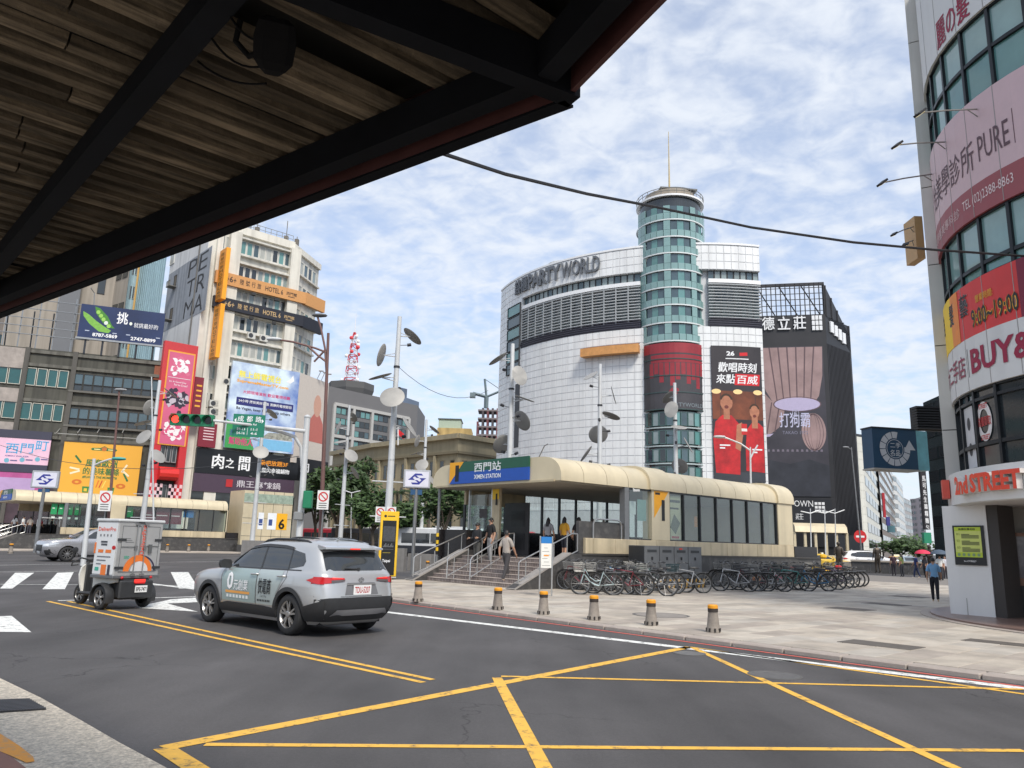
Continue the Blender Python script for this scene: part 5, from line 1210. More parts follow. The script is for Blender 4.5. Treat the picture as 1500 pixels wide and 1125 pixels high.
    for zc,hh in ((zz0+1.3,3.0),(zz0-3.6,2.4)):
        for p,q in spans(q0+.9,q1-.9,3,.1): fpiece(Fi,rf,'window',p,zc,q-p,hh,-.5,.2,DARKG,cm(130,132,134),.1)
    for k in range(5):
        for j in range(5):
            if (k+j) % 2 == 0:
                ring(Fi,rf,'check',cm(226,190,196),q0+.05+k*.36*.8,q0+.05+(k+1)*.36*.8,z3+j*.4,z3+(j+1)*.4,.0,.02);ring(Fi,rf,'check',cm(226,190,196),q1-1.5+k*.29,q1-1.5+(k+1)*.29,z3+j*.4,z3+(j+1)*.4,.0,.02)
    ring(Fi,rf,'backing',cm(40,36,38),q0+.8,q1-.8,z3,zb-.1,-.62,-.55)
    # maroon menu banners
    for k,(x0,y0,x1,y1,lab) in enumerate(((291,620,317,655,'maroon menu banner below the air conditioners'),(283,552,296,615,'narrow maroon blade banner beside the dessert billboard'))):
        o = thing('menu_banner',lab,'banner',F.p(s(x0),8,1),0,'maroon banners');oo,(a,b,c,e) = sign_box(shift(F,1.6),o,'panel',cm(126,34,50,.5),x0,y0,x1,y1,-.3,0)
        G2 = shift(F,1.6)
        for j in range(5): flat(G2,o,'line_print',cm(226,200,204) if k == 0 else cm(230,170,60),r4(a+.25*(b-a),b-.15*(b-a),c+(.3+j*.12)*(e-c),c+(.34+j*.12)*(e-c)),.01)
hotel()
def blue_tower():
    t,fs = block('blue_clad_tower','narrow pale blue corrugated tower block behind the billboards',[(186,340),(212,345),(250,330)],46,mat('blue_corrugated',(.30,.44,.50),.6,0,.15,.8,streak=.25),9,[2,0],[DARKG,PALEG],cm(150,160,160),10,12)
    for F in fs:
        for i in range(int(F.len/.55)): ring(F,t,'rib',mat('blue_rib',(.36,.50,.55),.6,0,.15,1,streak=.2),i*.55,i*.55+.16,10,46,0,.10)
    ring(fs[0],t,'yellow_pipe',cm(200,160,90),fs[0].len-.35,fs[0].len-.1,10,46,.1,.3)
    t,fs = block('beige_tower','plain beige concrete tower wall with one small window',[(30,330),(176,360),(196,352)],44,mat('beige_wall',(.36,.32,.27),.85,0,.1,.3,streak=.25),3,[0,2],[DARKG],None,10,20)
    F = fs[0];q,z = F.px(143,420);fpiece(F,t,'window',q,z-1,1.0,2.6,0,.1,DARKG,FRAME,.08)
    ring(F,t,'grey_duct',cm(110,112,116),F.px(100,450)[0]-1.2,F.px(100,450)[0]+1.2,15,44,0,1.2)
    t,fs = block('dark_tower','dark stained concrete block with white panel behind billboard',[(176,365),(206,352)],48,mat('dark_stained',(.16,.15,.14),.9,0,.3,.4,streak=.5),6,[2],[DARKG],FRAME,8,12)
    a,b,c,e = fs[0].rect(180,395,197,430);ring(fs[0],t,'white_panel',cm(196,196,196),a,b,c,e,.05,.15)
    for k in range(4): mb = MB();F = fs[0];z = 18+k*5;F.slab(mb,.4,2.0,z,z+.1,.1,1.1);[mb.tube([F.p(.4+i*.27,z,1.05),F.p(.4+i*.27,z+.9,1.05)],.04,4) for i in range(7)];mb.build('cage_balcony',cm(120,112,104),t)
    t,fs = block('grey_back_wall','brown grey apartment wall behind the billboard scaffold',[(-160,380),(36,420)],42,mat('grey_brown',(.25,.22,.20),.85,0,.1,.3,streak=.3),4,[4],[DARKG,BLUEG],FRAME,10,12)
blue_tower()
# ------------------------------------------------------------------ mid distance, centre
def centre():
    G1 = mat('office_grey',(.155,.152,.155),.7,0,.06,.3);FRM = mat('office_frame',(.45,.44,.42),.7,0,.08,.5)
    H = 40;P = [onz(x,y,H) for x,y in ((452,560),(484,566),(612,594))];P = [Vector((p.x,p.y,0)) for p in P]
    t = thing('grey_office_block','dark grey office block with pale framed window bays','building',P[1],0)
    L = P+[P[2]+Vector((0,20,0)),P[0]+Vector((0,20,0))];mb = MB();mb.loft([[p for p in L],[p+ZV*H for p in L]]);mb.build('wall',G1,t)
    F = Face([P[1],P[2]]);F0 = Face([P[0],P[1]]);z = lambda y,x: F.px(x,y)[1];s = lambda x,y=640: F.px(x,y)[0]
    rows = [z(y,500) for y in (607,622,637,653,669,685,700,716)];hs = rows[0]-rows[1]
    for x0,x1 in ((489,512),(518,540),(545,567),(575,594)):
        for zb in rows: 
            for p,q in spans(s(x0),s(x1),3,.15): fpiece(F,t,'window',p,zb,q-p,hs*.62,-.02,.1,random.choice([BLUEG,TEALG,DARKG]),FRAME,.08)
    for x in (486,515,542.5,571,597): ring(F,t,'pale_pier',FRM,s(x)-.4,s(x)+.4,0,rows[0]+hs*.9,0,.5)
    for zb in (rows[0]+hs*.75,rows[2]-hs*.35,rows[5]-hs*.35): ring(F,t,'pale_beam',FRM,s(486),s(597),zb,zb+.8,0,.45)
    for zb in rows: 
        for p,q in spans(.6,F0.len-.4,2,.8): fpiece(F0,t,'window',p,zb,q-p,hs*.55,0,.1,DARKG,None);ring(F0,t,'pale_sill',FRM,p-.2,q+.3,zb-.9,zb-.3,0,.2)
    # mast platform
    c = onz(503,575,H);c = Vector((c.x,c.y,0))+Vector((0,9,0));
    mb = MB();mb.lathe([(5.6,H-.5),(6.5,H+2.2),(6.5,H+4),(2,H+4.2)],8,(c.x,c.y,0));mb.build('roof_platform',mat('plat',(.10,.10,.10),.8),t)
    m = thing('radio_mast','red and white lattice radio mast on the office roof','mast',c+ZV*(H+4),0)
    zt = aty(505,487,c.y).z;n = 9;RW = [cm(206,64,74),cm(226,226,228)]
    for k in range(n):
        z0,z1 = H+4+(zt-H-4)*k/n,H+4+(zt-H-4)*(k+1)/n;r0,r1 = 1.5*(1-k/n)**.8+.25,1.5*(1-(k+1)/n)**.8+.25;mb = MB()
        C4 = [(1,1),(-1,1),(-1,-1),(1,-1)]
        for i in range(4):
            a,b = C4[i],C4[(i+1) % 4]
            mb.tube([c+Vector((a[0]*r0,a[1]*r0,z0)),c+Vector((a[0]*r1,a[1]*r1,z1))],.11,4);mb.tube([c+Vector((a[0]*r0,a[1]*r0,z0)),c+Vector((b[0]*r1,b[1]*r1,z1))],.09,4);mb.tube([c+Vector((a[0]*r1,a[1]*r1,z1)),c+Vector((b[0]*r1,b[1]*r1,z1))],.11,4)
        mb.build('mast_section',RW[k % 2],m)
    mb = MB();mb.tube([c+ZV*zt,c+ZV*(zt+6)],[.15,.05],5);mb.build('antenna',RW[1],m)
    rnd = random.Random(5)
    for k in range(16):
        z = H+5+rnd.random()*(zt-H-6);a = rnd.random()*6.28;r_ = 2.2*(1-(z-H-4)/(zt-H-4))+.9;mb = MB();mb.lathe([(.1,0),(.5,.2),(.55,.28)],10,(c.x+math.cos(a)*r_,c.y+math.sin(a)*r_-.3,z),'Y');mb.build('dish',RW[k % 2],m)
    # striped far apartment tower
    t,fs = block('striped_apartment_tower','distant blue and white striped round-cornered apartment tower',[(584,580),(597,583),(614,589)],62,mat('apt_blue',(.13,.17,.24),.6),1,[0,0],[DARKG],None,16,4)
    for F in fs:
        for k in range(13): ring(F,t,'balcony',cm(206,210,216),.3,F.len-.3,12+k*3.7,13.5+k*3.7,0,.8)
    ring(fs[0],t,'roof_box',mat('apt_top',(.10,.13,.18),.6),.5,fs[0].len,62,66,-5,-.5)
    # khaki hall
    KH = mat('khaki_tile',(.36,.31,.205),.8,0,.1,.4,streak=.15);KD = mat('khaki_dark',(.20,.17,.11),.8,0,.1,.5)
    H = 19.0;P = [onz(x,y,H) for x,y in ((488,664),(548,652),(672,638),(760,652))];P = [Vector((p.x,p.y,0)) for p in P]
    t = thing('khaki_hall','long khaki tiled civic hall with cornice and narrow windows','building',P[2],0)
    L = P+[P[3]+Vector((4,25,0)),P[0]+Vector((0,20,0))];mb = MB();mb.loft([[p for p in L],[p+ZV*H for p in L]]);mb.build('wall',KH,t)
    for i,(a,b) in enumerate(zip(P,P[1:])):
        F = Face([a,b]);ring(F,t,'cornice',KD,-.3,F.len+.3,H-3.0,H-2.6,0,.5);ring(F,t,'cornice',KH,-.4,F.len+.4,H-.5,H+.3,-.3,.7)
        n = int(F.len/(2.6 if i else 2.2))
        for j in range(n):
            q = F.len*(j+.5)/n-.5
            for z0,hh in ((H-6.6,2.6),(H-11,2.8),(H-15.4,2.8)): fpiece(F,t,'window',q,z0,1.1,hh,-.02,.1,DARKG,KD,.1)
            if i == 0 or (i == 1 and j % 3 == 0): ring(F,t,'pilaster',KH,q+1.25,q+1.8,0,H-3.1,0,.45)
    F = Face([P[1],P[2]])
    c = P[2]+Vector((-2,8,0));a = aty(640,642,c.y);b = aty(690,644,c.y);zt = aty(660,627,c.y).z
    mb = MB();mb.box(((a.x+b.x)/2,c.y+3,(H+zt)/2),(b.x-a.x,6,zt-H));mb.build('penthouse',mat('ochre',(.50,.36,.15),.8,0,.2,.8,streak=.3),t)
    mb = MB();mb.box(((a.x+b.x)/2-1,c.y+4,zt+.9),((b.x-a.x)*.66,5,1.8));mb.build('roof_shed',cm(170,186,170),t);mb = MB();mb.box(((a.x+b.x)/2-1,c.y+4,zt+1.85),((b.x-a.x)*.7,5.4,.15));mb.build('shed_roof',cm(90,96,92),t)
    # flag
    fl = thing('flag','red flag on a pole above the khaki hall','flag',aty(583,652,118),0);p = aty(583,652,118);mb = MB();mb.tube([p,aty(583,626,118)],.09,5);mb.build('pole',WHITE,fl);q = aty(583,628,118)
    mb = MB();
    for k in range(4): mb.poly([q+Vector((k*.25,.1*math.sin(k*1.5),-k*.2)),q+Vector((k*.25+.25,.1*math.sin(k*1.5+1.5),-k*.2-.2)),q+Vector((k*.25+.25,.1*math.sin(k*1.5+1.5),-k*.2-1.0)),q+Vector((k*.25,.1*math.sin(k*1.5),-k*.2-.9))])
    mb.build('cloth',cm(206,40,46),fl)
    # tower under construction with crane
    Y = 330;a,b = aty(699,640,Y),aty(735,640,Y);zt = aty(715,598,Y).z;t = thing('unfinished_tower','distant red steel frame tower under construction','building',Vector((a.x,Y,0)),0);RS = mat('red_steel',(.16,.055,.06),.7,0,.2,.3)
    w = b.x-a.x
    for k in range(6):
        for dy in (0,8): mb = MB();mb.box((a.x+w*k/5,Y+dy,(zt-(6 if k == 0 else 0))/2),(.9,.9,zt-(6 if k == 0 else 0)));mb.build('column',RS if k % 2 == 0 else mat('dark_steel',(.07,.06,.065),.7),t)
    for k in range(15): mb = MB();mb.box((a.x+w/2,Y+4,zt-3.6*k-1),(w,9,.7));mb.build('floor_slab',mat('slabc',(.20,.17,.17),.8),t)
    cr = thing('tower_crane','distant tower crane above the red steel frame','crane',Vector((a.x+w*.3,Y,zt)),0);GC = cm(110,124,128)
    base = Vector((a.x+w*.32,Y,zt));mb = MB();mb.tube([base,base+ZV*5],1.0,4);mb.build('mast',GC,cr);mb = MB();mb.tube([base+ZV*5,base+Vector((-1,0,13))],.5,4);mb.build('tower_head',GC,cr)
    mb = MB();jib = aty(735,572,Y);mb.tube([base+ZV*5,jib],.5,4);mb.tube([base+Vector((-1,0,13)),jib],.15,4);mb.build('jib',GC,cr);mb = MB();mb.tube([base+ZV*5,base+Vector((-6,0,6.5))],.7,4);mb.box(base+Vector((-6,0,5.5)),(2.4,2,2.2));mb.build('counter_jib',GC,cr)
centre()
# ------------------------------------------------------------------ right hand street
def right_street():
    W1 = mat('pale_office',(.70,.69,.62),.6,0,.05,.4,streak=.1);H = 26
    P = [onz(x,y,H) for x,y in ((1230,635),(1262,640),(1288,690))];P = [Vector((p.x,p.y,0)) for p in P]
    t = thing('pale_office_block','pale cream tiled office block right of the black hotel','building',P[1],0);L = P+[P[2]+Vector((-14,6,0)),P[0]+Vector((0,16,0))];mb = MB();mb.loft([[p for p in L],[p+ZV*H for p in L]]);mb.build('wall',W1,t)
    F,F2 = Face(P[:2]),Face(P[1:]);tiles(F,t,0,F.len,3,H,1.6,1.6,W1,0)
    ring(F,t,'roof_rim',DGREY,0,F.len,H,H+.5,-.5,.1)
    for k in range(7):
        zb = H-3.4-k*3.3;n = max(2,int(F2.len/12))
        for p,q in spans(1,F2.len-1,n,1.6): fpiece(F2,t,'strip_window',p,zb,q-p,1.9,-.02,.1,DARKG,None)
    data = [('brown_street_block','brown grey shop block with signs along the side street',[(1283,640),(1296,668),(1312,706)],34,(.22,.19,.17),9,[3,6]),
            ('white_street_block','slim white block further down the side street',[(1303,693),(1312,697),(1322,712)],34,(.66,.66,.64),8,[2,4]),
            ('grey_street_block','far grey block at the left of side street end',[(1318,726),(1334,734)],30,(.38,.37,.37),7,[4]),
            ('pink_street_block','far pinkish block at the end of the side street',[(1333,731),(1344,730),(1352,726)],40,(.42,.36,.36),9,[3,2]),
            ('far_street_block','hazy far block closing the side street',[(1320,752),(1345,754)],36,(.45,.46,.48),7,[5])]
    for nm,lab,tp,H_,c,zr,nc in data: block(nm,lab,tp,H_,mat(nm+'_wall',c,.8,0,.1,.2),zr,nc,[DARKG,BLUEG],None,10,4,gap=.9)
    # vertical shop signs down the street
    def vs(px0,py0,px1,py1,Y,col_,lab,txt=None,tc=(236,236,236)):
        a,b = aty(px0,py0,Y),aty(px1,py1,Y);o = thing('hanging_sign',lab,'sign',Vector(((a.x+b.x)/2,Y,b.z)),0,'hanging signs in the side street');F = Face([(a.x,Y-.3),(b.x,Y-.3)])
        ring(F,o,'panel',cm(*col_),0,F.len,b.z,a.z,-.3,0)
        if txt: vtext(F,o,txt,F.len*.2,a.z-.4,F.len*.6,(a.z-b.z)/len(txt)*.75,(a.z-b.z)/len(txt)*.2,.02,cm(*tc),.02)
        return o
    vs(1291,722,1297,758,130,(170,34,44),'red vertical shop sign on the brown block')
    vs(1297,757,1303,770,130,(60,60,130),'small blue sign below the red vertical sign');vs(1285,640,1292,660,128,(40,44,54),'small dark sign high on the brown block')
    vs(1299,770,1310,780,110,(90,130,140),'pale green hanging board over the side street')
    vs(1345,690,1360,776,60,(30,28,34),'tall black vertical bakery sign with white characters','馬可先生雜糧麵包');vs(1342,660,1357,690,60,(196,84,56),'orange sign above the black bakery sign');vs(1350,780,1362,796,58,(30,130,96),'green street sign below the bakery sign')
    # dark green glass block behind the pillar
    t,fs = block('dark_glass_block','dark green glass building behind the bakery sign',[(1352,590),(1420,560)],20,mat('dark_green_clad',(.02,.035,.037),.25,0,.2,.4),6,[4],[DARKG],cm(30,44,46),12,4,gap=.15)
    # second station shelter far away
    o = thing('far_station_entrance','small far cream station entrance beyond the plaza','station entrance',aty(1200,800,95),0);a,b = aty(1165,775,95),aty(1242,780,95);mb = MB()
    mb.loft([[(x,95+y,z) for y,z in ((0,4.0),(.2,4.7),(.8,5.1),(5,5.1),(5,4.0))] for x in (a.x,b.x)]);mb.build('roof',CREAM,o)
    for k in range(6): mb = MB();mb.box((a.x+(b.x-a.x)*k/5,95.4,2),(.3,.3,4));mb.build('post',CREAM,o)
    mb = MB();mb.box(((a.x+b.x)/2,95.4,.7),(b.x-a.x,.3,1.2));mb.build('base',CREAM,o)
right_street()
# ------------------------------------------------------------------ curved corner building at the right
def corner():
    cx,cy,rr = 18.2,19.3,6.0;a0,a1 = R(112),R(262)
    arc = lambda r_,n=30: Face([(cx+r_*math.cos(a0+(a1-a0)*i/n),cy+r_*math.sin(a0+(a1-a0)*i/n)) for i in range(n+1)])
    F = arc(rr);t = thing('corner_building','curved white corner building with glass bands and shop signs','building',(cx,cy,0),0)
    z = lambda y,x=1495: F.px(x,y)[1];s = lambda x,y: F.px(x,y)[0];L = F.len
    WP = mat('corner_white',(.66,.66,.65),.55,0,.05,.6,streak=.08)
    zz_ = dict(sof=z(731),w0=z(678),w1=z(549),b1=z(465),r1=z(378),g1=z(282),br=z(232),pk=z(98),g2=z(-30),p2=z(-90))
    mb = MB();mb.lathe([(rr-.35,zz_['sof']),(rr-.35,zz_['p2']+3)],60,(cx,cy,0));mb.build('core',mat('core_dark',(.03,.035,.04),.5),t)
    MUL = cm(32,36,40,.4,.4)
    def glazing(z0,z1,n,mats_,trans=None):
        w = L/n
        for i in range(n):
            if trans:
                fpiece(F,t,'window',i*w+.03,z0+.03,w-.06,trans-z0-.06,-.22,.06,mats_[-1],None);fpiece(F,t,'window',i*w+.03,trans+.03,w-.06,z1-trans-.06,-.22,.06,mats_[i % (len(mats_)-1)],None)
            else: fpiece(F,t,'window',i*w+.03,z0+.03,w-.06,z1-z0-.06,-.22,.06,mats_[i % len(mats_)],None)
            ring(F,t,'mullion',MUL,i*w-.05,i*w+.05,z0,z1,-.3,-.06)
        for q in [z0,z1]+([trans] if trans else []): ring(F,t,'transom',MUL,0,L,q-.05,q+.05,-.3,-.07)
    n = 15
    glazing(zz_['w0'],zz_['w1'],n,[DARKG,DARKG,BLUEG,DARKG],zz_['w0']+.55*(zz_['w1']-zz_['w0'])*.55)
    ring(F,t,'transom',MUL,0,L,zz_['w1']-.32,zz_['w1']-.24,-.3,-.07)
    CGT = mat('corner_glass',(.20,.33,.32),.05,0,.2,.5,spec=1.0);glazing(zz_['r1'],zz_['g1'],n,[CGT,CGT,TEALG],zz_['r1']+.35);glazing(zz_['pk'],zz_['g2'],n,[CGT,CGT,TEALG],(zz_['pk']+zz_['g2'])/2)
    def band(nm,lab,m,z0,z1,d,cat='sign'):
        o = thing(nm,lab,cat,F.p(L*.5,z0,0),0);ring(F,o,'panel',m,0,L,z0,z1,-.3,d)
        for i in range(n+1): ring(F,o,'panel_joint',cm(150,146,144),i*L/n-.01,i*L/n+.01,z0,z1,d,d+.006)
        return o
    def px(x,y): return F.px(x,y)
    o = band('buy_sell_sign','white curved sign band with dark red buy and sell lettering',WP,zz_['w1'],zz_['b1'],0);CR = cm(150,30,64)
    h = zz_['b1']-zz_['w1'];q = px(1424,540)[0]
    ftext(F,o,'BUY&SELL',q,zz_['w1']+.28*h,4.0,.48*h,.02,CR,.03);ftext(F,o,'大二手店',px(1383,560)[0],zz_['w1']+.28*h,px(1415,540)[0]-px(1383,560)[0],.44*h,.02,cm(150,70,90),.015);ring(F,o,'divider',cm(120,120,120),px(1419,540)[0],px(1419,540)[0]+.02,zz_['w1']+.25*h,zz_['w1']+.8*h,0,.01)
    o = band('hair_salon_sign','red and yellow curved hair salon sign band with opening hours',cm(206,52,52,.5,var=.15,scale=.6),zz_['b1'],zz_['r1'],.0);h = zz_['r1']-zz_['b1']
    ring(F,o,'yellow_print',cm(240,200,50),0,px(1394,470)[0],zz_['b1'],zz_['r1'],.006,.010);ring(F,o,'orange_print',cm(230,140,70),px(1394,470)[0],px(1405,470)[0],zz_['b1'],zz_['r1'],.006,.010);ring(F,o,'maroon_print',cm(120,30,56),px(1490,400)[0],L,zz_['b1'],zz_['r1'],.006,.010)
    for i,(xa,ch) in enumerate(((1381,'佳'),(1392,'髮'),(1408,'藝'))): ftext(F,o,ch,px(xa,470)[0],zz_['b1']+.42*h,(.34,.38,.45)[i],.42*h,.014,WHITE,.06);ftext(F,o,ch,px(xa,470)[0],zz_['b1']+.42*h,(.34,.38,.45)[i],.42*h,.018,BLACK,.02)
    ftext(F,o,'9:00~19:00',px(1424,470)[0],zz_['b1']+.13*h,px(1494,450)[0]-px(1424,470)[0],.34*h,.014,cm(226,170,60),.05);ftext(F,o,'9:00~19:00',px(1424,470)[0],zz_['b1']+.13*h,px(1494,450)[0]-px(1424,470)[0],.34*h,.018,BLACK,.015);ftext(F,o,'營業時間:',px(1430,450)[0],zz_['b1']+.56*h,.7,.14*h,.014,cm(226,170,60),.01)
    o = band('clinic_sign','pale pink curved clinic sign band with thin lettering',cm(206,178,182,.5,var=.04),zz_['br'],zz_['pk'],.0);h = zz_['pk']-zz_['br'];LT = cm(96,72,80)
    ftext(F,o,'怡美學診所',px(1369,300)[0],zz_['br']+.18*h,px(1430,260)[0]-px(1369,300)[0],.36*h,.012,LT,0);ftext(F,o,'PURE',px(1434,230)[0],zz_['br']+.22*h,px(1479,200)[0]-px(1434,230)[0],.30*h,.012,LT,0);ring(F,o,'divider',LT,px(1486,200)[0],px(1486,200)[0]+.015,zz_['br']+.2*h,zz_['br']+.6*h,0,.01)
    o = band('clinic_phone_sign','dusky red curved strip with the clinic telephone number',cm(150,74,80,.5,var=.05),zz_['g1'],zz_['br'],.004);h = zz_['br']-zz_['g1']
    ftext(F,o,'TEL (02)2388-8863',px(1412,320)[0],zz_['g1']+.32*h,px(1486,270)[0]-px(1412,320)[0],.4*h,.014,cm(226,206,206),0);ftext(F,o,'怡美學醫美專科診',px(1372,360)[0],zz_['g1']+.32*h,px(1408,330)[0]-px(1372,360)[0],.36*h,.014,cm(216,190,190),0)
    o = band('upper_sign','white curved sign band at the top with red characters',WP,zz_['g2'],zz_['p2']+3,.0);ftext(F,o,'麗の髮',px(1368,10)[0],zz_['g2']+.1,1.6,.9,.012,CR,.02)
    # shop fascia
    FS = arc(rr+.25);o = thing('shop_fascia','white curved fascia with raised orange red street lettering','sign',FS.p(L*.5,zz_['sof'],0),0)
    ring(FS,o,'panel',WP,0,FS.len,zz_['sof'],zz_['w0'],-.6,0);h = zz_['w0']-zz_['sof'];OR = cm(226,70,44,.4)
    q0,q1 = arc(rr+.45).px(1399,720)[0]*FS.len/arc(rr+.45).len,arc(rr+.45).px(1496,712)[0]*FS.len/arc(rr+.45).len
    parts = [('2nd',.0,.29),('STREET',.33,1.0)]
    for tx,a,b in parts: 
        ftext(FS,o,tx,q0+a*(q1-q0),zz_['sof']+.24*h,(b-a)*(q1-q0),.56*h,.20,OR,.045,name='raised_lettering');ftext(FS,o,tx,q0+a*(q1-q0),zz_['sof']+.24*h,(b-a)*(q1-q0),.56*h,.196,cm(214,206,200),.045,name='letter_returns',thick=.18)
    ring(FS,o,'logo_block',cm(206,84,70),FS.px(1387,722)[0],FS.px(1393,722)[0],zz_['sof']+.25*h,zz_['sof']+.85*h,.02,.2)
    mb = MB();mb.lathe([(rr+.2,zz_['sof']-.02),(rr+.2,zz_['sof']+.05)],60,(cx,cy,0));mb.build('soffit',cm(206,206,204),t)
    # window posters
    PO = thing('window_poster','white window poster with red round lettering behind corner glass','poster',F.p(px(1430,620)[0],zz_['w0'],-.1),0)
    qa,qb = px(1424,620)[0],px(1446,615)[0];zc = (px(1434,617)[1])
    mb = MB();disc(F,mb,(qa+qb)/2,zc,.36,.52,-.13,28,0,360,.62);mb.build('ring_print',cm(220,216,214),PO);ftext(F,PO,'高價買取',qa+.05,zc-.13,qb-qa-.1,.26,-.125,cm(190,60,60),.02);ftext(F,PO,'STREET',(qa+qb)/2-.22,zc+.34,.44,.13,-.125,cm(190,60,60),.02);ftext(F,PO,'STREET',(qa+qb)/2-.22,zc-.48,.44,.13,-.125,cm(190,60,60),.02)
    P2 = thing('shoe_poster','pale window poster at the left of the corner glass','poster',F.p(px(1410,620)[0],zz_['w0'],-.1),0);flat(F,P2,'sheet',cm(196,196,198),r4(px(1404,620)[0],px(1418,620)[0],zz_['w0']+.1,zz_['w1']-.35),-.135)
    for k in range(3): mb = MB();disc(F,mb,px(1411,620)[0],zz_['w0']+.6+k*.7,.14,.18,-.130,16);mb.build('shoe_print',cm(60,60,64),P2)
    # clothes hanging in the window
    for k in range(9): 
        mb = MB();q = px(1452+k*6,610)[0];F.slab(mb,q,q+.16,zz_['w0']+.8,zz_['w1']-.5,-.33,-.30);g_ = mb.build('garment',cm(*random.choice([(150,150,146),(110,112,116),(170,164,156),(90,80,76)])),t)
    # pilaster left of the curve and the white ground-floor wall
    th = math.atan2(cy,cx)+math.acos(rr/math.hypot(cx,cy));T = Vector((cx+rr*math.cos(th+math.pi) if False else cx,cy,0))
    d2 = math.hypot(cx,cy);al = math.asin(rr/d2);az = math.atan2(cy,cx)+al;tl = math.sqrt(d2*d2-rr*rr);tp = Vector((math.cos(az)*tl,math.sin(az)*tl,0))
    out = Vector((-math.sin(az),math.cos(az),0));PFc = Face([tp+out*.16+Vector((0,.3,0)),tp-out*.35+Vector((0,.3,0))])
    ps = mat('pilaster_stone',(.60,.59,.55),.7,0,.1,.5,streak=.25)
    for k in range(9): ring(PFc,t,'pilaster_panel',ps,0,PFc.len,zz_['sof']-.3+k*2.6,zz_['sof']-.3+(k+1)*2.6-.03,-.25,0)
    ring(PFc,t,'pilaster_core',MUL,.03,PFc.len-.03,zz_['sof'],zz_['sof']+22,-.22,-.03)
    # angled white wall slab under the fascia
    g1,g2 = onz(1393,902,PZ),onz(1459,908,PZ);WF_ = Face([g1,g2]);o = thing('white_pillar','white slab pillar at the corner shop holding yellow notice board','pillar',(g1+g2)/2,0)
    ring(WF_,o,'slab',WP,0,WF_.len,PZ,zz_['sof']-.02,-.9,0);ring(WF_,o,'side_trim',cm(56,52,50),WF_.len+.01,WF_.len+.28,PZ,zz_['sof']-.02,-.9,-.02);ring(WF_,o,'foot_joint',cm(150,150,146),.45,.47,PZ,PZ+.5,0,.004)
    nb = thing('notice_board','black framed yellow green notice board on the white pillar','notice board',WF_.p(.5,1.2,.03),0)
    a = WF_.px(1396,770);b = WF_.px(1441,773);c = WF_.px(1398,827);s0,s1,zt,zb = a[0],b[0],a[1],c[1];h,w = zt-zb,s1-s0
    ring(WF_,nb,'frame',cm(20,22,24,.4),s0,s1,zb,zt,0,.05);flat(WF_,nb,'sheet',cm(196,206,110,.5),r4(s0+.06*w,s1-.08*w,zb+.2*h,zt-.04*h),.056);flat(WF_,nb,'green_print',cm(176,196,60),r4(s0+.06*w,s1-.08*w,zt-.14*h,zt-.04*h),.058);flat(WF_,nb,'green_print',cm(176,196,60),r4(s0+.06*w,s1-.08*w,zb+.2*h,zb+.32*h),.058)
    ftext(WF_,nb,'高價收購流程',s0+.2*w,zt-.12*h,.55*w,.055*h,.06,BLACK,.02)
    for k,tx in enumerate(('01','02','03')): ftext(WF_,nb,tx,s0+.12*w,zt-(.25+k*.17)*h,.1*w,.06*h,.06,cm(120,130,40),.0);[flat(WF_,nb,'rule_print',cm(90,96,60),r4(s0+.28*w,s0+(.55 if j == 0 else .85)*w,zt-(.235+k*.17+j*.03)*h,zt-(.215+k*.17+j*.03)*h),.06) for j in range(4)]
    for k in range(5): mb = MB();disc(WF_,mb,s0+(.16+k*.16)*w,zb+.26*h,.05*w,.04*h,.062,14);mb.build('icon_print',cm(120,150,110),nb)
    ftext(WF_,nb,'2nd STREET',s0+.3*w,zb+.08*h,.4*w,.04*h,.056,WHITE,.0)
    # inside the arcade
    wl = MB();mb = MB();iw = Face([g2+Vector((.6,1.2,0)),g2+Vector((5,-1.5,0))]);ring(iw,t,'inner_wall',cm(150,150,146),0,iw.len,2.3,zz_['sof'],-.1,0)
    flr = MB();flr.lathe([(rr+1.0,PZ-.05),(rr+1.0,PZ+.06),(.5,PZ+.06)],48,(cx,cy,0));flr.build('arcade_floor',mat('arcade_floor',(.20,.13,.11),.35,0,.15,2),t)
    kb_ = MB();kb_.lathe([(rr+1.25,PZ-.05),(rr+1.25,PZ+.02),(rr+1.0,PZ+.02)],48,(cx,cy,0),cap=False);kb_.build('arcade_kerb',KERB,t)
    bk = thing('display_case','wooden framed glass display case in the corner arcade','display case',g2+Vector((.9,.3,0)),0);DF = Face([g2+Vector((.35,.9,0)),g2+Vector((3.2,-1.2,0))]);ring(DF,bk,'frame',mat('case_wood',(.22,.11,.07),.5,0,.2,4),0,DF.len,.95,2.35,-.5,0);ring(DF,bk,'glass',mat('case_glass',(.16,.15,.16),.1,0,.5,3),.1,DF.len-.1,1.15,2.25,0,.012);ring(DF,bk,'base',cm(50,48,48),.2,DF.len-.1,PZ+.06,.95,-.45,-.05)
    # projecting blue sign
    bs = thing('blue_arrow_sign','dark blue projecting sign with grey circular arrow logo','sign',aty(1315,690,27),0);Y = 27.5;a,b = aty(1277,628,Y),aty(1353,684,Y);SF = Face([(a.x,Y),(b.x,Y+.35)]);s0,s1,zt,zb = 0,SF.len,SF.px(1300,628)[1],SF.px(1300,686)[1]
    ring(SF,bs,'panel',cm(34,70,98,.45),0,SF.len,zb,zt,-.6,0);SF2 = Face([SF.p(SF.len,0,-.05),SF.p(SF.len+.55,0,-.1)]);ring(SF2,bs,'teal_end',cm(110,180,190,.4,var=.25,scale=2),.02,.55,zb,zt,-.5,0)
    cxs,czs = SF.len*.49,(zt+zb)/2;r_ = (zt-zb)*.43;mb = MB()
    for k in range(11): a_ = 75+k*27;disc(SF,mb,cxs,czs,r_,r_,.012,6,a_+1,a_+25 if k else a_+25,.62)
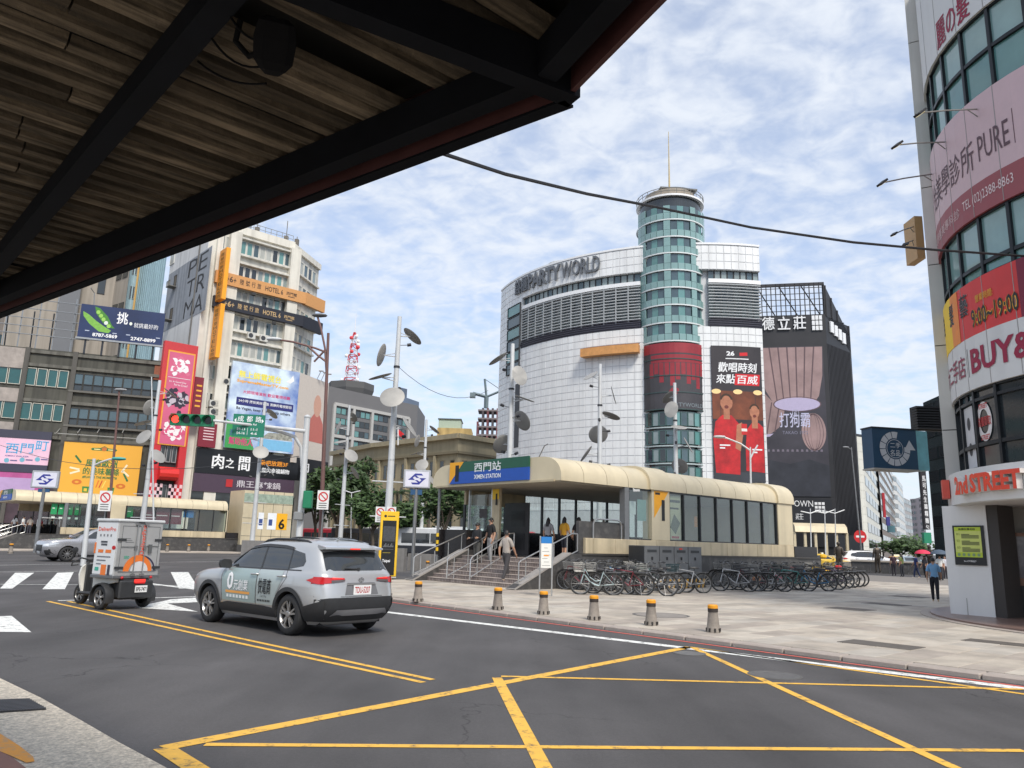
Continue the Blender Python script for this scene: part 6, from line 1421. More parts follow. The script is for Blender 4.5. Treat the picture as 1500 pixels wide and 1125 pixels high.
    SF.poly(mb,[(cxs+r_*.62,czs-.02),(cxs+r_*1.35,czs-.02),(cxs+r_*.98,czs+r_*.55)],.014);mb.build('arrow_logo',cm(196,200,206),bs);mb = MB();disc(SF,mb,cxs,czs,r_*.55,r_*.55,.012,32,0,360,.94);mb.build('logo_ring',cm(196,200,206),bs)
    ftext(SF,bs,'二手',cxs-r_*.3,czs+.03,r_*.68,r_*.32,.012,cm(206,210,214),.012);ftext(SF,bs,'名品',cxs-r_*.32,czs-r_*.42,r_*.64,r_*.36,.012,cm(206,210,214),.012)
    ring(SF,bs,'top_trim',cm(40,44,50),-.03,SF.len+.03,zt+.002,zt+.05,-.62,.03);ring(SF,bs,'bottom_trim',cm(170,166,158),-.03,SF.len+.03,zb-.06,zb-.002,-.62,.03)
    gb = thing('black_louvre_box','black louvred plant box on the wall above blue sign','plant box',aty(1365,610,30),0);GB = Face([aty(1343,600,30.2),aty(1386,600,30.2)]);zz0,zz1 = GB.px(1350,628)[1],GB.px(1350,594)[1]
    for k in range(9): ring(GB,gb,'slat',BLACK,0,GB.len,zz0+k*(zz1-zz0)/9,zz0+(k+.6)*(zz1-zz0)/9,-.4,0)
    ring(GB,gb,'backing',cm(28,28,30),.02,GB.len,zz0,zz1,-.6,-.1)
    # projecting floodlights on arms
    def arm(p,q,lab,long=.32):
        o = thing('sign_floodlight',lab,'floodlight',p,0,'floodlights on arms of the corner building');mb = MB();mb.tube([p,p.lerp(q,.6)+ZV*.02,q],.022,6);mb.tube([p-ZV*.22,p.lerp(q,.18)],.015,5);mb.build('arm',cm(130,128,124),o);d = (q-p).normalized()
        M = Matrix.Translation(q+d*.1) @ Matrix.Rotation(math.atan2(d.y,d.x),4,'Z') @ Matrix.Rotation(R(40),4,'Y');mb = MB();mb.box((0,0,0),(long,.2,.06),0,M);mb.build('lamp_head',cm(36,36,40),o);mb = MB();mb.box((.02,0,-.034),(long*.7,.14,.008),0,M);mb.build('lamp_glass',mat('lamp_lit',(.95,.80,.45),.4,emit=1.2),o)
    for (xa,ya,xb,yb,lab) in ((1432,160,1352,165,'top floodlight on an arm above the clinic sign'),(1385,208,1318,212,'middle floodlight on an arm beside the clinic sign'),(1366,255,1296,267,'lower floodlight on an arm beside the clinic sign')):
        q = F.px(xa,ya);p = F.p(q[0],q[1],.02);arm(p,aty(xb,yb,p.y-.6),lab)
    box = thing('tan_sign_box','tan sign box jutting from the left edge of corner building','sign',aty(1348,345,27),0);a,b = aty(1337,318,27),aty(1354,380,27);mb = MB();mb.box(((a.x+b.x)/2,27.3,(a.z+b.z)/2),(b.x-a.x,.8,a.z-b.z));mb.build('panel',cm(186,150,104,.5),box)
    for (xa,ya,xb,yb,lab) in ((1338,332,1312,342,'small floodlight left of the tan sign box'),(1338,352,1328,357,'small floodlight under the upper one by tan box')): arm(aty(xa,ya,27),aty(xb,yb,26.6),lab,.2)
corner()
# ------------------------------------------------------------------ vehicles
RUB = mat('rubber',(.02,.02,.021),.75,0,.25,12);ALLOY = mat('alloy',(.42,.41,.40),.3,.85,.1,9);BPL = mat('black_plastic',(.030,.031,.033),.55,0,.15,10)
CGL = mat('car_glass',(.022,.026,.029),.03,0,.15,1.5,spec=1.0);REDL = mat('tail_red',(.50,.012,.015),.15,0,.1,8,spec=.7);DKL = mat('lamp_smoke',(.10,.09,.09),.1,0,.1,8);LIT = mat('tail_lit',(.85,.04,.03),.3,emit=.6);SEAM = mat('seam',(.015,.015,.016),.8)
def wheel(parent,x,y,r,w,side,style=0,tyre_m=None):
    """side +1: outer face towards +y; wheel > tyre, rim"""
    mb = MB();h = w/2
    mb.lathe([(r*.66,-h),(r*.86,-h*1.04),(r*.96,-h*.86),(r,-h*.6),(r,h*.6),(r*.96,h*.86),(r*.86,h*1.04),(r*.66,h)],36,(x,y,r),'Y',cap=False)
    ty = mb.build('wheel',tyre_m or RUB,parent,local=True,smooth=True)
    o = y+side*h*.96
    mb = MB();mb.lathe([(r*.68,o-side*.015),(r*.66,o),(r*.62,o-side*.02),(r*.60,o-side*.10)],32,(x,0,r),'Y',cap=False);mb.build('rim',ALLOY,ty,local=True,smooth=True)
    mb = MB();mb.lathe([(r*.62,o-side*.06),(.01,o-side*.06)],24,(x,0,r),'Y');mb.build('brake_disc',SEAM,ty,local=True)  # plain dark backing disc added behind the spokes
    mb = MB();n = 5 if style == 0 else (10 if style == 2 else 5)
    for k in range(n):
        for da in ((-.13,.13) if style == 0 else ((0,) if style == 2 else (-.09,.09))):
            a = 2*math.pi*k/n+.3;c0,s0 = math.cos(a+da*.6),math.sin(a+da*.6);c1,s1 = math.cos(a+da*1.5),math.sin(a+da*1.5);wd = r*.06 if style != 2 else r*.05
            p0 = Vector((x+c0*r*.10,o-side*.012,r+s0*r*.10));p1 = Vector((x+c1*r*.64,o-side*.006,r+s1*r*.64));t = (p1-p0).normalized();q = Vector((-t.z,0,t.x))*wd;d = Vector((0,-side*.035,0))
            L = [p0-q,p1-q*.7,p1+q*.7,p0+q];mb.hexa(L+[v+d for v in L] if side < 0 else [v+d for v in L]+L)
    mb.lathe([(r*.16,o-side*.03),(r*.16,o-side*.004),(r*.12,o),(.005,o)],16,(x,0,r),'Y');mb.build('spokes',ALLOY,ty,local=True)
    return ty
class Body:
    def __init__(s,lev): s.lev = lev;s.z0,s.z1 = lev[0][0],lev[-1][0]
    def at(s,z):
        L = s.lev;z = min(max(z,s.z0),s.z1)
        for i in range(len(L)-1):
            if z <= L[i+1][0]:
                t = (z-L[i][0])/(L[i+1][0]-L[i][0]);P = []
                for k in range(1,5):
                    m0 = (L[i+1][k]-L[max(i-1,0)][k])/max(1e-6,L[i+1][0]-L[max(i-1,0)][0]);m1 = (L[min(i+2,len(L)-1)][k]-L[i][k])/max(1e-6,L[min(i+2,len(L)-1)][0]-L[i][0]);h = L[i+1][0]-L[i][0]
                    a,b = L[i][k],L[i+1][k];d = (b-a)/h
                    if d*m0 <= 0: m0 = 0
                    if d*m1 <= 0: m1 = 0
                    m0 = max(-3*abs(d),min(3*abs(d),m0));m1 = max(-3*abs(d),min(3*abs(d),m1))
                    P.append((2*t**3-3*t*t+1)*a+(t**3-2*t*t+t)*h*m0+(-2*t**3+3*t*t)*b+(t**3-t*t)*h*m1)
                return P
        return list(L[-1][1:])
    def y(s,x,z):
        xr,xf,w,n = s.at(z);k = abs((2*x-xf-xr)/(xf-xr));return w*max(0,1-min(k,.985)**n)**(1/n)
    def xr(s,y,z):
        xr,xf,w,n = s.at(z);k = min(abs(y/w),.97);return (xf+xr)/2-(xf-xr)/2*max(0,1-k**n)**(1/n)
    def xf(s,y,z):
        xr,xf,w,n = s.at(z);k = min(abs(y/w),.97);return (xf+xr)/2+(xf-xr)/2*max(0,1-k**n)**(1/n)
    def cx(s,x,z):
        xr,xf,w,n = s.at(z);c,a = (xr+xf)/2,(xf-xr)/2*.975;return min(max(x,c-a),c+a)
    def cy(s,y,z): w = s.at(z)[2]*.965;return min(max(y,-w),w)
    def mesh(s,nl=52,na=96):
        loops = []
        zs = sorted(set([s.z0+(s.z1-s.z0)*i/(nl-1) for i in range(nl)]+[l[0] for l in s.lev]))
        for z in zs:
            xr,xf,w,n = s.at(z);c,a = (xr+xf)/2,(xf-xr)/2;L = []
            for k in range(na):
                t = 2*math.pi*k/na;ct,st = math.cos(t),math.sin(t);e = 2/n
                L.append((c+a*math.copysign(abs(ct)**e,ct),w*math.copysign(abs(st)**e,st),z))
            loops.append(L)
        return MB().loft(loops)
    def _map(s,poly,fn,cuts):
        V_,Fs = tri_grid(poly,cuts);return [fn(a,b) for a,b in V_],Fs
    def wrap(s,par,name,m,x0,y1,zz,sg,d=.012):
        """band round the rear corner: zz = [(z at side start, z mid, z rear end)] rows as functions of t"""
        rows = []
        for f in zz:
            R_ = []
            for i in range(22):
                t_ = i/21;z = f(t_)
                if t_ < .5: x = x0+(s.cx(-9,z)-x0)*t_*2;R_.append((x-d*t_*2,sg*(s.y(x,z)+d),z))
                else: y = s.cy(9,z)+(y1-s.cy(9,z))*(t_-.5)*2;R_.append((s.xr(y,z)-d,sg*y,z))
            rows.append(R_)
        return MB().loft(rows,False,False,False).build(name,m,par,local=True,smooth=True)
    def side(s,par,name,m,poly,sg=1,d=.004,cuts=3,label=None):
        V_,Fs = s._map(poly,lambda x,z: (lambda x: (x,sg*(s.y(x,z)+d),z))(s.cx(x,z)),cuts);return MB().add(V_,Fs).build(name,m,par,local=True,smooth=True,label=label)
    def rear(s,par,name,m,poly,d=.004,cuts=3):
        V_,Fs = s._map(poly,lambda y,z: (lambda y: (s.xr(y,z)-d,y,z))(s.cy(y,z)),cuts);return MB().add(V_,Fs).build(name,m,par,local=True,smooth=True)
    def front(s,par,name,m,poly,d=.004,cuts=3):
        V_,Fs = s._map(poly,lambda y,z: (lambda y: (s.xf(y,z)+d,y,z))(s.cy(y,z)),cuts);return MB().add(V_,Fs).build(name,m,par,local=True,smooth=True)
    def strip(s,par,name,m,pts,w,sg=1,d=.003):
        mb = MB()
        for (a,b) in zip(pts,pts[1:]):
            t = Vector((b[0]-a[0],b[1]-a[1])).normalized();n = Vector((-t.y,t.x))*w/2;k = 6
            for i in range(k):
                q = [(a[0]+(b[0]-a[0])*j/k,a[1]+(b[1]-a[1])*j/k) for j in (i,i+1)]
                P = [(q[0][0]-n.x,q[0][1]-n.y),(q[1][0]-n.x,q[1][1]-n.y),(q[1][0]+n.x,q[1][1]+n.y),(q[0][0]+n.x,q[0][1]+n.y)]
                mb.poly([(x,sg*(s.y(x,z)+d),z) for x,z in P])
        return mb.build(name,m,par,local=True)
    def arch(s,par,name,m,xc,zc,r0,r1,sg,d=.012,a0=-12,a1=192):
        mb = MB();n = 22
        for i in range(n):
            q = []
            for a,r_ in ((a0+(a1-a0)*i/n,r0),(a0+(a1-a0)*(i+1)/n,r0),(a0+(a1-a0)*(i+1)/n,r1),(a0+(a1-a0)*i/n,r1)):
                q.append((xc+r_*math.cos(R(a)),zc+r_*math.sin(R(a))))
            P = [(x,sg*(max(s.y(x,z),.62)+d),z) for x,z in q];I = [(x,sg*(max(s.y(x,z),.62)-.10),z) for x,z in q[:2]]
            mb.poly(P);mb.poly([P[1],P[0],I[0],I[1]])
        return mb.build(name,m,par,local=True)
class SideFace(Face):
    def __init__(s,B,sg): s.B = B;s.sg = sg;s.flat = True
    def p(s,q,z,d=0): x = -q*s.sg;return Vector((x,s.sg*(s.B.y(x,z)+d),z))
def cut_body(B,par,paint,wheels,rc,name='body',nl=52):
    mb = B.mesh(nl);me = bpy.data.meshes.new(name);me.from_pydata(mb.v,[],mb.f);me.materials.append(paint);me.materials.append(SEAM)
    o = bpy.data.objects.new('tmp_body',me);COL.objects.link(o);c = MB()
    for x,zc in wheels:
        for sg in (-1,1): c.lathe([(rc,sg*.55),(rc,sg*1.3)] if sg > 0 else [(rc,-1.3),(rc,-.55)],28,(x,0,zc),'Y')
    cm_ = bpy.data.meshes.new('cut');cm_.from_pydata(c.v,[],c.f);cm_.materials.append(SEAM);co = bpy.data.objects.new('tmp_cut',cm_);COL.objects.link(co)
    for m_ in (me,cm_):
        bm = bmesh.new();bm.from_mesh(m_);bmesh.ops.recalc_face_normals(bm,faces=bm.faces[:]);bm.to_mesh(m_);bm.free()
    md = o.modifiers.new('b','BOOLEAN');md.object = co;md.operation = 'DIFFERENCE';md.solver = 'EXACT';md.material_mode = 'TRANSFER'
    dg = bpy.context.evaluated_depsgraph_get();dg.update();ev = bpy.data.meshes.new_from_object(o.evaluated_get(dg));bpy.data.objects.remove(o);bpy.data.objects.remove(co)
    ev.polygons.foreach_set('use_smooth',[True]*len(ev.polygons));ev.set_sharp_from_angle(angle=R(38));ev.name = name
    return link(name,ev,par)
def paint(name,col,metal=.6,rough=.32): return mat(name,col,rough,metal,.03,2,coat=.7)
SUVLEV = [(.20,-2.00,2.05,.78,6),(.30,-2.13,2.14,.85,6),(.42,-2.205,2.19,.888,6.5),(.55,-2.23,2.22,.905,7),(.70,-2.215,2.22,.912,7),(.82,-2.19,2.17,.912,7),(.92,-2.165,2.03,.903,7),(.985,-2.145,1.72,.888,7.5),(1.035,-2.12,1.22,.862,8),(1.09,-2.08,1.0,.825,8),(1.20,-1.995,.80,.785,8),(1.35,-1.885,.53,.735,8),(1.46,-1.80,.30,.69,8),(1.53,-1.72,.10,.645,7),(1.575,-1.56,-.15,.585,6),(1.605,-1.25,-.35,.46,4),(1.618,-.95,-.55,.25,3)]
def suv(name,label,loc,rz,pm,sc=1.0,adv=False,style=0,group=None,side_detail=True):
    t = thing(name,label,'car',loc,rz,group);B = Body(SUVLEV);wx = (-1.345,1.295)
    cut_body(B,t,pm,[(x,.345) for x in wx],.395)
    for sg in (1,-1):
        for x in wx: wheel(t,x,sg*.775,.345,.225,sg,style);B.arch(t,'wheel_arch',BPL,x,.345,.385,.455,sg)
        B.side(t,'sill_cladding',BPL,[(-.93,.26),(.87,.26),(.84,.40),(.6,.44),(-.6,.44),(-.89,.42)],sg,.012)
        B.wrap(t,'bumper_corner',BPL,-1.72,.0,[lambda q: .26+.0*q,lambda q: .36,lambda q: .46+.04*min(1,q*3),lambda q: .49+.17*min(1,q*1.6)],sg,.016)
        gl = [(.78,1.075),(.50,1.28),(.28,1.40),(-.10,1.455),(-.30,1.47),(-.345,1.075)]
        B.side(t,'side_window',CGL,gl,sg,.004);B.side(t,'side_window',CGL,[(-.37,1.075),(-.325,1.47),(-.85,1.455),(-1.12,1.43),(-1.17,1.09)],sg,.004);B.side(t,'quarter_window',CGL,[(-1.20,1.095),(-1.15,1.425),(-1.50,1.37),(-1.60,1.24),(-1.58,1.16)],sg,.004)
        B.strip(t,'window_trim',BPL,[(.78,1.065),(-1.58,1.085)],.02,sg,.006);B.strip(t,'pillar_trim',BPL,[(-.355,1.07),(-.31,1.475)],.05,sg,.006);B.strip(t,'pillar_trim',BPL,[(-1.185,1.09),(-1.135,1.43)],.035,sg,.006)
        B.strip(t,'window_visor',BPL,[(.70,1.14),(.48,1.30),(.27,1.425),(-.10,1.475),(-.32,1.488),(-.86,1.475),(-1.14,1.445)],.05,sg,.018)
        for pts in ([(.80,1.06),(.86,.9),(.80,.44)],[(-.355,1.06),(-.355,.44)],[(-1.19,1.08),(-1.25,.95),(-.97,.62),(-.93,.44)]): B.strip(t,'door_seam',SEAM,pts,.009,sg,.003)
        for x in (-.18,-1.02): mb = MB();y = B.y(x,.965);mb.tube([(x+.02,sg*(y+.005),.965),(x,sg*(y+.035),.97),(x-.18,sg*(y+.035),.975),(x-.2,sg*(y+.005),.975)],.014,8);mb.build('door_handle',pm,t,local=True,smooth=True)
        B.side(t,'fuel_flap',pm,[(-1.30,.84),(-1.30,.98),(-1.46,.99),(-1.46,.85)],sg,.003,1)
        # mirror
        mb = MB();y = B.y(.72,1.08);q = (.72,sg*(y+.14),1.12)
        mb.loft([[(q[0]+dx,q[1]+sg*a*.12,q[2]+b*.085) for a,b in ((-1,-.7),(-.6,-1),(.8,-.9),(1,-.2),(.9,.7),(.4,1),(-.7,.9),(-1,.4))] for dx in (-.06,.0)]+[[(q[0]+.08,q[1]+sg*a*.08,q[2]+b*.05) for a,b in ((-1,-.7),(-.6,-1),(.8,-.9),(1,-.2),(.9,.7),(.4,1),(-.7,.9),(-1,.4))]]);mb.tube([(.70,sg*y,1.06),(.72,sg*(y+.08),1.08)],.03,6);mb.build('wing_mirror',BPL,t,local=True,smooth=True)
        # roof rail
        mb = MB();mb.tube([(.0,sg*.59,1.525),(-.12,sg*.59,1.572),(-.4,sg*.585,1.602),(-1.0,sg*.585,1.602),(-1.36,sg*.585,1.578),(-1.48,sg*.59,1.54)],.022,8);mb.build('roof_rail',BPL,t,local=True,smooth=True)
        # tail lamp: rear and wrapped side
        Rr = lambda p: [(sg*a,b) for a,b in p]
        tl = B.wrap(t,'tail_lamp',REDL,-1.80,.35,[lambda q: .935-.055*min(1,q*3)+.045*max(0,q-.55)/.45,lambda q: .94,lambda q: .94+.058*min(1,q*3)-.02*max(0,q-.55)/.45],sg,.013)
        B.rear(tl,'smoked_lens',DKL,Rr([(.62,.90),(.36,.925),(.34,.955),(.62,.945)]),.018,2);B.rear(tl,'lit_bar',LIT,Rr([(.60,.965),(.38,.972),(.40,.98),(.60,.99)]),.018,2)
        B.front(t,'head_lamp',cm(210,214,220,.15),Rr([(.88,.76),(.5,.74),(.45,.82),(.88,.86)]),.01,2);B.side(t,'head_lamp',cm(190,196,200,.15),[(2.10,.78),(1.80,.86),(1.86,.90),(2.08,.87)],sg,.008,2)
    B.rear(t,'rear_window',CGL,[(-.66,1.10),(.66,1.10),(.60,1.40),(.3,1.425),(-.3,1.425),(-.60,1.40)],.005)
    mb = MB();
    mb.loft([[(-1.70,y,1.525),(-1.95,y*1.02,1.475+.01),(-1.955,y*1.02,1.455),(-1.72,y,1.44)] for y in (-.62,-.4,0,.4,.62)]);mb.build('roof_spoiler',pm,t,local=True,smooth=True)
    mb = MB();mb.box((-1.957,0,1.462),(.01,.22,.02));mb.build('brake_light',LIT,t,local=True)
    mb = MB();mb.tube([(B.xr(.0,1.12)-.02,-.02,1.12),(B.xr(.2,1.13)-.03,.30,1.135)],[.016,.01],6);mb.lathe([(.03,-.015),(.03,.015)],10,(B.xr(0,1.12)-.02,0,1.12),'X');mb.build('rear_wiper',BPL,t,local=True)
    B.rear(t,'skid_plate',mat('skid',(.36,.36,.37),.4,.6,.1,6),[(-.62,.36),(.62,.36),(.52,.46),(-.52,.46)],.024,2)
    for pts in ([(-.80,.67),(-.86,.86)],[(.80,.67),(.86,.86)]):
        pass
    B.rear(t,'hatch_seam',SEAM,[(-.84,.672),(.84,.672),(.84,.680),(-.84,.680)],.016,2)
    pf = LFace((B.xr(0,.80)-.02,0,0),(0,-1,0),(-1,0,0))
    B.rear(t,'plate_recess',mat('recess',(.20,.20,.205),.4,.4),[(-.36,.70),(.36,.70),(.30,.90),(-.30,.90)],.006,2)
    pl_ = MB();pl_.box((B.xr(0,.78)-.022,0,.78),(.012,.38,.16));pl = pl_.build('number_plate',cm(232,232,230,.4),t,local=True)
    if adv:
        mb = MB();pf.o.x = B.xr(0,.78)-.0295;ftext(pf,None,'TDU-5207',-.165,.725,.33,.11,0,None,.02,mb=mb);mb.build('plate_number',cm(176,30,40),pl,local=True)
    mb = MB();e = LFace((B.xr(0,.93)-.012,0,0),(0,-1,0),(-1,0,0))
    disc(e,mb,0,.945,.06,.042,0,24,0,360,.82);disc(e,mb,0,.955,.045,.018,0.001,20,0,360,.74);disc(e,mb,0,.945,.017,.04,.002,16,0,360,.7);mb.build('badge',mat('chrome',(.3,.3,.31),.2,.9),t,local=True)
    mb = MB();mb.box((B.xr(0,.87)-.01,0,.872),(.02,.62,.02));mb.build('handle_bar',ALLOY,t,local=True)
    mb = MB();mb.tube([(-1.35,0,1.58),(-1.48,0,1.63)],[.03,.008],6);mb.build('shark_fin',pm,t,local=True)
    B.front(t,'windscreen',CGL,[(-.70,1.08),(.70,1.08),(.60,1.44),(-.60,1.44)],.005);B.front(t,'grille',BPL,[(-.55,.40),(.55,.40),(.62,.68),(-.62,.68)],.01)
    mb = MB();mb.box((0,0,.25),(3.9,1.3,.10));mb.build('underbody',SEAM,t,local=True)
    if adv:
        sg = 1;DEC = mat('decal_teal',(.36,.45,.44),.35,.3,.05,2)
        B.side(t,'door_decal',DEC,[(.78,.46),(.83,.9),(.77,1.05),(-.34,1.055),(-.34,.46)],1,.0045);B.side(t,'door_decal',mat('decal_pale',(.43,.49,.48),.35,.3,.05,2),[(-.37,.46),(-.37,1.055),(-1.10,1.06),(-1.14,.92),(-.98,.66),(-.94,.46)],1,.0045)
        S = SideFace(B,1)
        def tx(s_,x0,z0,w,h,m,b): mb = MB();ftext(S,None,s_,x0,z0,w,h,.014,None,b,mb=mb);mb.build('lettering',m,t,local=True)
        tx('0',-.62,.66,.21,.32,WHITE,.03);tx('元創業',-.38,.66,.48,.19,WHITE,.014)
        B.side(t,'orange_strip',cm(226,160,80),[(.66,.60),(.66,.645),(-.16,.645),(-.16,.60)],1,.008,2)
        for k in range(7): mb = MB();S_ = -.62+k*.11;S.poly(mb,[(S_,.52),(S_+.075,.52),(S_+.075,.575),(S_,.575)],.009);mb.build('small_print',cm(226,230,228),t,local=True)
        tx('快電商',.43,.64,.40,.27,BLACK,.012);tx('CdC Pay',.52,.575,.20,.045,BLACK,0)
        for k in range(8): mb = MB();S_ = .42+k*.052;S.poly(mb,[(S_,.51),(S_+.032,.51),(S_+.032,.545),(S_,.545)],.009);mb.build('small_print',BLACK,t,local=True)
    t.scale = (sc,)*3
    return t
SILVER = paint('silver_paint',(.50,.505,.505),.55,.30)
rl,fl_,rr_ = onz(421,931),onz(303,911),onz(528,923)
hd = (fl_-rl);hz = math.atan2(hd.y,hd.x);fwd = Vector((math.cos(hz),math.sin(hz),0));lft = Vector((-fwd.y,fwd.x,0))
sc = 1.035;mid = (rl+fl_)/2 - lft*.86*sc;org = mid + fwd*(.025*sc)
suv_main = suv('silver_suv','silver SUV with teal door advert in the near lane',org,hz,SILVER,sc,adv=True)
suv2 = suv('grey_suv','grey SUV ahead, mostly hidden behind the silver SUV',Vector((-6.0,23.6,0)),hz-.02,paint('grey_paint',(.30,.31,.32),.5,.3),1.06)
suv3 = suv('white_suv','white SUV crossing beyond the statues and low wall',Vector((35.2,76,0)),R(-18),paint('white_paint',(.80,.80,.80),0,.3),1.2)
SED = [(.18,-2.10,2.10,.78,6),(.30,-2.28,2.26,.86,6),(.45,-2.33,2.33,.905,6.5),(.62,-2.34,2.34,.92,7),(.76,-2.32,2.30,.918,7),(.86,-2.29,2.16,.91,7),(.93,-2.25,1.70,.89,7.5),(.98,-2.20,1.15,.86,8),(1.02,-2.10,.98,.83,8),(1.15,-1.88,.72,.78,8),(1.28,-1.62,.45,.72,8),(1.38,-1.35,.20,.66,7),(1.44,-1.1,-.05,.57,6),(1.47,-.8,-.3,.35,4)]
def sedan(name,label,loc,rz,pm,group=None,taxi=False,levels=SED,style=1,sc=1.0):
    t = thing(name,label,'car',loc,rz,group);B = Body(levels);wx = (-1.42,1.45);zt = levels[-1][0];cut_body(B,t,pm,[(x,.34) for x in wx],.40)
    for sg in (1,-1):
        for x in wx: wheel(t,x,sg*.80,.345,.23,sg,style);B.arch(t,'wheel_arch',pm if not taxi else BPL,x,.34,.39,.42,sg,.006)
        zb = 1.03 if levels is SED else 1.06;zr = zt-.10
        B.side(t,'side_window',CGL,[(.85,zb),(.45,zt-.2),(.15,zr),(-.28,zr),(-.30,zb)],sg);B.side(t,'side_window',CGL,[(-.36,zb),(-.34,zr),(-1.05,zr-.03),(-1.55,zb+.12),(-1.6,zb+.02)],sg)
        for pts in ([(.90,zb-.02),(.92,.8),(.85,.38)],[(-.33,zb-.02),(-.33,.38)],[(-1.3,zb),(-1.05,.6),(-1.0,.38)]): B.strip(t,'door_seam',SEAM,pts,.01,sg)
        B.side(t,'sill',BPL,[(-.98,.24),(.98,.24),(.98,.31),(-.98,.31)],sg,.01,2)
        mb = MB();y = B.y(.78,zb);mb.lathe([(.02,-.1),(.09,-.06),(.1,.03),(.02,.06)],10,(.78,sg*(y+.14),zb+.05),'X');mb.build('wing_mirror',pm,t,local=True,smooth=True)
        Rr = lambda p: [(sg*a,b) for a,b in p]
        B.rear(t,'tail_lamp',REDL,Rr([(.90,.80),(.55,.82),(.55,.90),(.89,.92)]),.01,2);B.front(t,'head_lamp',cm(216,220,226,.12),Rr([(.90,.70),(.48,.68),(.48,.77),(.89,.82)]),.012,2);B.side(t,'head_lamp',cm(200,206,212,.12),[(2.24,.72),(1.86,.80),(1.9,.85),(2.2,.82)],sg,.008,2)
        B.front(t,'air_intake',BPL,Rr([(.88,.32),(.60,.28),(.62,.50),(.88,.52)]),.012,2);B.side(t,'air_intake',BPL,[(2.24,.34),(2.10,.36),(2.17,.55),(2.24,.56)],sg,.008,2)
        for x in (-.15,-1.0): mb = MB();y = B.y(x,.88);mb.tube([(x,sg*(y+.006),.88),(x-.02,sg*(y+.03),.88),(x-.18,sg*(y+.03),.885),(x-.2,sg*(y+.006),.885)],.013,6);mb.build('door_handle',pm,t,local=True)
    B.rear(t,'rear_window',CGL,[(-.64,zt-.38),(.64,zt-.38),(.56,zt-.11),(-.56,zt-.11)],.005);B.front(t,'windscreen',CGL,[(-.70,1.04),(.70,1.04),(.58,zt-.10),(-.58,zt-.10)],.005)
    B.front(t,'grille',BPL,[(-.36,.46),(.36,.46),(.38,.74),(-.38,.74)],.014);B.front(t,'number_plate',cm(228,228,226),[(-.19,.34),(.19,.34),(.19,.46),(-.19,.46)],.03,1);B.rear(t,'number_plate',cm(228,228,226),[(-.19,.62),(.19,.62),(.19,.76),(-.19,.76)],.02,1)
    if taxi: mb = MB();mb.bbox(-.3,-.1,-.3,.3,zt-.02,zt+.14,.03);mb.build('roof_sign',cm(240,236,220),t,local=True)
    t.scale = (sc,)*3;return t
CROSS = [(.20,-2.10,2.15,.80,6),(.32,-2.28,2.30,.88,6),(.48,-2.33,2.37,.925,6.5),(.66,-2.34,2.38,.94,7),(.82,-2.31,2.34,.94,7),(.93,-2.28,2.24,.93,7),(1.00,-2.25,1.85,.91,7.5),(1.05,-2.2,1.2,.88,8),(1.10,-2.12,1.02,.85,8),(1.24,-1.98,.78,.80,8),(1.40,-1.8,.48,.74,8),(1.50,-1.6,.22,.68,7),(1.57,-1.3,-.05,.58,6),(1.60,-.9,-.35,.36,4)]
bw = onz(97,823);dirb = -UX;rzb = math.atan2(dirb.y,dirb.x)+.10;db = Vector((math.cos(rzb),math.sin(rzb),0));lb = Vector((-db.y,db.x,0))
sedan('silver_crossover','silver crossover car behind the delivery trike, facing left',bw-db*1.45*1.22-lb*1.1,rzb,paint('bmw_silver',(.46,.46,.48),.6,.28),levels=CROSS,style=2,sc=1.22)
for k,(px,py,rz,lab) in enumerate(((1208,812,-20,'yellow taxi beyond the low dark wall'),(1312,818,80,'yellow taxi coming up the side street'),(1206,806,5,'yellow taxi further back, partly hidden'))):
    p = onz(px,py+6) if k != 1 else aty(px,822,78);p = aty(px,815,(76,84,96)[k]);p.z = 0;sedan('taxi',lab,p,R(rz),paint('taxi_yellow',(.75,.48,.04),0,.35),'taxis',taxi=True)
p = aty(1330,815,80);p.z = 0;sedan('blue_grey_car','pale blue grey car facing us in the side street',p,R(-100),paint('bluegrey',(.32,.40,.44),.4,.3))
p = aty(470,790,62);p.z = 0;sedan('black_car','black car far up the lane behind the poles',p,hz,paint('black_paint',(.02,.02,.022),.3,.25))
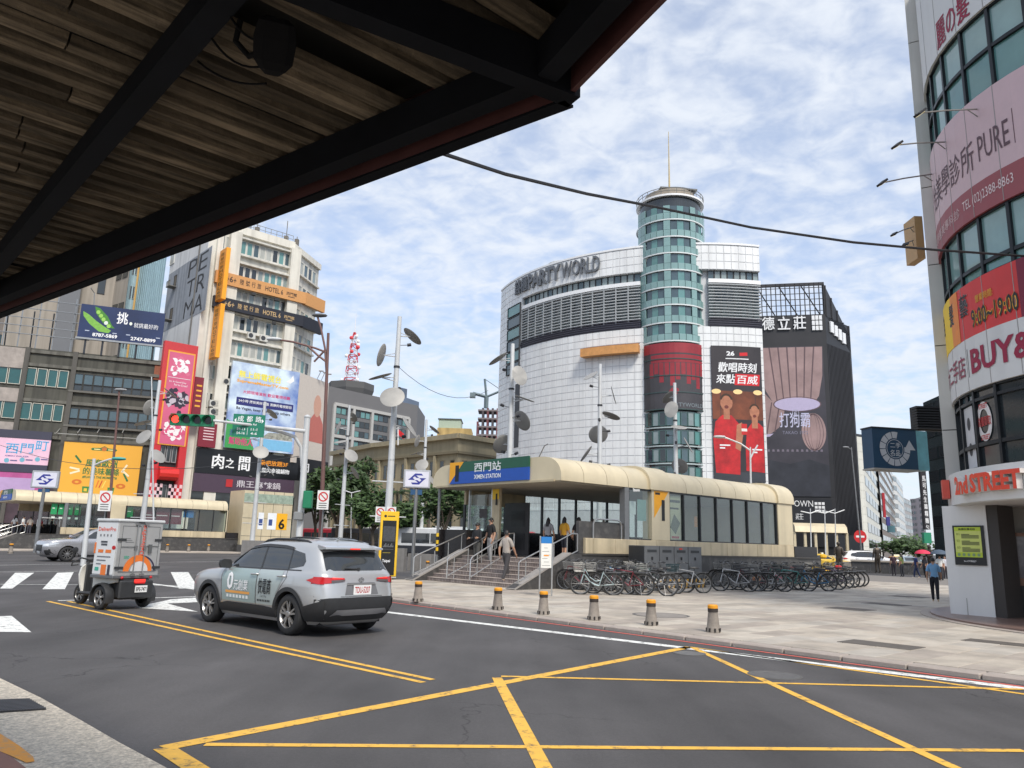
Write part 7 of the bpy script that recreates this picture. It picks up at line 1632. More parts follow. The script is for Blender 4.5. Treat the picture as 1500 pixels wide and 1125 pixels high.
# delivery trike
def trike():
    rl,rr2,ft = onz(141,893),onz(213,889),onz(121,883.5)
    mid = (rl+rr2)/2;hd = ft-mid;across = (rl-rr2);hz_ = math.atan2(-across.x,across.y)   # heading perpendicular to the axle
    hz_ = R(150)
    L = hd.length;t = thing('delivery_trike','white electric delivery trike with tall grey cargo box','delivery trike',mid,hz_)
    tr = across.length/2;M_ = lambda name,m,fn,par=t,**k: (lambda mb: (fn(mb),mb.build(name,m,par,local=True,**k))[1])(MB())
    WB = mat('box_white',(.72,.73,.73),.45,.1,.05,1.5);AL = mat('box_alu',(.50,.50,.49),.4,.5,.1,2,streak=.1);IV = mat('ivory',(.72,.70,.64),.3,0,.05,3,coat=.5)
    wb = 1.6
    for y,sg in ((tr,1),(-tr,-1)):
        wheel(t,0,y-sg*.06,.26,.12,sg,1);M_('mudguard',BPL,lambda mb: mb.loft([[(0+r_*math.cos(R(a)),y-sg*.06+dy,.26+r_*math.sin(R(a))) for r_,dy in ((.31,-.10),(.33,0),(.31,.10),(.29,.10),(.30,0),(.29,-.10))] for a in range(-20,201,20)]),smooth=True)
        M_('side_fairing',IV,lambda mb: mb.loft([[(x,sg*(tr-.14),z0),(x,sg*(tr-.30),z0),(x,sg*(tr-.32),z1),(x,sg*(tr-.12),z1)] for x,z0,z1 in ((-.30,.60,.72),(-.1,.56,.74),(.25,.45,.74),(.5,.30,.74))]),smooth=True)
        M_('axle_arm',BPL,lambda mb: mb.tube([(0,sg*.2,.30),(0,sg*(tr-.1),.26)],.05,8))
        M_('turn_signal',REDL,lambda mb: mb.lathe([(.01,-.02),(.035,0),(.03,.04)],10,(-.42,sg*.36,.70),'X'))
    wheel(t,wb,0,.24,.11,1,1)
    M_('chassis',BPL,lambda mb: mb.bbox(-.40,.75,-.36,.36,.22,.70,.05));M_('tail_panel',BPL,lambda mb: mb.bbox(-.46,-.39,-.42,.42,.24,.64,.03));M_('floor_board',BPL,lambda mb: mb.bbox(.7,1.45,-.2,.2,.24,.32,.03))
    M_('tail_lamp',LIT,lambda mb: mb.box((-.47,-.05,.63),(.02,.27,.07)))
    M_('lamp_bar',REDL,lambda mb: mb.box((-.472,-.05,.58),(.02,.25,.03)))
    pl = M_('number_plate',cm(232,232,230),lambda mb: mb.box((-.475,-.1,.45),(.012,.30,.15)));Fp = LFace((-.484,0,0),(0,-1,0),(-1,0,0));mb = MB();ftext(Fp,None,'EPE-7471',-.03,.40,.26,.09,.0,None,.02,mb=mb);mb.build('plate_number',BLACK,pl,local=True)
    M_('front_shield',IV,lambda mb: mb.loft([[(wb-.32+a,y*w,z) for y in (-1,-.6,0,.6,1) for _ in (0,)]+[(wb-.26+a,y*w,z) for y in (1,.6,0,-.6,-1)] for z,a,w in ((.22,.0,.16),(.45,.10,.19),(.70,.16,.20),(.86,.15,.17),(.93,.12,.10))]),smooth=True)
    M_('leg_shield',BPL,lambda mb: mb.bbox(wb-.36,wb-.30,-.17,.17,.3,.95,.02));M_('seat',BPL,lambda mb: mb.bbox(.45,.95,-.16,.16,.70,.82,.05));M_('front_fork',BPL,lambda mb: mb.tube([(wb,.08,.24),(wb-.08,.08,.6),(wb-.14,0,1.0)],.03,8))
    M_('handlebar',BPL,lambda mb: mb.tube([(wb-.30,.36,1.05),(wb-.18,.22,1.08),(wb-.14,0,1.03),(wb-.18,-.22,1.08),(wb-.30,-.36,1.05)],.018,8))
    for sg in (1,-1):
        M_('mirror',BPL,lambda mb: (mb.tube([(wb-.2,sg*.25,1.08),(wb-.12,sg*.34,1.22)],.008,6),mb.lathe([(.01,-.01),(.07,0),(.07,.02)],12,(wb-.12,sg*.36,1.26),'X')))
    M_('hand_guard',BPL,lambda mb: mb.tube([(wb-.32,.36,1.05),(wb-.2,.44,.98),(wb-.1,.40,.90),(wb-.12,.25,.92)],.015,6))
    # cargo box
    x0,x1,yw,z0,z1 = -.38,.42,.565,.72,1.96
    bx = M_('cargo_box',AL,lambda mb: mb.bbox(x0,x1,-yw,yw,z0,z1,.02));M_('lid',cm(196,198,198,.4),lambda mb: mb.bbox(x0-.03,x1+.03,-yw-.03,yw+.03,z1-.03,z1+.04,.02),bx);M_('base_frame',cm(120,122,124,.4,.6),lambda mb: mb.bbox(x0-.02,x1+.02,-yw-.02,yw+.02,z0-.04,z0+.03,.01),bx)
    M_('side_print',WB,lambda mb: mb.box(((x0+x1)/2,yw+.004,(z0+z1)/2),(x1-x0-.06,.008,z1-z0-.10)),bx)
    Fr = LFace((x0,yw,0),(0,-1,0),(-1,0,0));Fl = LFace((x1,yw+.008,0),(-1,0,0),(0,1,0));W2 = 2*yw;ORG = cm(226,120,50,.45);RDO = cm(226,84,60,.45)
    def fq(F,name,m,pts,d): mb = MB();F.poly(mb,pts,d);return mb.build(name,m,bx,local=True)
    # two doors with edge frames and rods
    for a,b in ((.09,W2/2-.01),(W2/2+.01,W2-.09)):
        d_ = M_('cargo_door',AL,lambda mb: mb.box((x0-.008,yw-(a+b)/2,(z0+z1)/2),(.016,b-a,z1-z0-.22)),bx)
        for pts in (r4(a,b,z0+.12,z0+.135),r4(a,b,z1-.125,z1-.11),r4(a,a+.012,z0+.12,z1-.12),r4(b-.012,b,z0+.12,z1-.12)): fq(Fr,'door_gasket',cm(90,92,94),pts,.018)
    for q in (W2*.40,W2*.60):
        M_('lock_rod',mat('rod',(.38,.38,.38),.35,.9),lambda mb: (mb.tube([(x0-.035,yw-q,z0+.03),(x0-.035,yw-q,z1-.05)],.013,8),mb.box((x0-.03,yw-q,z1-.07),(.04,.10,.04)),mb.box((x0-.03,yw-q,z0+.04),(.05,.09,.05)),mb.box((x0-.03,yw-q,z0+.65),(.05,.06,.08))),bx)
    for q in (.10,W2-.10):
        for z in (z0+.2,z1-.42): M_('hinge',cm(70,72,74,.5,.5),lambda mb: mb.box((x0-.02,yw-q,z),(.03,.20,.055)),bx)
    M_('lock_handle',cm(110,112,112,.4,.5),lambda mb: (mb.box((x0-.04,yw-W2*.72,z0+.62),(.03,.08,.2)),mb.tube([(x0-.03,yw-W2*.60,z0+.68),(x0-.03,yw-W2*.92,z0+.68)],.007,5),mb.tube([(x0-.03,yw-W2*.08,z0+.66),(x0-.03,yw-W2*.38,z0+.66)],.007,5)),bx)
    M_('door_latch',cm(40,40,42),lambda mb: mb.box((x0-.02,yw-W2*.48,z1-.03),(.03,.14,.03)),bx)
    mb = MB();disc(Fr,mb,W2*.5,z0+.12,.36,.36,.020,28,0,180,.60);mb.build('arc_print',ORG,bx,local=True);mb = MB();disc(Fr,mb,W2*.5+.05,z0+.12,.40,.36,.0195,28,0,180,.9);mb.build('arc_shadow_print',cm(50,44,70),bx,local=True);mb = MB();disc(Fr,mb,W2*.5+.04,z0+.12,.22,.22,.0205,20,0,180,0.01);mb.build('arc_inner_print',cm(206,206,206),bx,local=True)
    mb = MB();ftext(Fr,None,'DeliverPro',W2*.505,z0+.48,.105,.68,.0215,None,.01,mb=mb,rot=90);mb.build('lettering',RDO,bx,local=True)
    mb = MB();ftext(Fr,None,'ZERO',W2*.17,z0+.40,.13,.06,.0215,None,.03,mb=mb);mb.build('lettering',cm(60,160,130),bx,local=True)
    for k in range(3): fq(Fr,'small_print',cm(90,92,96),r4(W2*.17,W2*.17+.12+.04*k,z0+.84-k*.04,z0+.85-k*.04),.0215)
    SW = x1-x0
    mb = MB();ftext(Fl,None,'DeliverPro',.10*SW,z1-.24,.80*SW,.09,.006,None,.01,mb=mb);mb.build('lettering',RDO,bx,local=True)
    for k in range(4): fq(Fl,'small_print',cm(120,122,126),r4((.2+k*.16)*SW,(.26+k*.16)*SW,z1-.36,z1-.31),.006)
    for k in range(2): fq(Fl,'small_print',cm(70,72,78),r4((.28+k*.02)*SW,.58*SW,z1-.50-k*.06,z1-.46-k*.06),.006)
    for k in range(2): fq(Fl,'orange_print',ORG,r4((.20+k*.34)*SW,(.44+k*.36)*SW,z0+.52,z0+.59),.006)
    for k in range(3): fq(Fl,'small_print',cm(110,112,118),r4(.18*SW,(.80-k*.2)*SW,z0+.42-k*.08,z0+.445-k*.08),.006)
    fq(Fl,'orange_print',ORG,r4(.42*SW,.66*SW,z0+.03,z0+.26),.006);fq(Fl,'dark_print',cm(60,56,70),r4(.72*SW,.84*SW,z0+.03,z0+.26),.006);fq(Fl,'teal_print',cm(70,160,140),r4(.14*SW,.32*SW,z0+.12,z0+.20),.006);fq(Fl,'orange_print',ORG,r4(.0,.08*SW,z0+.5,z0+.74),.006)
    mb = MB();disc(Fl,mb,.90*SW,z0+.64,.07,.045,.006,14);mb.build('reflector_print',REDL,bx,local=True)
trike()
def bus(name,label,c,rz,colm,lower,L=10.5,group=None):
    t = thing(name,label,'bus',c,rz,group);mb = MB();mb.bbox(-L/2,L/2,-1.22,1.22,.35,3.05,.12);mb.build('body',colm,t,local=True);mb = MB();mb.bbox(-L/2-.01,L/2+.01,-1.232,1.232,.34,1.25,.1);mb.build('skirt',lower,t,local=True)
    for sg in (1,-1):
        for k in range(6): mb = MB();a = -L/2+.5+k*(L-1)/6;mb.box((a+(L-1)/12,sg*1.225,1.95),((L-1)/6-.10,.03,1.05));mb.build('window',CGL,t,local=True)
        for x in (-L/2+2.4,L/2-2.4): wheel(t,x,sg*1.08,.46,.28,sg,1)
    for x,nm in ((-L/2,'rear_window'),(L/2,'windscreen')): mb = MB();mb.box((x*1.002,0,2.0),(.03,2.1,1.2));mb.build(nm,CGL,t,local=True)
    mb = MB();mb.bbox(-2,1.5,-.8,.8,3.05,3.25,.05);mb.build('roof_unit',cm(190,192,192),t,local=True)
def atg(px,Y): p = aty(px,790,Y);p.z = 0;return p
bus('city_bus','white roofed city bus with dark advert behind the stairs',atg(655,84),R(172),cm(206,208,210,.35),cm(40,42,48,.3),group='city buses');bus('city_bus','red and dark city bus behind the trees at centre',atg(718,92),R(172),cm(176,40,48,.35),cm(46,44,50,.3),group='city buses');bus('city_bus','dark city bus left of the yellow guide totem',atg(545,104),R(175),cm(46,48,54,.3),cm(34,36,40,.3),group='city buses');bus('city_bus','red city bus far left behind traffic signal poles',atg(487,118),R(150),cm(166,44,56,.35),cm(70,120,130,.3),group='city buses')
# ------------------------------------------------------------------ bicycles
ORD = 'first second third fourth fifth sixth seventh eighth ninth tenth eleventh twelfth thirteenth fourteenth fifteenth sixteenth seventeenth eighteenth nineteenth twentieth twenty-first twenty-second twenty-third twenty-fourth twenty-fifth twenty-sixth'.split()
BT = mat('bike_tyre',(.03,.03,.03),.7);BR = mat('bike_rim',(.22,.22,.22),.4,.8);BF = mat('bike_frame',(.35,.42,.43),.35,.3,coat=.4);BK_ = mat('bike_black',(.03,.03,.032),.5);BB = mat('bike_basket',(.28,.275,.26),.5,.4)
def bicycle(basket,step,loc,name='bicycle'):
    t = thing(name,'x','bicycle',loc,0,'bicycles parked beside the station entrance');r = .335
    B = lambda nm,m,fn,par=t: (lambda mb: (fn(mb),mb.build(nm,m,par,local=True,smooth=True))[1])(MB())
    for x in (-.53,.53):
        w = B('wheel',BT,lambda mb: mb.tube([(x+r*math.cos(2*math.pi*k/28),0,r+r*math.sin(2*math.pi*k/28)) for k in range(28)],.026,6,closed=True))
        B('rim',BR,lambda mb: mb.tube([(x+(r-.032)*math.cos(2*math.pi*k/24),0,r+(r-.032)*math.sin(2*math.pi*k/24)) for k in range(24)],.013,5,closed=True),w)
        def sp(mb):
            for k in range(16): a = 2*math.pi*k/16;mb.tube([(x,.02*(-1)**k,r),(x+(r-.035)*math.cos(a),0,r+(r-.035)*math.sin(a))],.0028,3,False)
            mb.cyl((x,-.04,r),.028,.08,8,axis=(0,1,0))
        B('spokes',BR,sp,w)
        B('mudguard',BK_,lambda mb: mb.loft([[(x+(r+.035)*math.cos(R(a)),dy,r+(r+.035)*math.sin(R(a))) for dy in (-.028,-.01,.01,.028)] for a in (range(20,175,12) if x < 0 else range(30,150,12))],False,False,False))
    hb = (.40,0,.98);bb = (-.06,0,.28);st = (-.20,0,.72);head = (.405,0,.80);hl = (.435,0,.66)
    def fr(mb):
        mb.tube([hl,head],.02,8);mb.tube([st,bb],.018,8)
        if step: mb.tube([hl,(.25,0,.42),(.08,0,.31),bb],.024,8);mb.tube([head,(.26,0,.55),(.05,0,.42),(-.12,0,.45)],.014,8)
        else: mb.tube([hl,bb],.021,8);mb.tube([head,st],.018,8)
        for s in (-1,1): mb.tube([bb,(-.53,s*.055,r)],.011,6);mb.tube([(-.19,0,.68),(-.53,s*.055,r)],.010,6)
    B('frame',BF,fr);B('fork',BF,lambda mb: [mb.tube([hl,(.47,s*.045,.55),(.53,s*.045,r)],.012,6) for s in (-1,1)])
    B('handlebar',BR,lambda mb: (mb.tube([head,(.385,0,.95)],.014,6),mb.tube([(.20,.30,1.0),(.33,.26,1.03),(.39,.10,.98),(.39,-.10,.98),(.33,-.26,1.03),(.20,-.30,1.0)],.012,6)))
    for s in (-1,1): B('grip',BK_,lambda mb: mb.tube([(.16,s*.31,.995),(.27,s*.285,1.015)],.018,6))
    B('saddle',BK_,lambda mb: (mb.loft([[(x,y*w,z) for y,z in ((-1,.84),(-.7,.88),(.7,.88),(1,.84),(.5,.82),(-.5,.82))] for x,w in ((-.38,.07),(-.32,.10),(-.22,.08),(-.10,.03),(-.06,.015))]),mb.tube([(-.235,0,.83),st],.013,6)))
    B('crank',BR,lambda mb: (mb.lathe([(.09,-.045),(.09,-.04)],16,bb,'Y'),mb.tube([(-.06,-.07,.28),(.09,-.08,.20)],.012,5),mb.tube([(-.06,.07,.28),(-.21,.08,.36)],.012,5),mb.box((.10,-.12,.20),(.09,.08,.02)),mb.box((-.22,.12,.36),(.09,.08,.02))))
    B('chain_guard',BK_,lambda mb: mb.hexa([(-.55,-.065,.30),(.0,-.065,.24),(.0,-.055,.24),(-.55,-.055,.30),(-.55,-.065,.37),(.0,-.065,.36),(.0,-.055,.36),(-.55,-.055,.37)]))
    B('rear_rack',BR,lambda mb: ([mb.tube([(-.22,s*.06,.70),(-.75,s*.06,.71)],.008,5) for s in (-1,1)],[mb.tube([(-.62,s*.06,.71),(-.53,s*.06,r)],.007,5) for s in (-1,1)],[mb.tube([(x,-.06,.706),(x,.06,.706)],.006,4) for x in (-.35,-.5,-.65,-.75)]))
    B('kickstand',BR,lambda mb: mb.tube([(-.42,.05,.33),(-.46,.17,.02)],.009,5))
    if basket:
        def bk(mb):
            for z,k in ((.72,.82),(.78,.86),(.84,.90),(.90,.95),(.96,1.0)): mb.tube([(.60+a*.17*k,b*.19*k,z) for a,b in ((-1,-1),(1,-1),(1,1),(-1,1))],.006 if z < .96 else .010,4,closed=True)
            for i in range(6):
                q = -1+2*(i+.5)/6
                for a,b in ((q,-1),(q,1),(-1,q),(1,q)): mb.tube([(.60+a*.14,b*.155,.72),(.60+a*.17,b*.19,.96)],.005,3)
                mb.tube([(.60-.14,q*.155,.72),(.60+.14,q*.155,.72)],.005,3)
        B('basket',BB,bk);B('bag',cm(150,150,146),lambda mb: mb.loft([[(.60+a*.10*k,b*.12*k,z) for a,b in ((-1,-.6),(-.5,-1),(.6,-1),(1,-.4),(1,.5),(.4,1),(-.6,.9),(-1,.4))] for z,k in ((.73,1),(.80,1.15),(.86,.8))])) if random.random() < 0 else None
    return t
FAR_AWAY = (0,0,0)
protoA = bicycle(True,True,FAR_AWAY);protoB = bicycle(False,False,FAR_AWAY);protoC = bicycle(True,False,FAR_AWAY)
BCOL = {'mint green': (.42,.52,.53),'black': (.03,.03,.035),'silver': (.42,.43,.44),'dark red': (.20,.03,.04),'blue': (.05,.22,.42),'dark green': (.03,.12,.10),'white': (.62,.62,.60),'dark grey': (.10,.10,.11),'yellow': (.60,.38,.03),'purple': (.10,.06,.12),'teal': (.05,.22,.20)}
used = set();nb = [0]
def put_bike(px,py,proto,colour,rz,lab,basketcol=None,sc=1.0):
    p = onz(px,py,PZ);d = Vector((math.cos(rz),math.sin(rz),0));loc = p+d*.53*sc
    mm = {'bike_frame': mat('frame_'+colour.replace(' ','_'),BCOL[colour],.35,.3,coat=.4)}
    if basketcol: mm['bike_basket'] = cm(*basketcol,.5)
    if proto.name in used: o = dup(proto,loc,rz,lab,matmap=mm)
    else:
        used.add(proto.name);o = proto;o.location = loc;o['label'] = lab;kids_scan(o)
        dup_mat(o,mm)
    o.rotation_euler = (R(random.uniform(-6,3)),0,rz+random.uniform(-.16,.16));o.scale = (sc,)*3;nb[0] += 1
def dup_mat(o,mm):
    st_ = [o]
    while st_:
        c = st_.pop()
        if c.type == 'MESH':
            for i,sl in enumerate(c.material_slots):
                if c.data.materials[i].name in mm: m_ = mm[c.data.materials[i].name];sl.link = 'OBJECT';sl.material = m_
        st_ += KIDS.get(c.name,[])
NEARB = [(899,872,protoA,'mint green',178,None),(917,871,protoC,'dark grey',170,None),(929,869,protoC,'silver',165,(60,60,62)),(943,872,protoB,'dark red',170,None),(978,873,protoC,'black',176,None),(990,870,protoA,'silver',168,(150,150,144)),(1004,868,protoB,'black',165,None),(1031,869,protoC,'silver',190,(34,66,70)),
         (1098,867,protoB,'silver',172,None),(1111,866,protoC,'black',165,None),(1124,866,protoA,'dark red',168,(70,70,72)),(1150,867,protoA,'silver',172,None),(1166,864,protoB,'dark green',160,None),(1184,866,protoC,'teal',165,(50,60,60)),(1214,866,protoA,'blue',174,(90,92,94)),(1228,864,protoB,'black',165,None),(1240,862,protoC,'purple',162,(40,40,44)),(1248,861,protoB,'dark grey',160,None),(1256,860,protoA,'white',160,None),(1262,859,protoB,'black',158,None)]
for k,(px,py,pr_,c,a,bc) in enumerate(NEARB): put_bike(px,py,pr_,c,R(a),'%s %s bicycle from the station stairs, front row' % (ORD[k],c),bc,1.06)
BACKB = [(868,866,'dark red'),(892,866,'black'),(922,865,'blue'),(936,865,'black'),(966,864,'dark green'),(1094,861,'black'),(1118,861,'silver'),(1146,859,'dark grey'),(1190,858,'dark red'),(1248,855,'purple'),(880,866,'black'),(905,865,'dark grey'),(958,864,'black'),(1086,861,'dark grey'),(1136,860,'black'),(1160,859,'dark red'),(1178,858,'black'),(1200,857,'dark grey'),(1222,856,'yellow'),(1238,855,'black')]
BACKB.sort()
for k,(px,py,c) in enumerate(BACKB): put_bike(px,py,(protoB,protoC)[k % 2],c,R(150+7*(k % 4)),'%s %s bicycle from the stairs in the rear row' % (ORD[k],c),None,1.06)
# small bags on saddles and in baskets
for px,py,Y,col_,lab,nm in ((1108,848,33.6,(206,140,80),'orange saddle cover on a parked bicycle','saddle_cover'),(1139,846,35.2,(176,50,80),'pink saddle cover on a parked bicycle','saddle_cover'),(1228,831,40,(200,40,44),'red bag on the last bicycles of the row','bag'),(1206,815,42,(232,180,40),'yellow child seat behind the bicycle row','child_seat'),(1213,838,40,(226,170,30),'yellow perforated rack panel among the bicycles','rack_panel')):
    p = aty(px,py,Y);mb = MB();mb.loft([[(a*.17*k,b*.13*k,z) for a,b in ((-1,-.5),(-.5,-1),(.6,-1),(1,-.4),(1,.5),(.4,1),(-.6,.9),(-1,.4))] for z,k in ((-.10,.7),(-.03,1),(.06,.9),(.10,.5))]);o = mb.build(nm,cm(*col_),None,local=True,smooth=True);o.location = p;tag(o,lab,nm.replace('_',' '))
# ------------------------------------------------------------------ people
SKIN = mat('skin',(.42,.24,.16),.6,0,.06,10);SHIRT = mat('shirt',(.4,.4,.4),.85,0,.12,14);TROU = mat('trousers',(.03,.03,.04),.85,0,.15,14);SHOE = mat('shoes',(.04,.04,.045),.6);HAIR = mat('hair',(.012,.010,.009),.5,0,.2,20);CALF = mat('calf',(.03,.03,.04),.8,0,.1,12)
def person(pose,hair,loc=(0,0,0)):
    """forward is +x. one skinned body mesh, hair a child"""
    t = thing('person','x','person',loc,0);st,ar,sl = pose['stride'],pose['arm'],pose.get('stoop',0)
    V_ = {'pelvis': (0,0,.94,.135,.155),'waist': (sl*.3,0,1.12,.115,.14),'chest': (sl*.8,0,1.33,.125,.165),'neck0': (sl,0,1.46,.06,.075),'neck': (sl*1.05,0,1.52,.052,.052),'head': (sl*1.1+.015,0,1.60,.088,.078),'crown': (sl*1.1,0,1.685,.075,.068)}
    E_ = [('pelvis','waist'),('waist','chest'),('chest','neck0'),('neck0','neck'),('neck','head'),('head','crown')]
    for s,n in ((1,'l'),(-1,'r')):
        f = st*s;a = ar[0 if s > 0 else 1]
        V_['sh'+n] = (sl*.95,s*.165,1.405,.06,.06);V_['el'+n] = (sl+a[0],s*(.225+a[3]),1.13+a[4],.045,.045);V_['wr'+n] = (sl+a[1],s*(.235+a[3]*.6),.90+a[2],.031,.031);V_['ha'+n] = (sl+a[1]+.02+(a[1]-a[0])*.25,s*(.235+a[3]*.5),.83+a[2]*1.25,.034,.022)
        kn = max(0,-f)*.25
        V_['hp'+n] = (0,s*.085,.88,.09,.09);V_['kn'+n] = (f*.55+.03,s*.09,.49+kn*.1,.062,.062);V_['an'+n] = (f*1.0-.02,s*.09,.09+kn*.35,.04,.04);V_['to'+n] = (f*1.0+.14,s*.10,.035+kn*.2,.035,.03)
        E_ += [('neck0','sh'+n),('sh'+n,'el'+n),('el'+n,'wr'+n),('wr'+n,'ha'+n),('pelvis','hp'+n),('hp'+n,'kn'+n),('kn'+n,'an'+n),('an'+n,'to'+n)]
    names = list(V_);idx = {n: i for i,n in enumerate(names)}
    me = bpy.data.meshes.new('b');me.from_pydata([V_[n][:3] for n in names],[(idx[a],idx[b]) for a,b in E_],[]);o = bpy.data.objects.new('tmp_b',me);COL.objects.link(o)
    md = o.modifiers.new('s','SKIN');md.use_smooth_shade = True
    for i,n in enumerate(names): me.skin_vertices[0].data[i].radius = V_[n][3:5];me.skin_vertices[0].data[i].use_root = (n == 'pelvis')
    o.modifiers.new('u','SUBSURF').levels = 2
    dg = bpy.context.evaluated_depsgraph_get();dg.update();ev = o.evaluated_get(dg).to_mesh();bm = bmesh.new();bm.from_mesh(ev);bpy.data.objects.remove(o)
    seg = [(Vector(V_[a][:3]),Vector(V_[b][:3]),a,b) for a,b in E_];short = pose.get('short',True);shorts = pose.get('shorts',False);vest = pose.get('vest',False)
    def which(c):
        best = min(((lambda t_: ((c-(a+(b-a)*t_)).length,n0,n1,t_))(max(0,min(1,(c-a).dot(b-a)/(b-a).length_squared))) for a,b,n0,n1 in seg));n0,n1,t_ = best[1:]
        k = n0[:2]
        if n1 in ('head','crown','neck'): return 0
        if k == 'sh': return 0 if vest else (1 if (not short or t_ < .75) else 0)
        if k == 'el': return 0 if short else (1 if t_ < .9 else 0)
        if k == 'wr': return 0
        if k == 'hp': return 2
        if k == 'kn': return 4 if shorts and t_ > .12 else 2
        if k == 'an': return 3
        if n0 == 'pelvis': return 2 if c.z < .98 else 1
        return 1
    for f in bm.faces: f.material_index = which(f.calc_center_median());f.smooth = True
    # loose shirt hem and sleeves: push cloth outwards a little
    bm.normal_update()
    for v in bm.verts:
        ms = {f.material_index for f in v.link_faces}
        if ms == {1}: v.co += v.normal*.014
        elif ms == {2}: v.co += v.normal*.012
    # five fingers on each hand
    def finger(p,q,r_):
        d = (q-p).normalized();x = d.orthogonal().normalized();y = d.cross(x);L = []
        for c,k in ((p,1),(p.lerp(q,.55),.95),(q,.6)): L.append([bm.verts.new(c+(x*math.cos(i*1.5708)+y*math.sin(i*1.5708))*r_*k) for i in range(4)])
        for a,b in zip(L,L[1:]):
            for i in range(4): bm.faces.new((a[i],a[(i+1) % 4],b[(i+1) % 4],b[i])).smooth = True
        bm.faces.new(L[-1])
    for s,n in ((1,'l'),(-1,'r')):
        w,h = Vector(V_['wr'+n][:3]),Vector(V_['ha'+n][:3]);d = (h-w).normalized();lat = Vector((1,0,0));lat = (lat-d*lat.dot(d)).normalized()
        for k,L_ in enumerate((.062,.078,.082,.074)): finger(h+lat*((1.5-k)*.019)+d*.015,h+lat*((1.5-k)*.021)+d*(.015+L_)-Vector((0,s*.018,0)),.0085)
        finger(w.lerp(h,.45)+lat*.028,w.lerp(h,.9)+lat*.062,.010)
    m2 = bpy.data.meshes.new('body');bm.to_mesh(m2);bm.free()
    for m_ in (SKIN,SHIRT,TROU,SHOE,CALF): m2.materials.append(m_)
    bd = link('body',m2,t)
    hx,hz_ = V_['head'][0],1.655;mb = MB()
    def cap(rx,ry,z0,z1,back): # hair shell
        n = 14;Ls = []
        for i in range(7):
            u_ = i/6;z = z0+(z1-z0)*u_;k = math.sqrt(max(0.02,1-u_**2.4))
            Ls.append([(hx-.012-back*(1-u_)+rx*k*math.cos(2*math.pi*j/n)*(1 if math.cos(2*math.pi*j/n) < .3 or z > 1.655 else .72),ry*k*math.sin(2*math.pi*j/n),z) for j in range(n)])
        mb.loft(Ls)
    if hair == 'short': cap(.105,.092,1.60,1.765,0)
    elif hair == 'bob': cap(.115,.10,1.50,1.77,.02)
    elif hair == 'long': cap(.115,.105,1.36,1.77,.045)
    elif hair == 'cap':
        cap(.108,.095,1.64,1.765,0);mb.loft([[(hx+.05,y,1.665) for y in (-.07,0,.07)]+[(hx+.05,y,1.675) for y in (.07,0,-.07)],[(hx+.19,y*.7,1.65) for y in (-.07,0,.07)]+[(hx+.19,y*.7,1.658) for y in (.07,0,-.07)]])
    mb.build('hair' if hair != 'cap' else 'cap',HAIR,t,local=True,smooth=True)
    # face: nose, eyes, ears
    mb = MB();mb.loft([[(hx+.085,-.012,1.625),(hx+.085,.012,1.625),(hx+.088,0,1.66)],[(hx+.112,-.006,1.622),(hx+.112,.006,1.622),(hx+.108,0,1.63)]])
    for s in (-1,1): mb.lathe([(.004,-.01),(.022,-.004),(.022,.006),(.004,.012)],8,(hx-.005,s*.088,1.63),'Y')
    mb.build('face',SKIN,t,local=True)
    mb = MB();[mb.box((hx+.084,s*.03,1.655),(.012,.022,.010)) for s in (-1,1)];mb.build('eyes',cm(30,22,20),t,local=True)
    return t
A0 = (.0,.05,0,0,0)
PR = {'stand': person(dict(stride=.03,arm=(A0,(.03,.12,.04,.02,0)),short=True),'long'),'back': person(dict(stride=.05,arm=((-.02,.06,0,.01,0),(.02,.10,.02,.01,0)),short=True),'short'),'walk': person(dict(stride=.22,arm=((-.10,-.08,.02,.02,0),(.10,.20,.05,.02,0)),short=True),'short'),'phone': person(dict(stride=.06,arm=((.05,.26,.26,-.02,0),(.04,.24,.24,-.02,0)),short=False),'cap'),'bob': person(dict(stride=.05,arm=((.0,.10,.05,0,0),(.02,.14,.08,0,0)),short=True,shorts=True),'bob')}
pused = set()
def put(kind,p,rz,h,lab,shirt,trou,group=None,calf=None,shoe=None,hairc=None,skin=None,bronze=False):
    proto = PR[kind];s = h/1.72
    mm = {'shirt': cm(*shirt,.85),'trousers': cm(*trou,.85),'calf': cm(*(calf or trou),.8)}
    if shoe: mm['shoes'] = cm(*shoe)
    if hairc: mm['hair'] = cm(*hairc)
    if bronze:
        bz = mat('bronze',(.075,.062,.050),.45,.7,.3,6);mm = {k: bz for k in ('shirt','trousers','calf','shoes','hair','skin')}
    if kind in pused: o = dup(proto,p,rz,lab,group,s,mm)
    else:
        pused.add(kind);kids_scan(proto);o = proto;o.location = p;o.rotation_euler = (0,0,rz);o.scale = (s,)*3;o['label'] = lab
        if group: o['group'] = group
        dup_mat(o,mm)
    if bronze: o.name = 'statue';o['category'] = 'statue'
    return o
LU = lambda x,y,z=0: w3(CU1+x,CV1+y,PZ+z);aU = math.atan2(UX.y,UX.x);aV = aU+math.pi/2
put('phone',LU(1.35,4.55,.60),aU+math.pi+.2,1.78,'person in dark jacket and cargo trousers on the station stairs',(34,36,40),(70,70,68),skin=None);put('back',LU(1.75,4.15,.75),aU+math.pi-.1,1.86,'person in black cap and vest top coming down the stairs',(26,26,28),(150,150,150),hairc=(24,24,26),calf=(200,160,130));put('walk',LU(.50,1.75,.15),aU+.1,1.92,'person in pale grey shirt climbing the station stairs',(164,156,148),(64,62,64),shoe=(210,190,170))
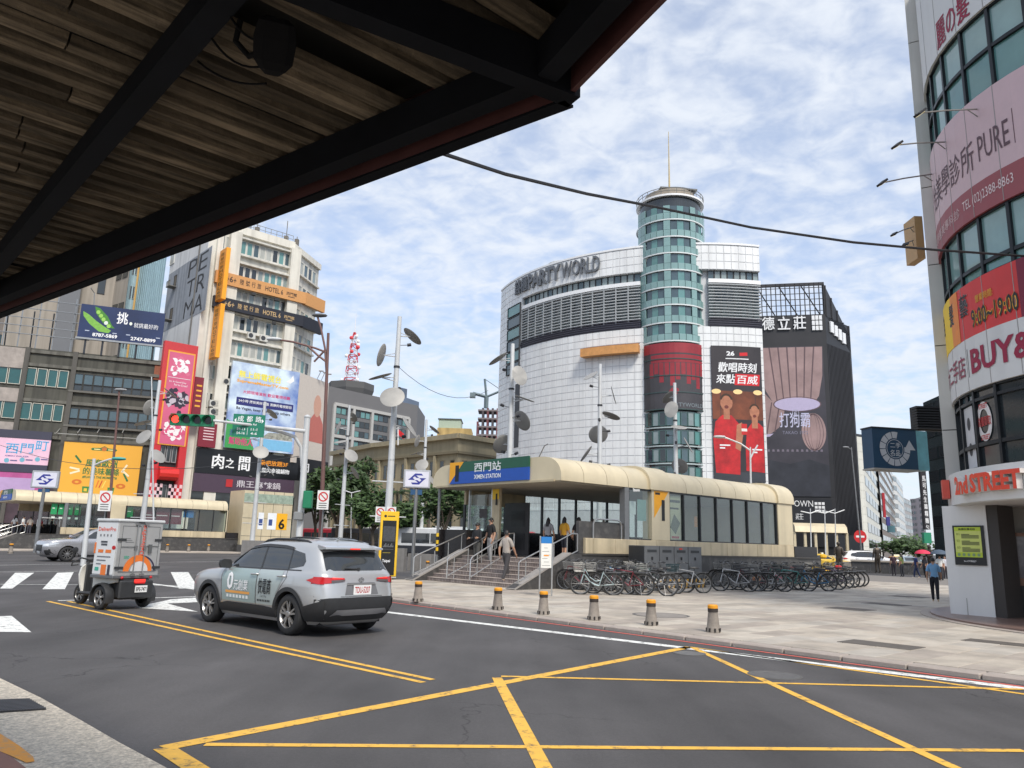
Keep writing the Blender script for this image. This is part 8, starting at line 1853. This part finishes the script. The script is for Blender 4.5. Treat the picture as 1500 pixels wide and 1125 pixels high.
QU = [('stand',3.4,2.2,(150,150,152),(34,36,48),'person in grey top and dark skirt in the queue atop the stairs'),('bob',3.7,1.55,(196,146,44),(38,40,50),'person in mustard shirt in the queue atop the stairs'),('walk',4.3,1.3,(30,30,34),(30,30,36),'person in black top behind the mustard shirt'),('stand',4.8,.95,(190,190,186),(40,40,44),'person in pale grey top behind the parapet'),('stand',5.3,.8,(60,60,64),(40,40,44),'person in dark grey top behind the parapet'),('stand',6.6,.9,(30,30,32),(40,40,44),'person in black top by the glass at the parapet end')]
for k,(kd,x,y,sh,tr_,lab) in enumerate(QU): put(kd,LU(x,y+.2,1.05),aU+(.3,.1,.6,1.2,2.0,.4)[k],(1.63,1.66,1.68,1.62,1.6,1.6)[k],lab,sh,tr_,calf=(206,160,130) if kd == 'bob' else None)
put('walk',onz(1371,882,PZ),R(60),1.50,'person in light blue shirt walking away across the plaza',(120,166,206),(28,30,38))
for k,(px,Y,h,sh,tr_,lab) in enumerate(((1308,62,1.7,(60,40,50),(40,36,44),'person with dark backpack beyond the low stone wall'),(1320,60,1.7,(110,120,70),(60,60,64),'person in olive top beyond the low stone wall'),(1341,58,1.7,(44,60,110),(50,60,90),'person in navy top beside the red umbrella'),(1354,57,1.6,(60,60,66),(40,40,46),'person under the red umbrella'),(1376,52,1.7,(220,220,216),(60,60,64),'person with white backpack under the dark umbrella'),(1383,56,1.65,(190,190,196),(60,56,60),'person in pale top at the edge of the white pillar'))):
    p = aty(px,815,Y);p.z = PZ-.1;put(('back','stand','walk','bob','back','stand')[k],p,R(80+40*k),h,lab,sh,tr_,'people beyond the low wall')
for k,(px,Y,col_,lab) in enumerate(((1352,57,(206,50,80),'red umbrella held up beyond the statues'),(1376,52,(70,84,100),'dark blue umbrella held up near the white pillar'))):
    p = aty(px,815,Y);z = 1.75;t = thing('umbrella',lab,'umbrella',(p.x,p.y,1.0),0,'open umbrellas');mb = MB();mb.lathe([(.55,z),(.50,z+.10),(.36,z+.21),(.18,z+.28),(.01,z+.30)],10,(p.x,p.y,0),cap=False);mb.build('canopy',cm(*col_,.7),t,smooth=True);mb = MB();mb.tube([(p.x,p.y,1.05),(p.x,p.y,z+.33)],.01,5);mb.build('shaft',cm(60,60,62),t)
for k,(px,Y,h,kd,rz,lab) in enumerate(((1285,66,2.35,'back',90,'standing bronze statue before the low stone wall'),(1362,60,2.3,'phone',200,'bronze statue bending forward beside the low wall'),(1229,56,2.3,'phone',250,'dark bronze statue behind the end of bicycle row'))):
    p = aty(px,815,Y);p.z = PZ;put(kd,p,R(rz),h,lab,(0,0,0),(0,0,0),'bronze statues',bronze=True)
rnd = random.Random(11)
crowd = []
for k in range(15): # people by the far entrance
    px = 2+rnd.random()*78;p = w3(11.6+rnd.uniform(-1,6),78+rnd.uniform(.8,6)) if k < 8 else aty(px,800,73+rnd.random()*4);p.z = (.1+.15*max(0,min(7,int((p.dot(UX)-11.6)/.3)))) if k < 8 else .12;crowd.append(p)
crowd.sort(key=lambda q: q.x/q.y)
for k,p in enumerate(crowd):
    put(rnd.choice(list(PR)),p,rnd.random()*6,1.6+rnd.random()*.2,'%s person from left in the crowd at the far left entrance' % ORD[k],rnd.choice([(206,206,204),(40,40,44),(160,50,60),(190,180,170)]),rnd.choice([(30,32,40),(60,60,70),(180,170,160)]),'people on the far entrance stairs')
# ------------------------------------------------------------------ street furniture
PW_ = mat('pole_white',(.62,.63,.63),.5,.2,.08,2,streak=.2);BRN = mat('pole_brown',(.16,.085,.075),.55,.2,.15,3);DISH = mat('dish_grey',(.33,.32,.30),.55,.2,.12,2);CAMB = cm(44,44,48,.5)
def dish_pole(loc,rz,lab,h=15.0,first=[None]):
    if first[0] is not None:
        return dup(first[0],loc,rz,lab,scale=(1,1,h/15))
    t = thing('dish_pole',lab,'pole',loc,rz,'tall white poles with grey discs');mb = MB();mb.tube([(0,0,0),(0,0,5),(0,0,15)],[.24,.20,.13],14);mb.build('pole',PW_,t,local=True,smooth=True)
    for z,a,el,ry in ((13.9,20,35,.45),(12.6,150,75,.55),(11.1,185,20,.62),(9.8,250,62,.72),(8.2,330,55,.66)):
        d = Vector((math.cos(R(a)),math.sin(R(a)),0));c = d*.95+ZV*z;M = Matrix.Translation(c) @ Matrix.Rotation(R(a),4,'Z') @ Matrix.Rotation(R(el),4,'Y')
        mb = MB();mb.lathe([(.02,.0),(.6,.02),(.70,.05),(.72,.07),(.70,.08),(.02,.04)],26);mb.v = [tuple(M @ Vector((x,y*ry/.7 if ry < .7 else y,zz))) for x,y,zz in mb.v];ds = mb.build('disc',DISH,t,local=True,smooth=True)
        mb = MB();mb.tube([(0,0,z-.12),tuple(c-d*.1)],.035,6);mb.tube([(0,0,z+.12),tuple(c-d*.1)],.025,6);mb.build('bracket',PW_,ds,local=True)
    for z,a in ((13.2,350),(10.6,60),(9.9,170),(7.4,160),(7.6,340)):
        d = Vector((math.cos(R(a)),math.sin(R(a)),0));mb = MB();mb.tube([(0,0,z),tuple(d*.55+ZV*(z+.05))],.02,5);mb.tube([tuple(d*.55+ZV*(z+.05)),tuple(d*.78+ZV*(z+.10))],.10,8);mb.build('spotlight',CAMB,t,local=True)
    for z in (5.0,3.0): mb = MB();mb.tube([(-1.05,0,z),(1.05,.0,z)],.035,6);mb.build('cross_bar',PW_,t,local=True)
    for z in (11.8,6.2): mb = MB();mb.lathe([(.19,z),(.19,z+.12)],12);mb.build('collar',CAMB,t,local=True)
    first[0] = t;return t
for px,Y,rz,h,lab in ((566,45,20,15.0,'tallest white pole with grey discs left of the entrance sign'),(498,75,60,14.6,'white disc pole in front of the grey office block'),(205,66,0,14.8,'white disc pole before the red framed dessert billboard'),(369,72,40,14.2,'white disc pole beside the green street name sign'),(743,50,150,14.8,'white disc pole at the left edge of white store'),(878,56,200,15.0,'white disc pole before the middle of white store'),(992,62,90,15.0,'white disc pole in front of the round glass tower'),(616,84,10,14.8,'far white disc pole behind the metro logo sign')):
    p = aty(px,795,Y);p.z = 0;dish_pole(p,R(rz),lab,h)
def boll(p,lab,first=[None]):
    if first[0]: return dup(first[0],p,0,lab)
    t = thing('bollard',lab,'bollard',p,0,'tapered stone bollards');mb = MB();mb.lathe([(.155,0),(.155,.02),(.148,.03),(.105,.42),(.105,.44)],18);mb.build('body',mat('bollard_stone',(.27,.235,.20),.85,0,.25,9,.3,50,streak=.3),t,local=True,smooth=True)
    mb = MB();mb.lathe([(.112,.44),(.112,.52),(.108,.521),(.108,.44)],18,cap=False);mb.build('dark_band',cm(50,42,38),t,local=True);mb = MB();mb.lathe([(.114,.52),(.114,.575),(.095,.60),(.02,.605)],18);mb.build('orange_cap',cm(222,150,30,.5),t,local=True,smooth=True)
    for k in range(8): a = 2*math.pi*k/8;mb = MB();mb.box((.150*math.cos(a),.150*math.sin(a),.055),(.03,.035,.075),a);mb.build('base_notch',cm(46,42,40),t,local=True)
    first[0] = t;return t
for k,(px,py) in enumerate(((1045,926),(954,916),(870,908),(796,900),(729,893),(612,881),(567,873))): o = boll(onz(px,py,PZ),'%s stone bollard from the right along the kerb' % ORD[k]);o.scale = (.9,.9,.88)
for k,(px,py) in enumerate(((15,811),(57,811),(244.6,808),(276,808),(305,807.6),(333,806.6),(360,805))): p = onz(px,py,.1);o = boll(p,'%s stone bollard from the left in front of the far entrance' % ORD[k]);o.scale = (1.05,1.05,1.1)
boll(onz(626,836,PZ),'lone stone bollard left of the station stairs')
# metro logo sign
def metro(px,Y,lab,s=1.0,ztop=5.05):
    p = aty(px,795,Y);p.z = 0;t = thing('metro_sign',lab,'sign',p,R(8));h,w = .88*s,1.30*s;mb = MB();mb.tube([(0,0,0),(0,0,ztop-h)],.085*s,10);mb.build('post',GREYM,t,local=True)
    mb = MB();mb.bbox(-w/2,w/2,-.14,.14,ztop-h,ztop,.03);bx = mb.build('sign_box',cm(176,178,182,.4,.3),t,local=True);F = LFace((-w/2,-.142,ztop-h),(1,0,0),(0,-1,0));mb = MB();F.poly(mb,r4(.07*w,.93*w,.09*h,.91*h),.002);mb.build('face',cm(214,214,226,.4),bx,local=True)
    NV = cm(44,52,140,.4);q = lambda L: [(a*w,b*h) for a,b in L];mb = MB()
    for L in ([(.16,.44),(.42,.44),(.34,.56),(.26,.56)],[(.26,.56),(.34,.56),(.46,.70),(.72,.70),(.66,.80),(.42,.80)],[(.84,.56),(.58,.56),(.66,.44),(.74,.44)],[(.74,.44),(.66,.44),(.54,.30),(.28,.30),(.34,.20),(.58,.20)],[(.42,.44),(.52,.44),(.60,.34),(.54,.30)],[(.58,.56),(.48,.56),(.40,.66),(.46,.70)]): F.poly(mb,q(L),.006)
    mb.build('logo',NV,bx,local=True);mb = MB();mb.box((0,0,ztop-h-.18),(.55*s,.12,.26));mb.build('blue_plate',cm(36,80,120),t,local=True)
metro(606,37.5,'blue metro logo sign on grey post left of the entrance');p = metro(53,60,'blue metro logo sign on post in front of far left entrance',1.5,6.2)
# yellow guide totem
p = onz(566,846,PZ);t = thing('guide_totem','yellow edged black map totem beside the station stairs','totem',p,R(14));mb = MB();mb.bbox(-.40,.40,-.11,.11,.04,2.85,.02);mb.build('body',cm(236,190,40,.4),t,local=True);F = LFace((-.40,-.112,0),(1,0,0),(0,-1,0))
for nm,m,a,b,c,e,d in (('screen',cm(24,25,28,.25),.10,.70,.10,2.45,.004),('map_print',cm(66,68,72,.4,var=.5,scale=14),.14,.66,1.55,2.2,.006),('line_print',cm(84,86,88),.16,.62,1.2,1.22,.006),('line_print',cm(170,150,50),.16,.50,1.05,1.07,.006),('foot',cm(200,200,196),.0,.8,.0,.04,.004)): mb = MB();F.poly(mb,r4(a,b,c,e),d);mb.build(nm,m,t,local=True)
for k in range(9): mb = MB();x = .16+k*.052;F.poly(mb,r4(x,x+.03,1.30,1.30+.05+.03*(k*7 % 5)),.006);mb.build('bar_print',cm(110,112,114),t,local=True)
mb = MB();ftext(F,None,'Taipei',.16,.62,.34,.16,.006,None,.02,mb=mb);mb.build('lettering',WHITE,t,local=True);mb = MB();disc(F,mb,.20,2.64,.06,.06,.004,14);mb.build('badge',BLACK,t,local=True);mb = MB();F.poly(mb,r4(.30,.62,2.62,2.66),.004);mb.build('line_print',BLACK,t,local=True)
# info stand by the stairs
a,b = onz(790,873,PZ),onz(808,873,PZ);t = thing('info_stand','small map stand with blue header at the foot of stairs','info stand',(a+b)/2,0);F = Face([a,b])
for q in (0,F.len): mb = MB();mb.tube([F.p(q,PZ),F.p(q,1.95)],.025,8);mb.build('post',SS,t)
ring(F,t,'panel',cm(226,226,220,.4),.03,F.len-.03,.95,1.72,-.02,.01);ring(F,t,'header',cm(40,120,190,.4),.03,F.len-.03,1.722,1.93,-.02,.012)
for k in range(6): flat(F,t,'map_print',cm(150,150,146),r4(.07+.06*(k % 2),F.len-.07-.05*(k % 3),1.02+k*.11,1.035+k*.11),.014)
flat(F,t,'map_print',cm(230,150,60),r4(.12,.30,1.32,1.36),.016)
# electrical cabinets on a hazard striped plinth
FC = Face([onz(979,866,PZ),onz(1075,866,PZ)+UX*.0]);c0 = w3(CU1+9.0,CV1-1.05);FC = Face([w3(FC.P[0].dot(UX),19.35),w3(FC.P[0].dot(UX)+3.9,19.35)]);t = thing('electric_cabinet','grey electric cabinets on a hazard striped plinth behind bicycles','cabinet',FC.p(1.9,PZ),0);CG = mat('cabinet_grey',(.17,.175,.18),.5,.3,.15,3,dirt=(.09,.09,.09,.4))
z1 = 1.75
for k in range(4): w = FC.len/4;o = ring(FC,t,'cabinet_door',CG,k*w+.02,(k+1)*w-.02,.48,z1,-.8,0);ring(FC,o,'lower_flap',CG,k*w+.06,(k+1)*w-.06,.55,1.0,0,.02);ring(FC,o,'lock',cm(40,40,42),k*w+.45,k*w+.52,1.2,1.32,0,.03);ring(FC,o,'vent',cm(54,56,58),k*w+.2,(k+1)*w-.2,1.5,1.6,0,.012)
ring(FC,t,'core',FRAME,.01,FC.len-.01,PZ,z1-.03,-.78,-.03);ring(FC,t,'plinth',cm(30,30,30),-.12,FC.len+.12,PZ,.46,-.9,.08)
for k in range(14): s0 = -.10+k*.295;mb = MB();FC.poly(mb,[(s0,PZ+.01),(s0+.14,PZ+.01),(s0+.26,.45),(s0+.12,.45)],.084);mb.build('hazard_stripe',cm(200,150,40),t)
ring(FC,t,'warning_label',cm(200,60,50),2.3,2.5,1.62,1.68,0,.014)
# low stone wall and planters
def wall(nm,lab,x0,x1,Y0,Y1,z1,m,cap=None,th=.6):
    a,b = aty(x0,815,Y0),aty(x1,815,Y1);F = Face([a,b]);t = thing(nm,lab,'wall',F.p(F.len/2,0),0);n = max(2,int(F.len/1.2));w = F.len/n
    for k in range(n): ring(F,t,'block',m,k*w+.01,(k+1)*w-.01,0,z1,-th,0)
    ring(F,t,'core',JOINT,.03,F.len-.03,0,z1-.03,-th+.03,-.03)
    if cap: ring(F,t,'coping',cap,-.08,F.len+.08,z1+.003,z1+.14,-th-.1,.1)
SG_ = mat('grey_granite',(.22,.21,.20),.7,0,.15,4,streak=.2)
wall('low_wall','low dark stone wall behind the standing bronze statue',1247,1358,69,66,.95,GRAN,mat('stone_cap',(.36,.32,.27),.7),1.2);wall('low_wall','pale stone kerb wall left of the standing statue',1222,1246,70,69,.9,mat('stone_cap',(.36,.32,.27),.7),None,1.0)
wall('planter_wall','grey granite planter wall behind the yellow map totem',528,592,44,43.5,1.25,SG_,None,.5);wall('planter_wall','low grey granite wall by the metro sign post',597,632,46,45.6,.95,SG_,None,.5);wall('plinth_wall','grey granite block at the foot of the disc pole',352,432,71,70,1.3,SG_,None,1.5)
# signal pole with lamps and street name sign
p = aty(438,800,34);p.z = 0;t = thing('signal_pole','white signal pole with horizontal four lamp traffic light','traffic light',p,0)
top = aty(447,612,34);mb = MB();mb.tube([p,(top.x+.1,top.y,top.z)],[.15,.13],14);mb.build('pole',PW_,t,smooth=True);mb = MB();mb.lathe([(.15,0),(.16,.05),(.05,.14)],12,tuple(top+Vector((.1,0,0))));mb.build('pole_cap',PW_,t)
a,b = aty(450,632,34),aty(312,616,31.5);mb = MB();mb.tube([a,b],[.09,.05],10);mb.build('mast_arm',PW_,t);mb = MB();mb.tube([aty(443,690,34),aty(441,655,34),aty(432,640,33.9),aty(410,632,33.5),aty(388,628,33)],.08,10);mb.build('curved_brace',PW_,t,smooth=True)
GRN = cm(30,120,84,.45);c0,c1 = aty(249,614,31.3),aty(313,616,31.5);d = (c1-c0).normalized();F = Face([c0,c1]);zc = (c0.z+c1.z)/2
hs = ring(F,t,'signal_housing',GRN,0,F.len,zc-.24,zc+.24,-.22,0)
for k in range(4):
    s0 = F.len*(k+.5)/4;mb = MB();disc(F,mb,s0,zc,.155,.155,.012,20);mb.build('lamp',mat('signal_red',(1,.05,.03),.4,emit=2.2) if k == 0 else cm(22,24,24,.2),hs);mb = MB();L0,L1 = [],[]
    for i in range(9): an = R(-20+i*27.5);L0.append(F.p(s0+.185*math.cos(an),zc+.185*math.sin(an),0));L1.append(F.p(s0+.195*math.cos(an),zc+.195*math.sin(an),.28))
    mb.loft([L0,L1],False,False,False);mb.build('visor',GRN,hs)
q = aty(447,733,33.8);mb = MB();mb.bbox(q.x-.02,q.x+.36,q.y-.35,q.y-.05,q.z-.35,q.z+.4,.03);mb.build('pedestrian_signal',GRN,t);mb = MB();mb.bbox(q.x-.4,q.x-.02,q.y-.2,q.y+.1,q.z-.85,q.z-.5,.03);mb.build('control_box',cm(130,132,132),t)
s6_ = thing('street_name_sign','green street name sign with white characters on signal arm','sign',aty(365,640,32.5),0);F = Face([aty(341,620,32.3),aty(388,620,32.5)]);za,zb = F.px(365,607)[1],F.px(365,640)[1];h,w = za-zb,F.len
ring(F,s6_,'panel',cm(24,116,92,.45),0,w,zb,za,-.04,0)
for i,ch in enumerate('成都路'): ftext(F,s6_,ch,(.14+i*.28)*w,zb+.66*h,.19*w,.26*h,.004,WHITE,.01)
ftext(F,s6_,'Chengdu Rd',.24*w,zb+.49*h,.5*w,.11*h,.004,WHITE,.01);ftext(F,s6_,'59-13',.14*w,zb+.28*h,.26*w,.11*h,.004,WHITE,.01);ftext(F,s6_,'54-16',.14*w,zb+.10*h,.26*w,.11*h,.004,WHITE,.01);ftext(F,s6_,'11-1',.58*w,zb+.28*h,.2*w,.11*h,.004,WHITE,.01);ftext(F,s6_,'4-6',.58*w,zb+.10*h,.2*w,.11*h,.004,WHITE,.01);flat(F,s6_,'rule_print',WHITE,r4(.47*w,.48*w,zb+.08*h,zb+.40*h),.004)
for s0,sg in ((.08,-1),(.92,1)): flat(F,s6_,'arrow_print',WHITE,[(s0*w+sg*.04*w,zb+.72*h),(s0*w-sg*.02*w,zb+.62*h),(s0*w-sg*.02*w,zb+.82*h)],.004)
# street lamps
def lamp_post(px,Y,ytop,m,lab,arms,base=.11):
    p = aty(px,795,Y);p.z = 0;t = thing('street_lamp',lab,'street lamp',p,0);tp = aty(*ytop,Y);mb = MB();mb.tube([p,p.lerp(tp,.4),tp],[base,base*.9,base*.6],12);mb.build('post',m,t,smooth=True)
    for pts,head in arms:
        P = [aty(x,y,Y) for x,y in pts];mb = MB();mb.tube(P,.05 if Y < 50 else .06,8);mb.build('arm',m,t,smooth=True)
        if head: d = (P[-1]-P[-2]).normalized();c = P[-1];M = Matrix.Translation(c) @ Matrix.Rotation(math.atan2(d.y,d.x),4,'Z');mb = MB();mb.lathe([(.03,-.3),(.14,-.2),(.17,.1),(.12,.38),(.02,.45)],12,(0,0,0),'X');mb.v = [tuple(M @ Vector((x,y,z*.55))) for x,y,z in mb.v];mb.build('lamp_head',head,t,smooth=True)
    return t
lp = lamp_post(471,36,(481,488),BRN,'brown street lamp with curved top beside the hotel',[([(479,560),(476,510),(470,480),(464,460),(466,462)],cm(90,90,92)),([(478,516),(462,510),(430,501),(404,497)],cm(196,198,198)),([(478,530),(465,520),(450,506)],None),([(477,512),(460,530)],None)])
lamp_post(157,46,(175,572),BRN,'slim brown street lamp post before the yellow billboard',[([(174,580),(174,574),(175,571)],cm(150,150,150))],.09)
lamp_post(126,40,(138,672),PW_,'white pole with teal lamp before the yellow billboard',[([(137,682),(148,677),(160,673),(172,672)],cm(70,160,150))],.13)
lamp_post(228,60,(222,552),PW_,'thin white mast beside the red framed billboard',[],.07)
lamp_post(1262,90,(1247,655),GREYM,'grey street lamp in front of the pale office block',[([(1249,670),(1247,658),(1240,655)],cm(150,152,154))],.1);lamp_post(1100,46,(1099,655),PW_,'white street lamp with two arms before the red shirt advert',[([(1099,660),(1085,650),(1065,642),(1056,640)],cm(190,192,192)),([(1099,672),(1105,660),(1110,652)],None)],.08)
for k,px in enumerate((1187,1208,1223)): lamp_post(px,80+4*k,(px,745),PW_,'%s from left of thin white double arm lamps right of the entrance' % ORD[k],[([(px-14,749),(px,752),(px+14,747)],None)],.07)
lamp_post(515,85,(515,722),PW_,'white double arm lamp in front of the trees',[([(503,718),(515,722),(528,719)],None)],.08)
def round_sign(px,py,Y,lab,r=.3,bar=True,board=True):
    c = aty(px,py,Y);t = thing('road_sign',lab,'sign',c,0);F = Face([c+Vector((-.4,-.2,0)),c+Vector((.4,-.2,0))]);z = c.z
    if board: ring(F,t,'board',cm(226,226,224),.4-r*1.2,.4+r*1.2,z-1.3*r*2,z+r*1.3,-.03,0)
    mb = MB();disc(F,mb,.4,z,r,r,.006,24,0,360,.74 if not (not board) else .0001);mb.build('ring_print',cm(200,40,44),t)
    if bar: flat(F,t,'bar_print',cm(200,40,44) if board else WHITE,[(.4-r*.6,z+r*.45),(.4-r*.45,z+r*.6),(.4+r*.6,z-r*.45),(.4+r*.45,z-r*.6)] if board else r4(.4-r*.65,.4+r*.65,z-r*.15,z+r*.15),.008)
    if board: [flat(F,t,'line_print',cm(60,60,60),r4(.4-r*.8,.4+r*.8,z-r*(1.4+k*.45),z-r*(1.25+k*.45)),.006) for k in range(3)]
    mb = MB();mb.tube([(c.x,c.y,0),(c.x,c.y,z+.1)],.04,6);mb.build('post',GREYM,t)
round_sign(157,729,45.5,'white no parking sign board on the slim brown post');round_sign(475,728,35.5,'white no parking sign board on the brown lamp post',.22);round_sign(558,750,44,'white double prohibition sign on the tallest pole',.22);round_sign(574,750,44.2,'right hand prohibition sign on the tallest pole',.22);round_sign(1259,786,92,'red no entry disc in the side street',.75,True,False)
# overhead cable
t = thing('overhead_cable','black cable sagging across the sky to the corner building','cable',aty(615,214,5.0),0);px_ = [(600,209,3.3),(740,255,4.8),(860,284,6.6),(960,303,9.0),(1100,333,11.2),(1250,355,13.6),(1370,366,15.6),(1500,375,17.6)];mb = MB();mb.tube([aty(*q) for q in px_],[.011,.013,.015,.017,.02,.024,.026,.028],6);mb.build('cable',cm(20,20,22),t,smooth=True)
for k,(a,b,lab) in enumerate((((581,535,45),(715,572,60),'thin wire from the tallest pole towards the white store'),((0,652,60),(440,668,40),'thin wire crossing before the left hand billboards'))):
    A,B = aty(*a),aty(*b);mb = MB();mb.tube([A.lerp(B,i/10)-ZV*(1.2*4*(i/10)*(1-i/10)) for i in range(11)],.018,4);o = mb.build('wire',cm(60,60,62),None);tag(o,lab,'wire','thin overhead wires')
# ------------------------------------------------------------------ trees
LEAF = [mat('leaf_%d' % i,c,.6,0,.3,1.2) for i,c in enumerate(((.045,.085,.022),(.06,.11,.03),(.032,.062,.018)))];BARK = mat('bark',(.10,.08,.06),.9,0,.3,6,.4,20)
def tree(px,Y,h,cw,lab,seed,n=1500,leaf=.30,dark=0):
    p = aty(px,795,Y);p.z = 0;t = thing('street_tree',lab,'tree',p,0,'street trees');rnd = random.Random(seed);mb = MB();zc = h*.38
    mb.tube([p,p+Vector((.1,0,zc*.5)),p+Vector((-.05,.1,zc))],[h*.028,h*.022,h*.017],8);br = []
    for k in range(8):
        a = k*2.4+rnd.random();e = p+Vector((math.cos(a)*cw*.30*rnd.uniform(.5,1.1),math.sin(a)*cw*.30*rnd.uniform(.5,1.1),h*rnd.uniform(.55,.85)));s = p+Vector((-.03,.05,zc*rnd.uniform(.7,1)));mb.tube([s,s.lerp(e,.5)+ZV*.3,e],[h*.011,h*.008,h*.003],5);br.append(e)
    mb.build('trunk',BARK,t,smooth=True)
    cl = [(e,cw*rnd.uniform(.16,.26)) for e in br]+[(p+Vector((rnd.uniform(-.42,.42)*cw,rnd.uniform(-.35,.35)*cw,h*rnd.uniform(.48,.93))),cw*rnd.uniform(.10,.2)) for _ in range(9)];M_ = [MB() for _ in LEAF]
    for i in range(n):
        c,r_ = rnd.choice(cl);u_ = Vector((rnd.gauss(0,1),rnd.gauss(0,1),rnd.gauss(0,.8)));u_ = u_.normalized()*r_*rnd.random()**.4;q = c+u_;s = leaf*rnd.uniform(.6,1.3);a = Vector((rnd.gauss(0,1),rnd.gauss(0,1),rnd.gauss(0,.5))).normalized();b = a.orthogonal().normalized();M_[rnd.choice((0,1,2) if not dark else (0,2,2))].poly([q-a*s,q-b*s*.45,q+a*s,q+b*s*.45])
    for i,m in enumerate(M_): m.v and m.build('crown',LEAF[i],t)
for k,(px,Y,h,cw,lab,n,lf,dk) in enumerate(((492,98,11.5,9.5,'big dark tree beside the brown lamp post',2600,.42,1),(527,95,9,7,'dark tree right of the thin disc pole',2200,.40,1),(460,108,10,8,'dark tree below the grey office block',1800,.42,1),(545,82,6.8,5,'smaller round tree left of the tallest pole',1500,.32,0),(650,70,7.4,5.6,'round green tree under the left end of entrance roof',2000,.26,0),(697,74,7.4,5.8,'round green tree seen behind people on stairs',1800,.27,0),(735,76,6.2,4.6,'green tree behind the glass of the entrance',1300,.27,0),(596,84,6.2,4.6,'green tree behind the metro logo post',1500,.32,0),(1336,190,5.5,12,'low green trees at the far end of side street',1500,.6,0))): tree(px,Y,h,cw,lab,20+k,n,lf,dk)
def palm(px,Y,h,lab,seed):
    p = aty(px,795,Y);p.z = 0;t = thing('palm_tree',lab,'palm tree',p,0,'palm trees');rnd = random.Random(seed);mb = MB();mb.tube([p,p+Vector((.15,0,h*.5)),p+ZV*h],[.22,.17,.14],8);mb.build('trunk',BARK,t,smooth=True)
    for k in range(15):
        a = k*2.4;L = rnd.uniform(2.2,3.0);up_ = rnd.uniform(.1,1.2);d = Vector((math.cos(a),math.sin(a),0));P = [p+ZV*h+d*(L*s)+ZV*(up_*s*1.4-1.9*s*s) for s in (0,.25,.5,.75,1)];mb = MB();mb.tube(P,[.03,.025,.02,.015,.008],4)
        for i in range(22):
            s = .12+.88*i/22;j = min(3,int(s*4));q = P[j].lerp(P[j+1],s*4-j);n_ = Vector((-d.y,d.x,0))
            for sg in (-1,1): e = q+n_*sg*(.55*math.sin(s*2.9)+.12)+d*.22-ZV*.28;mb.poly([q-d*.03,e,q+d*.05])
        mb.build('frond',LEAF[k % 3],t)
for k,(px,Y,h,lab) in enumerate(((578,88,7.0,'left palm tree in front of the khaki hall'),(624,92,6.6,'right palm tree behind the metro logo sign'),(562,90,5.4,'short palm tree at the tallest pole'))): palm(px,Y,h,lab,40+k)
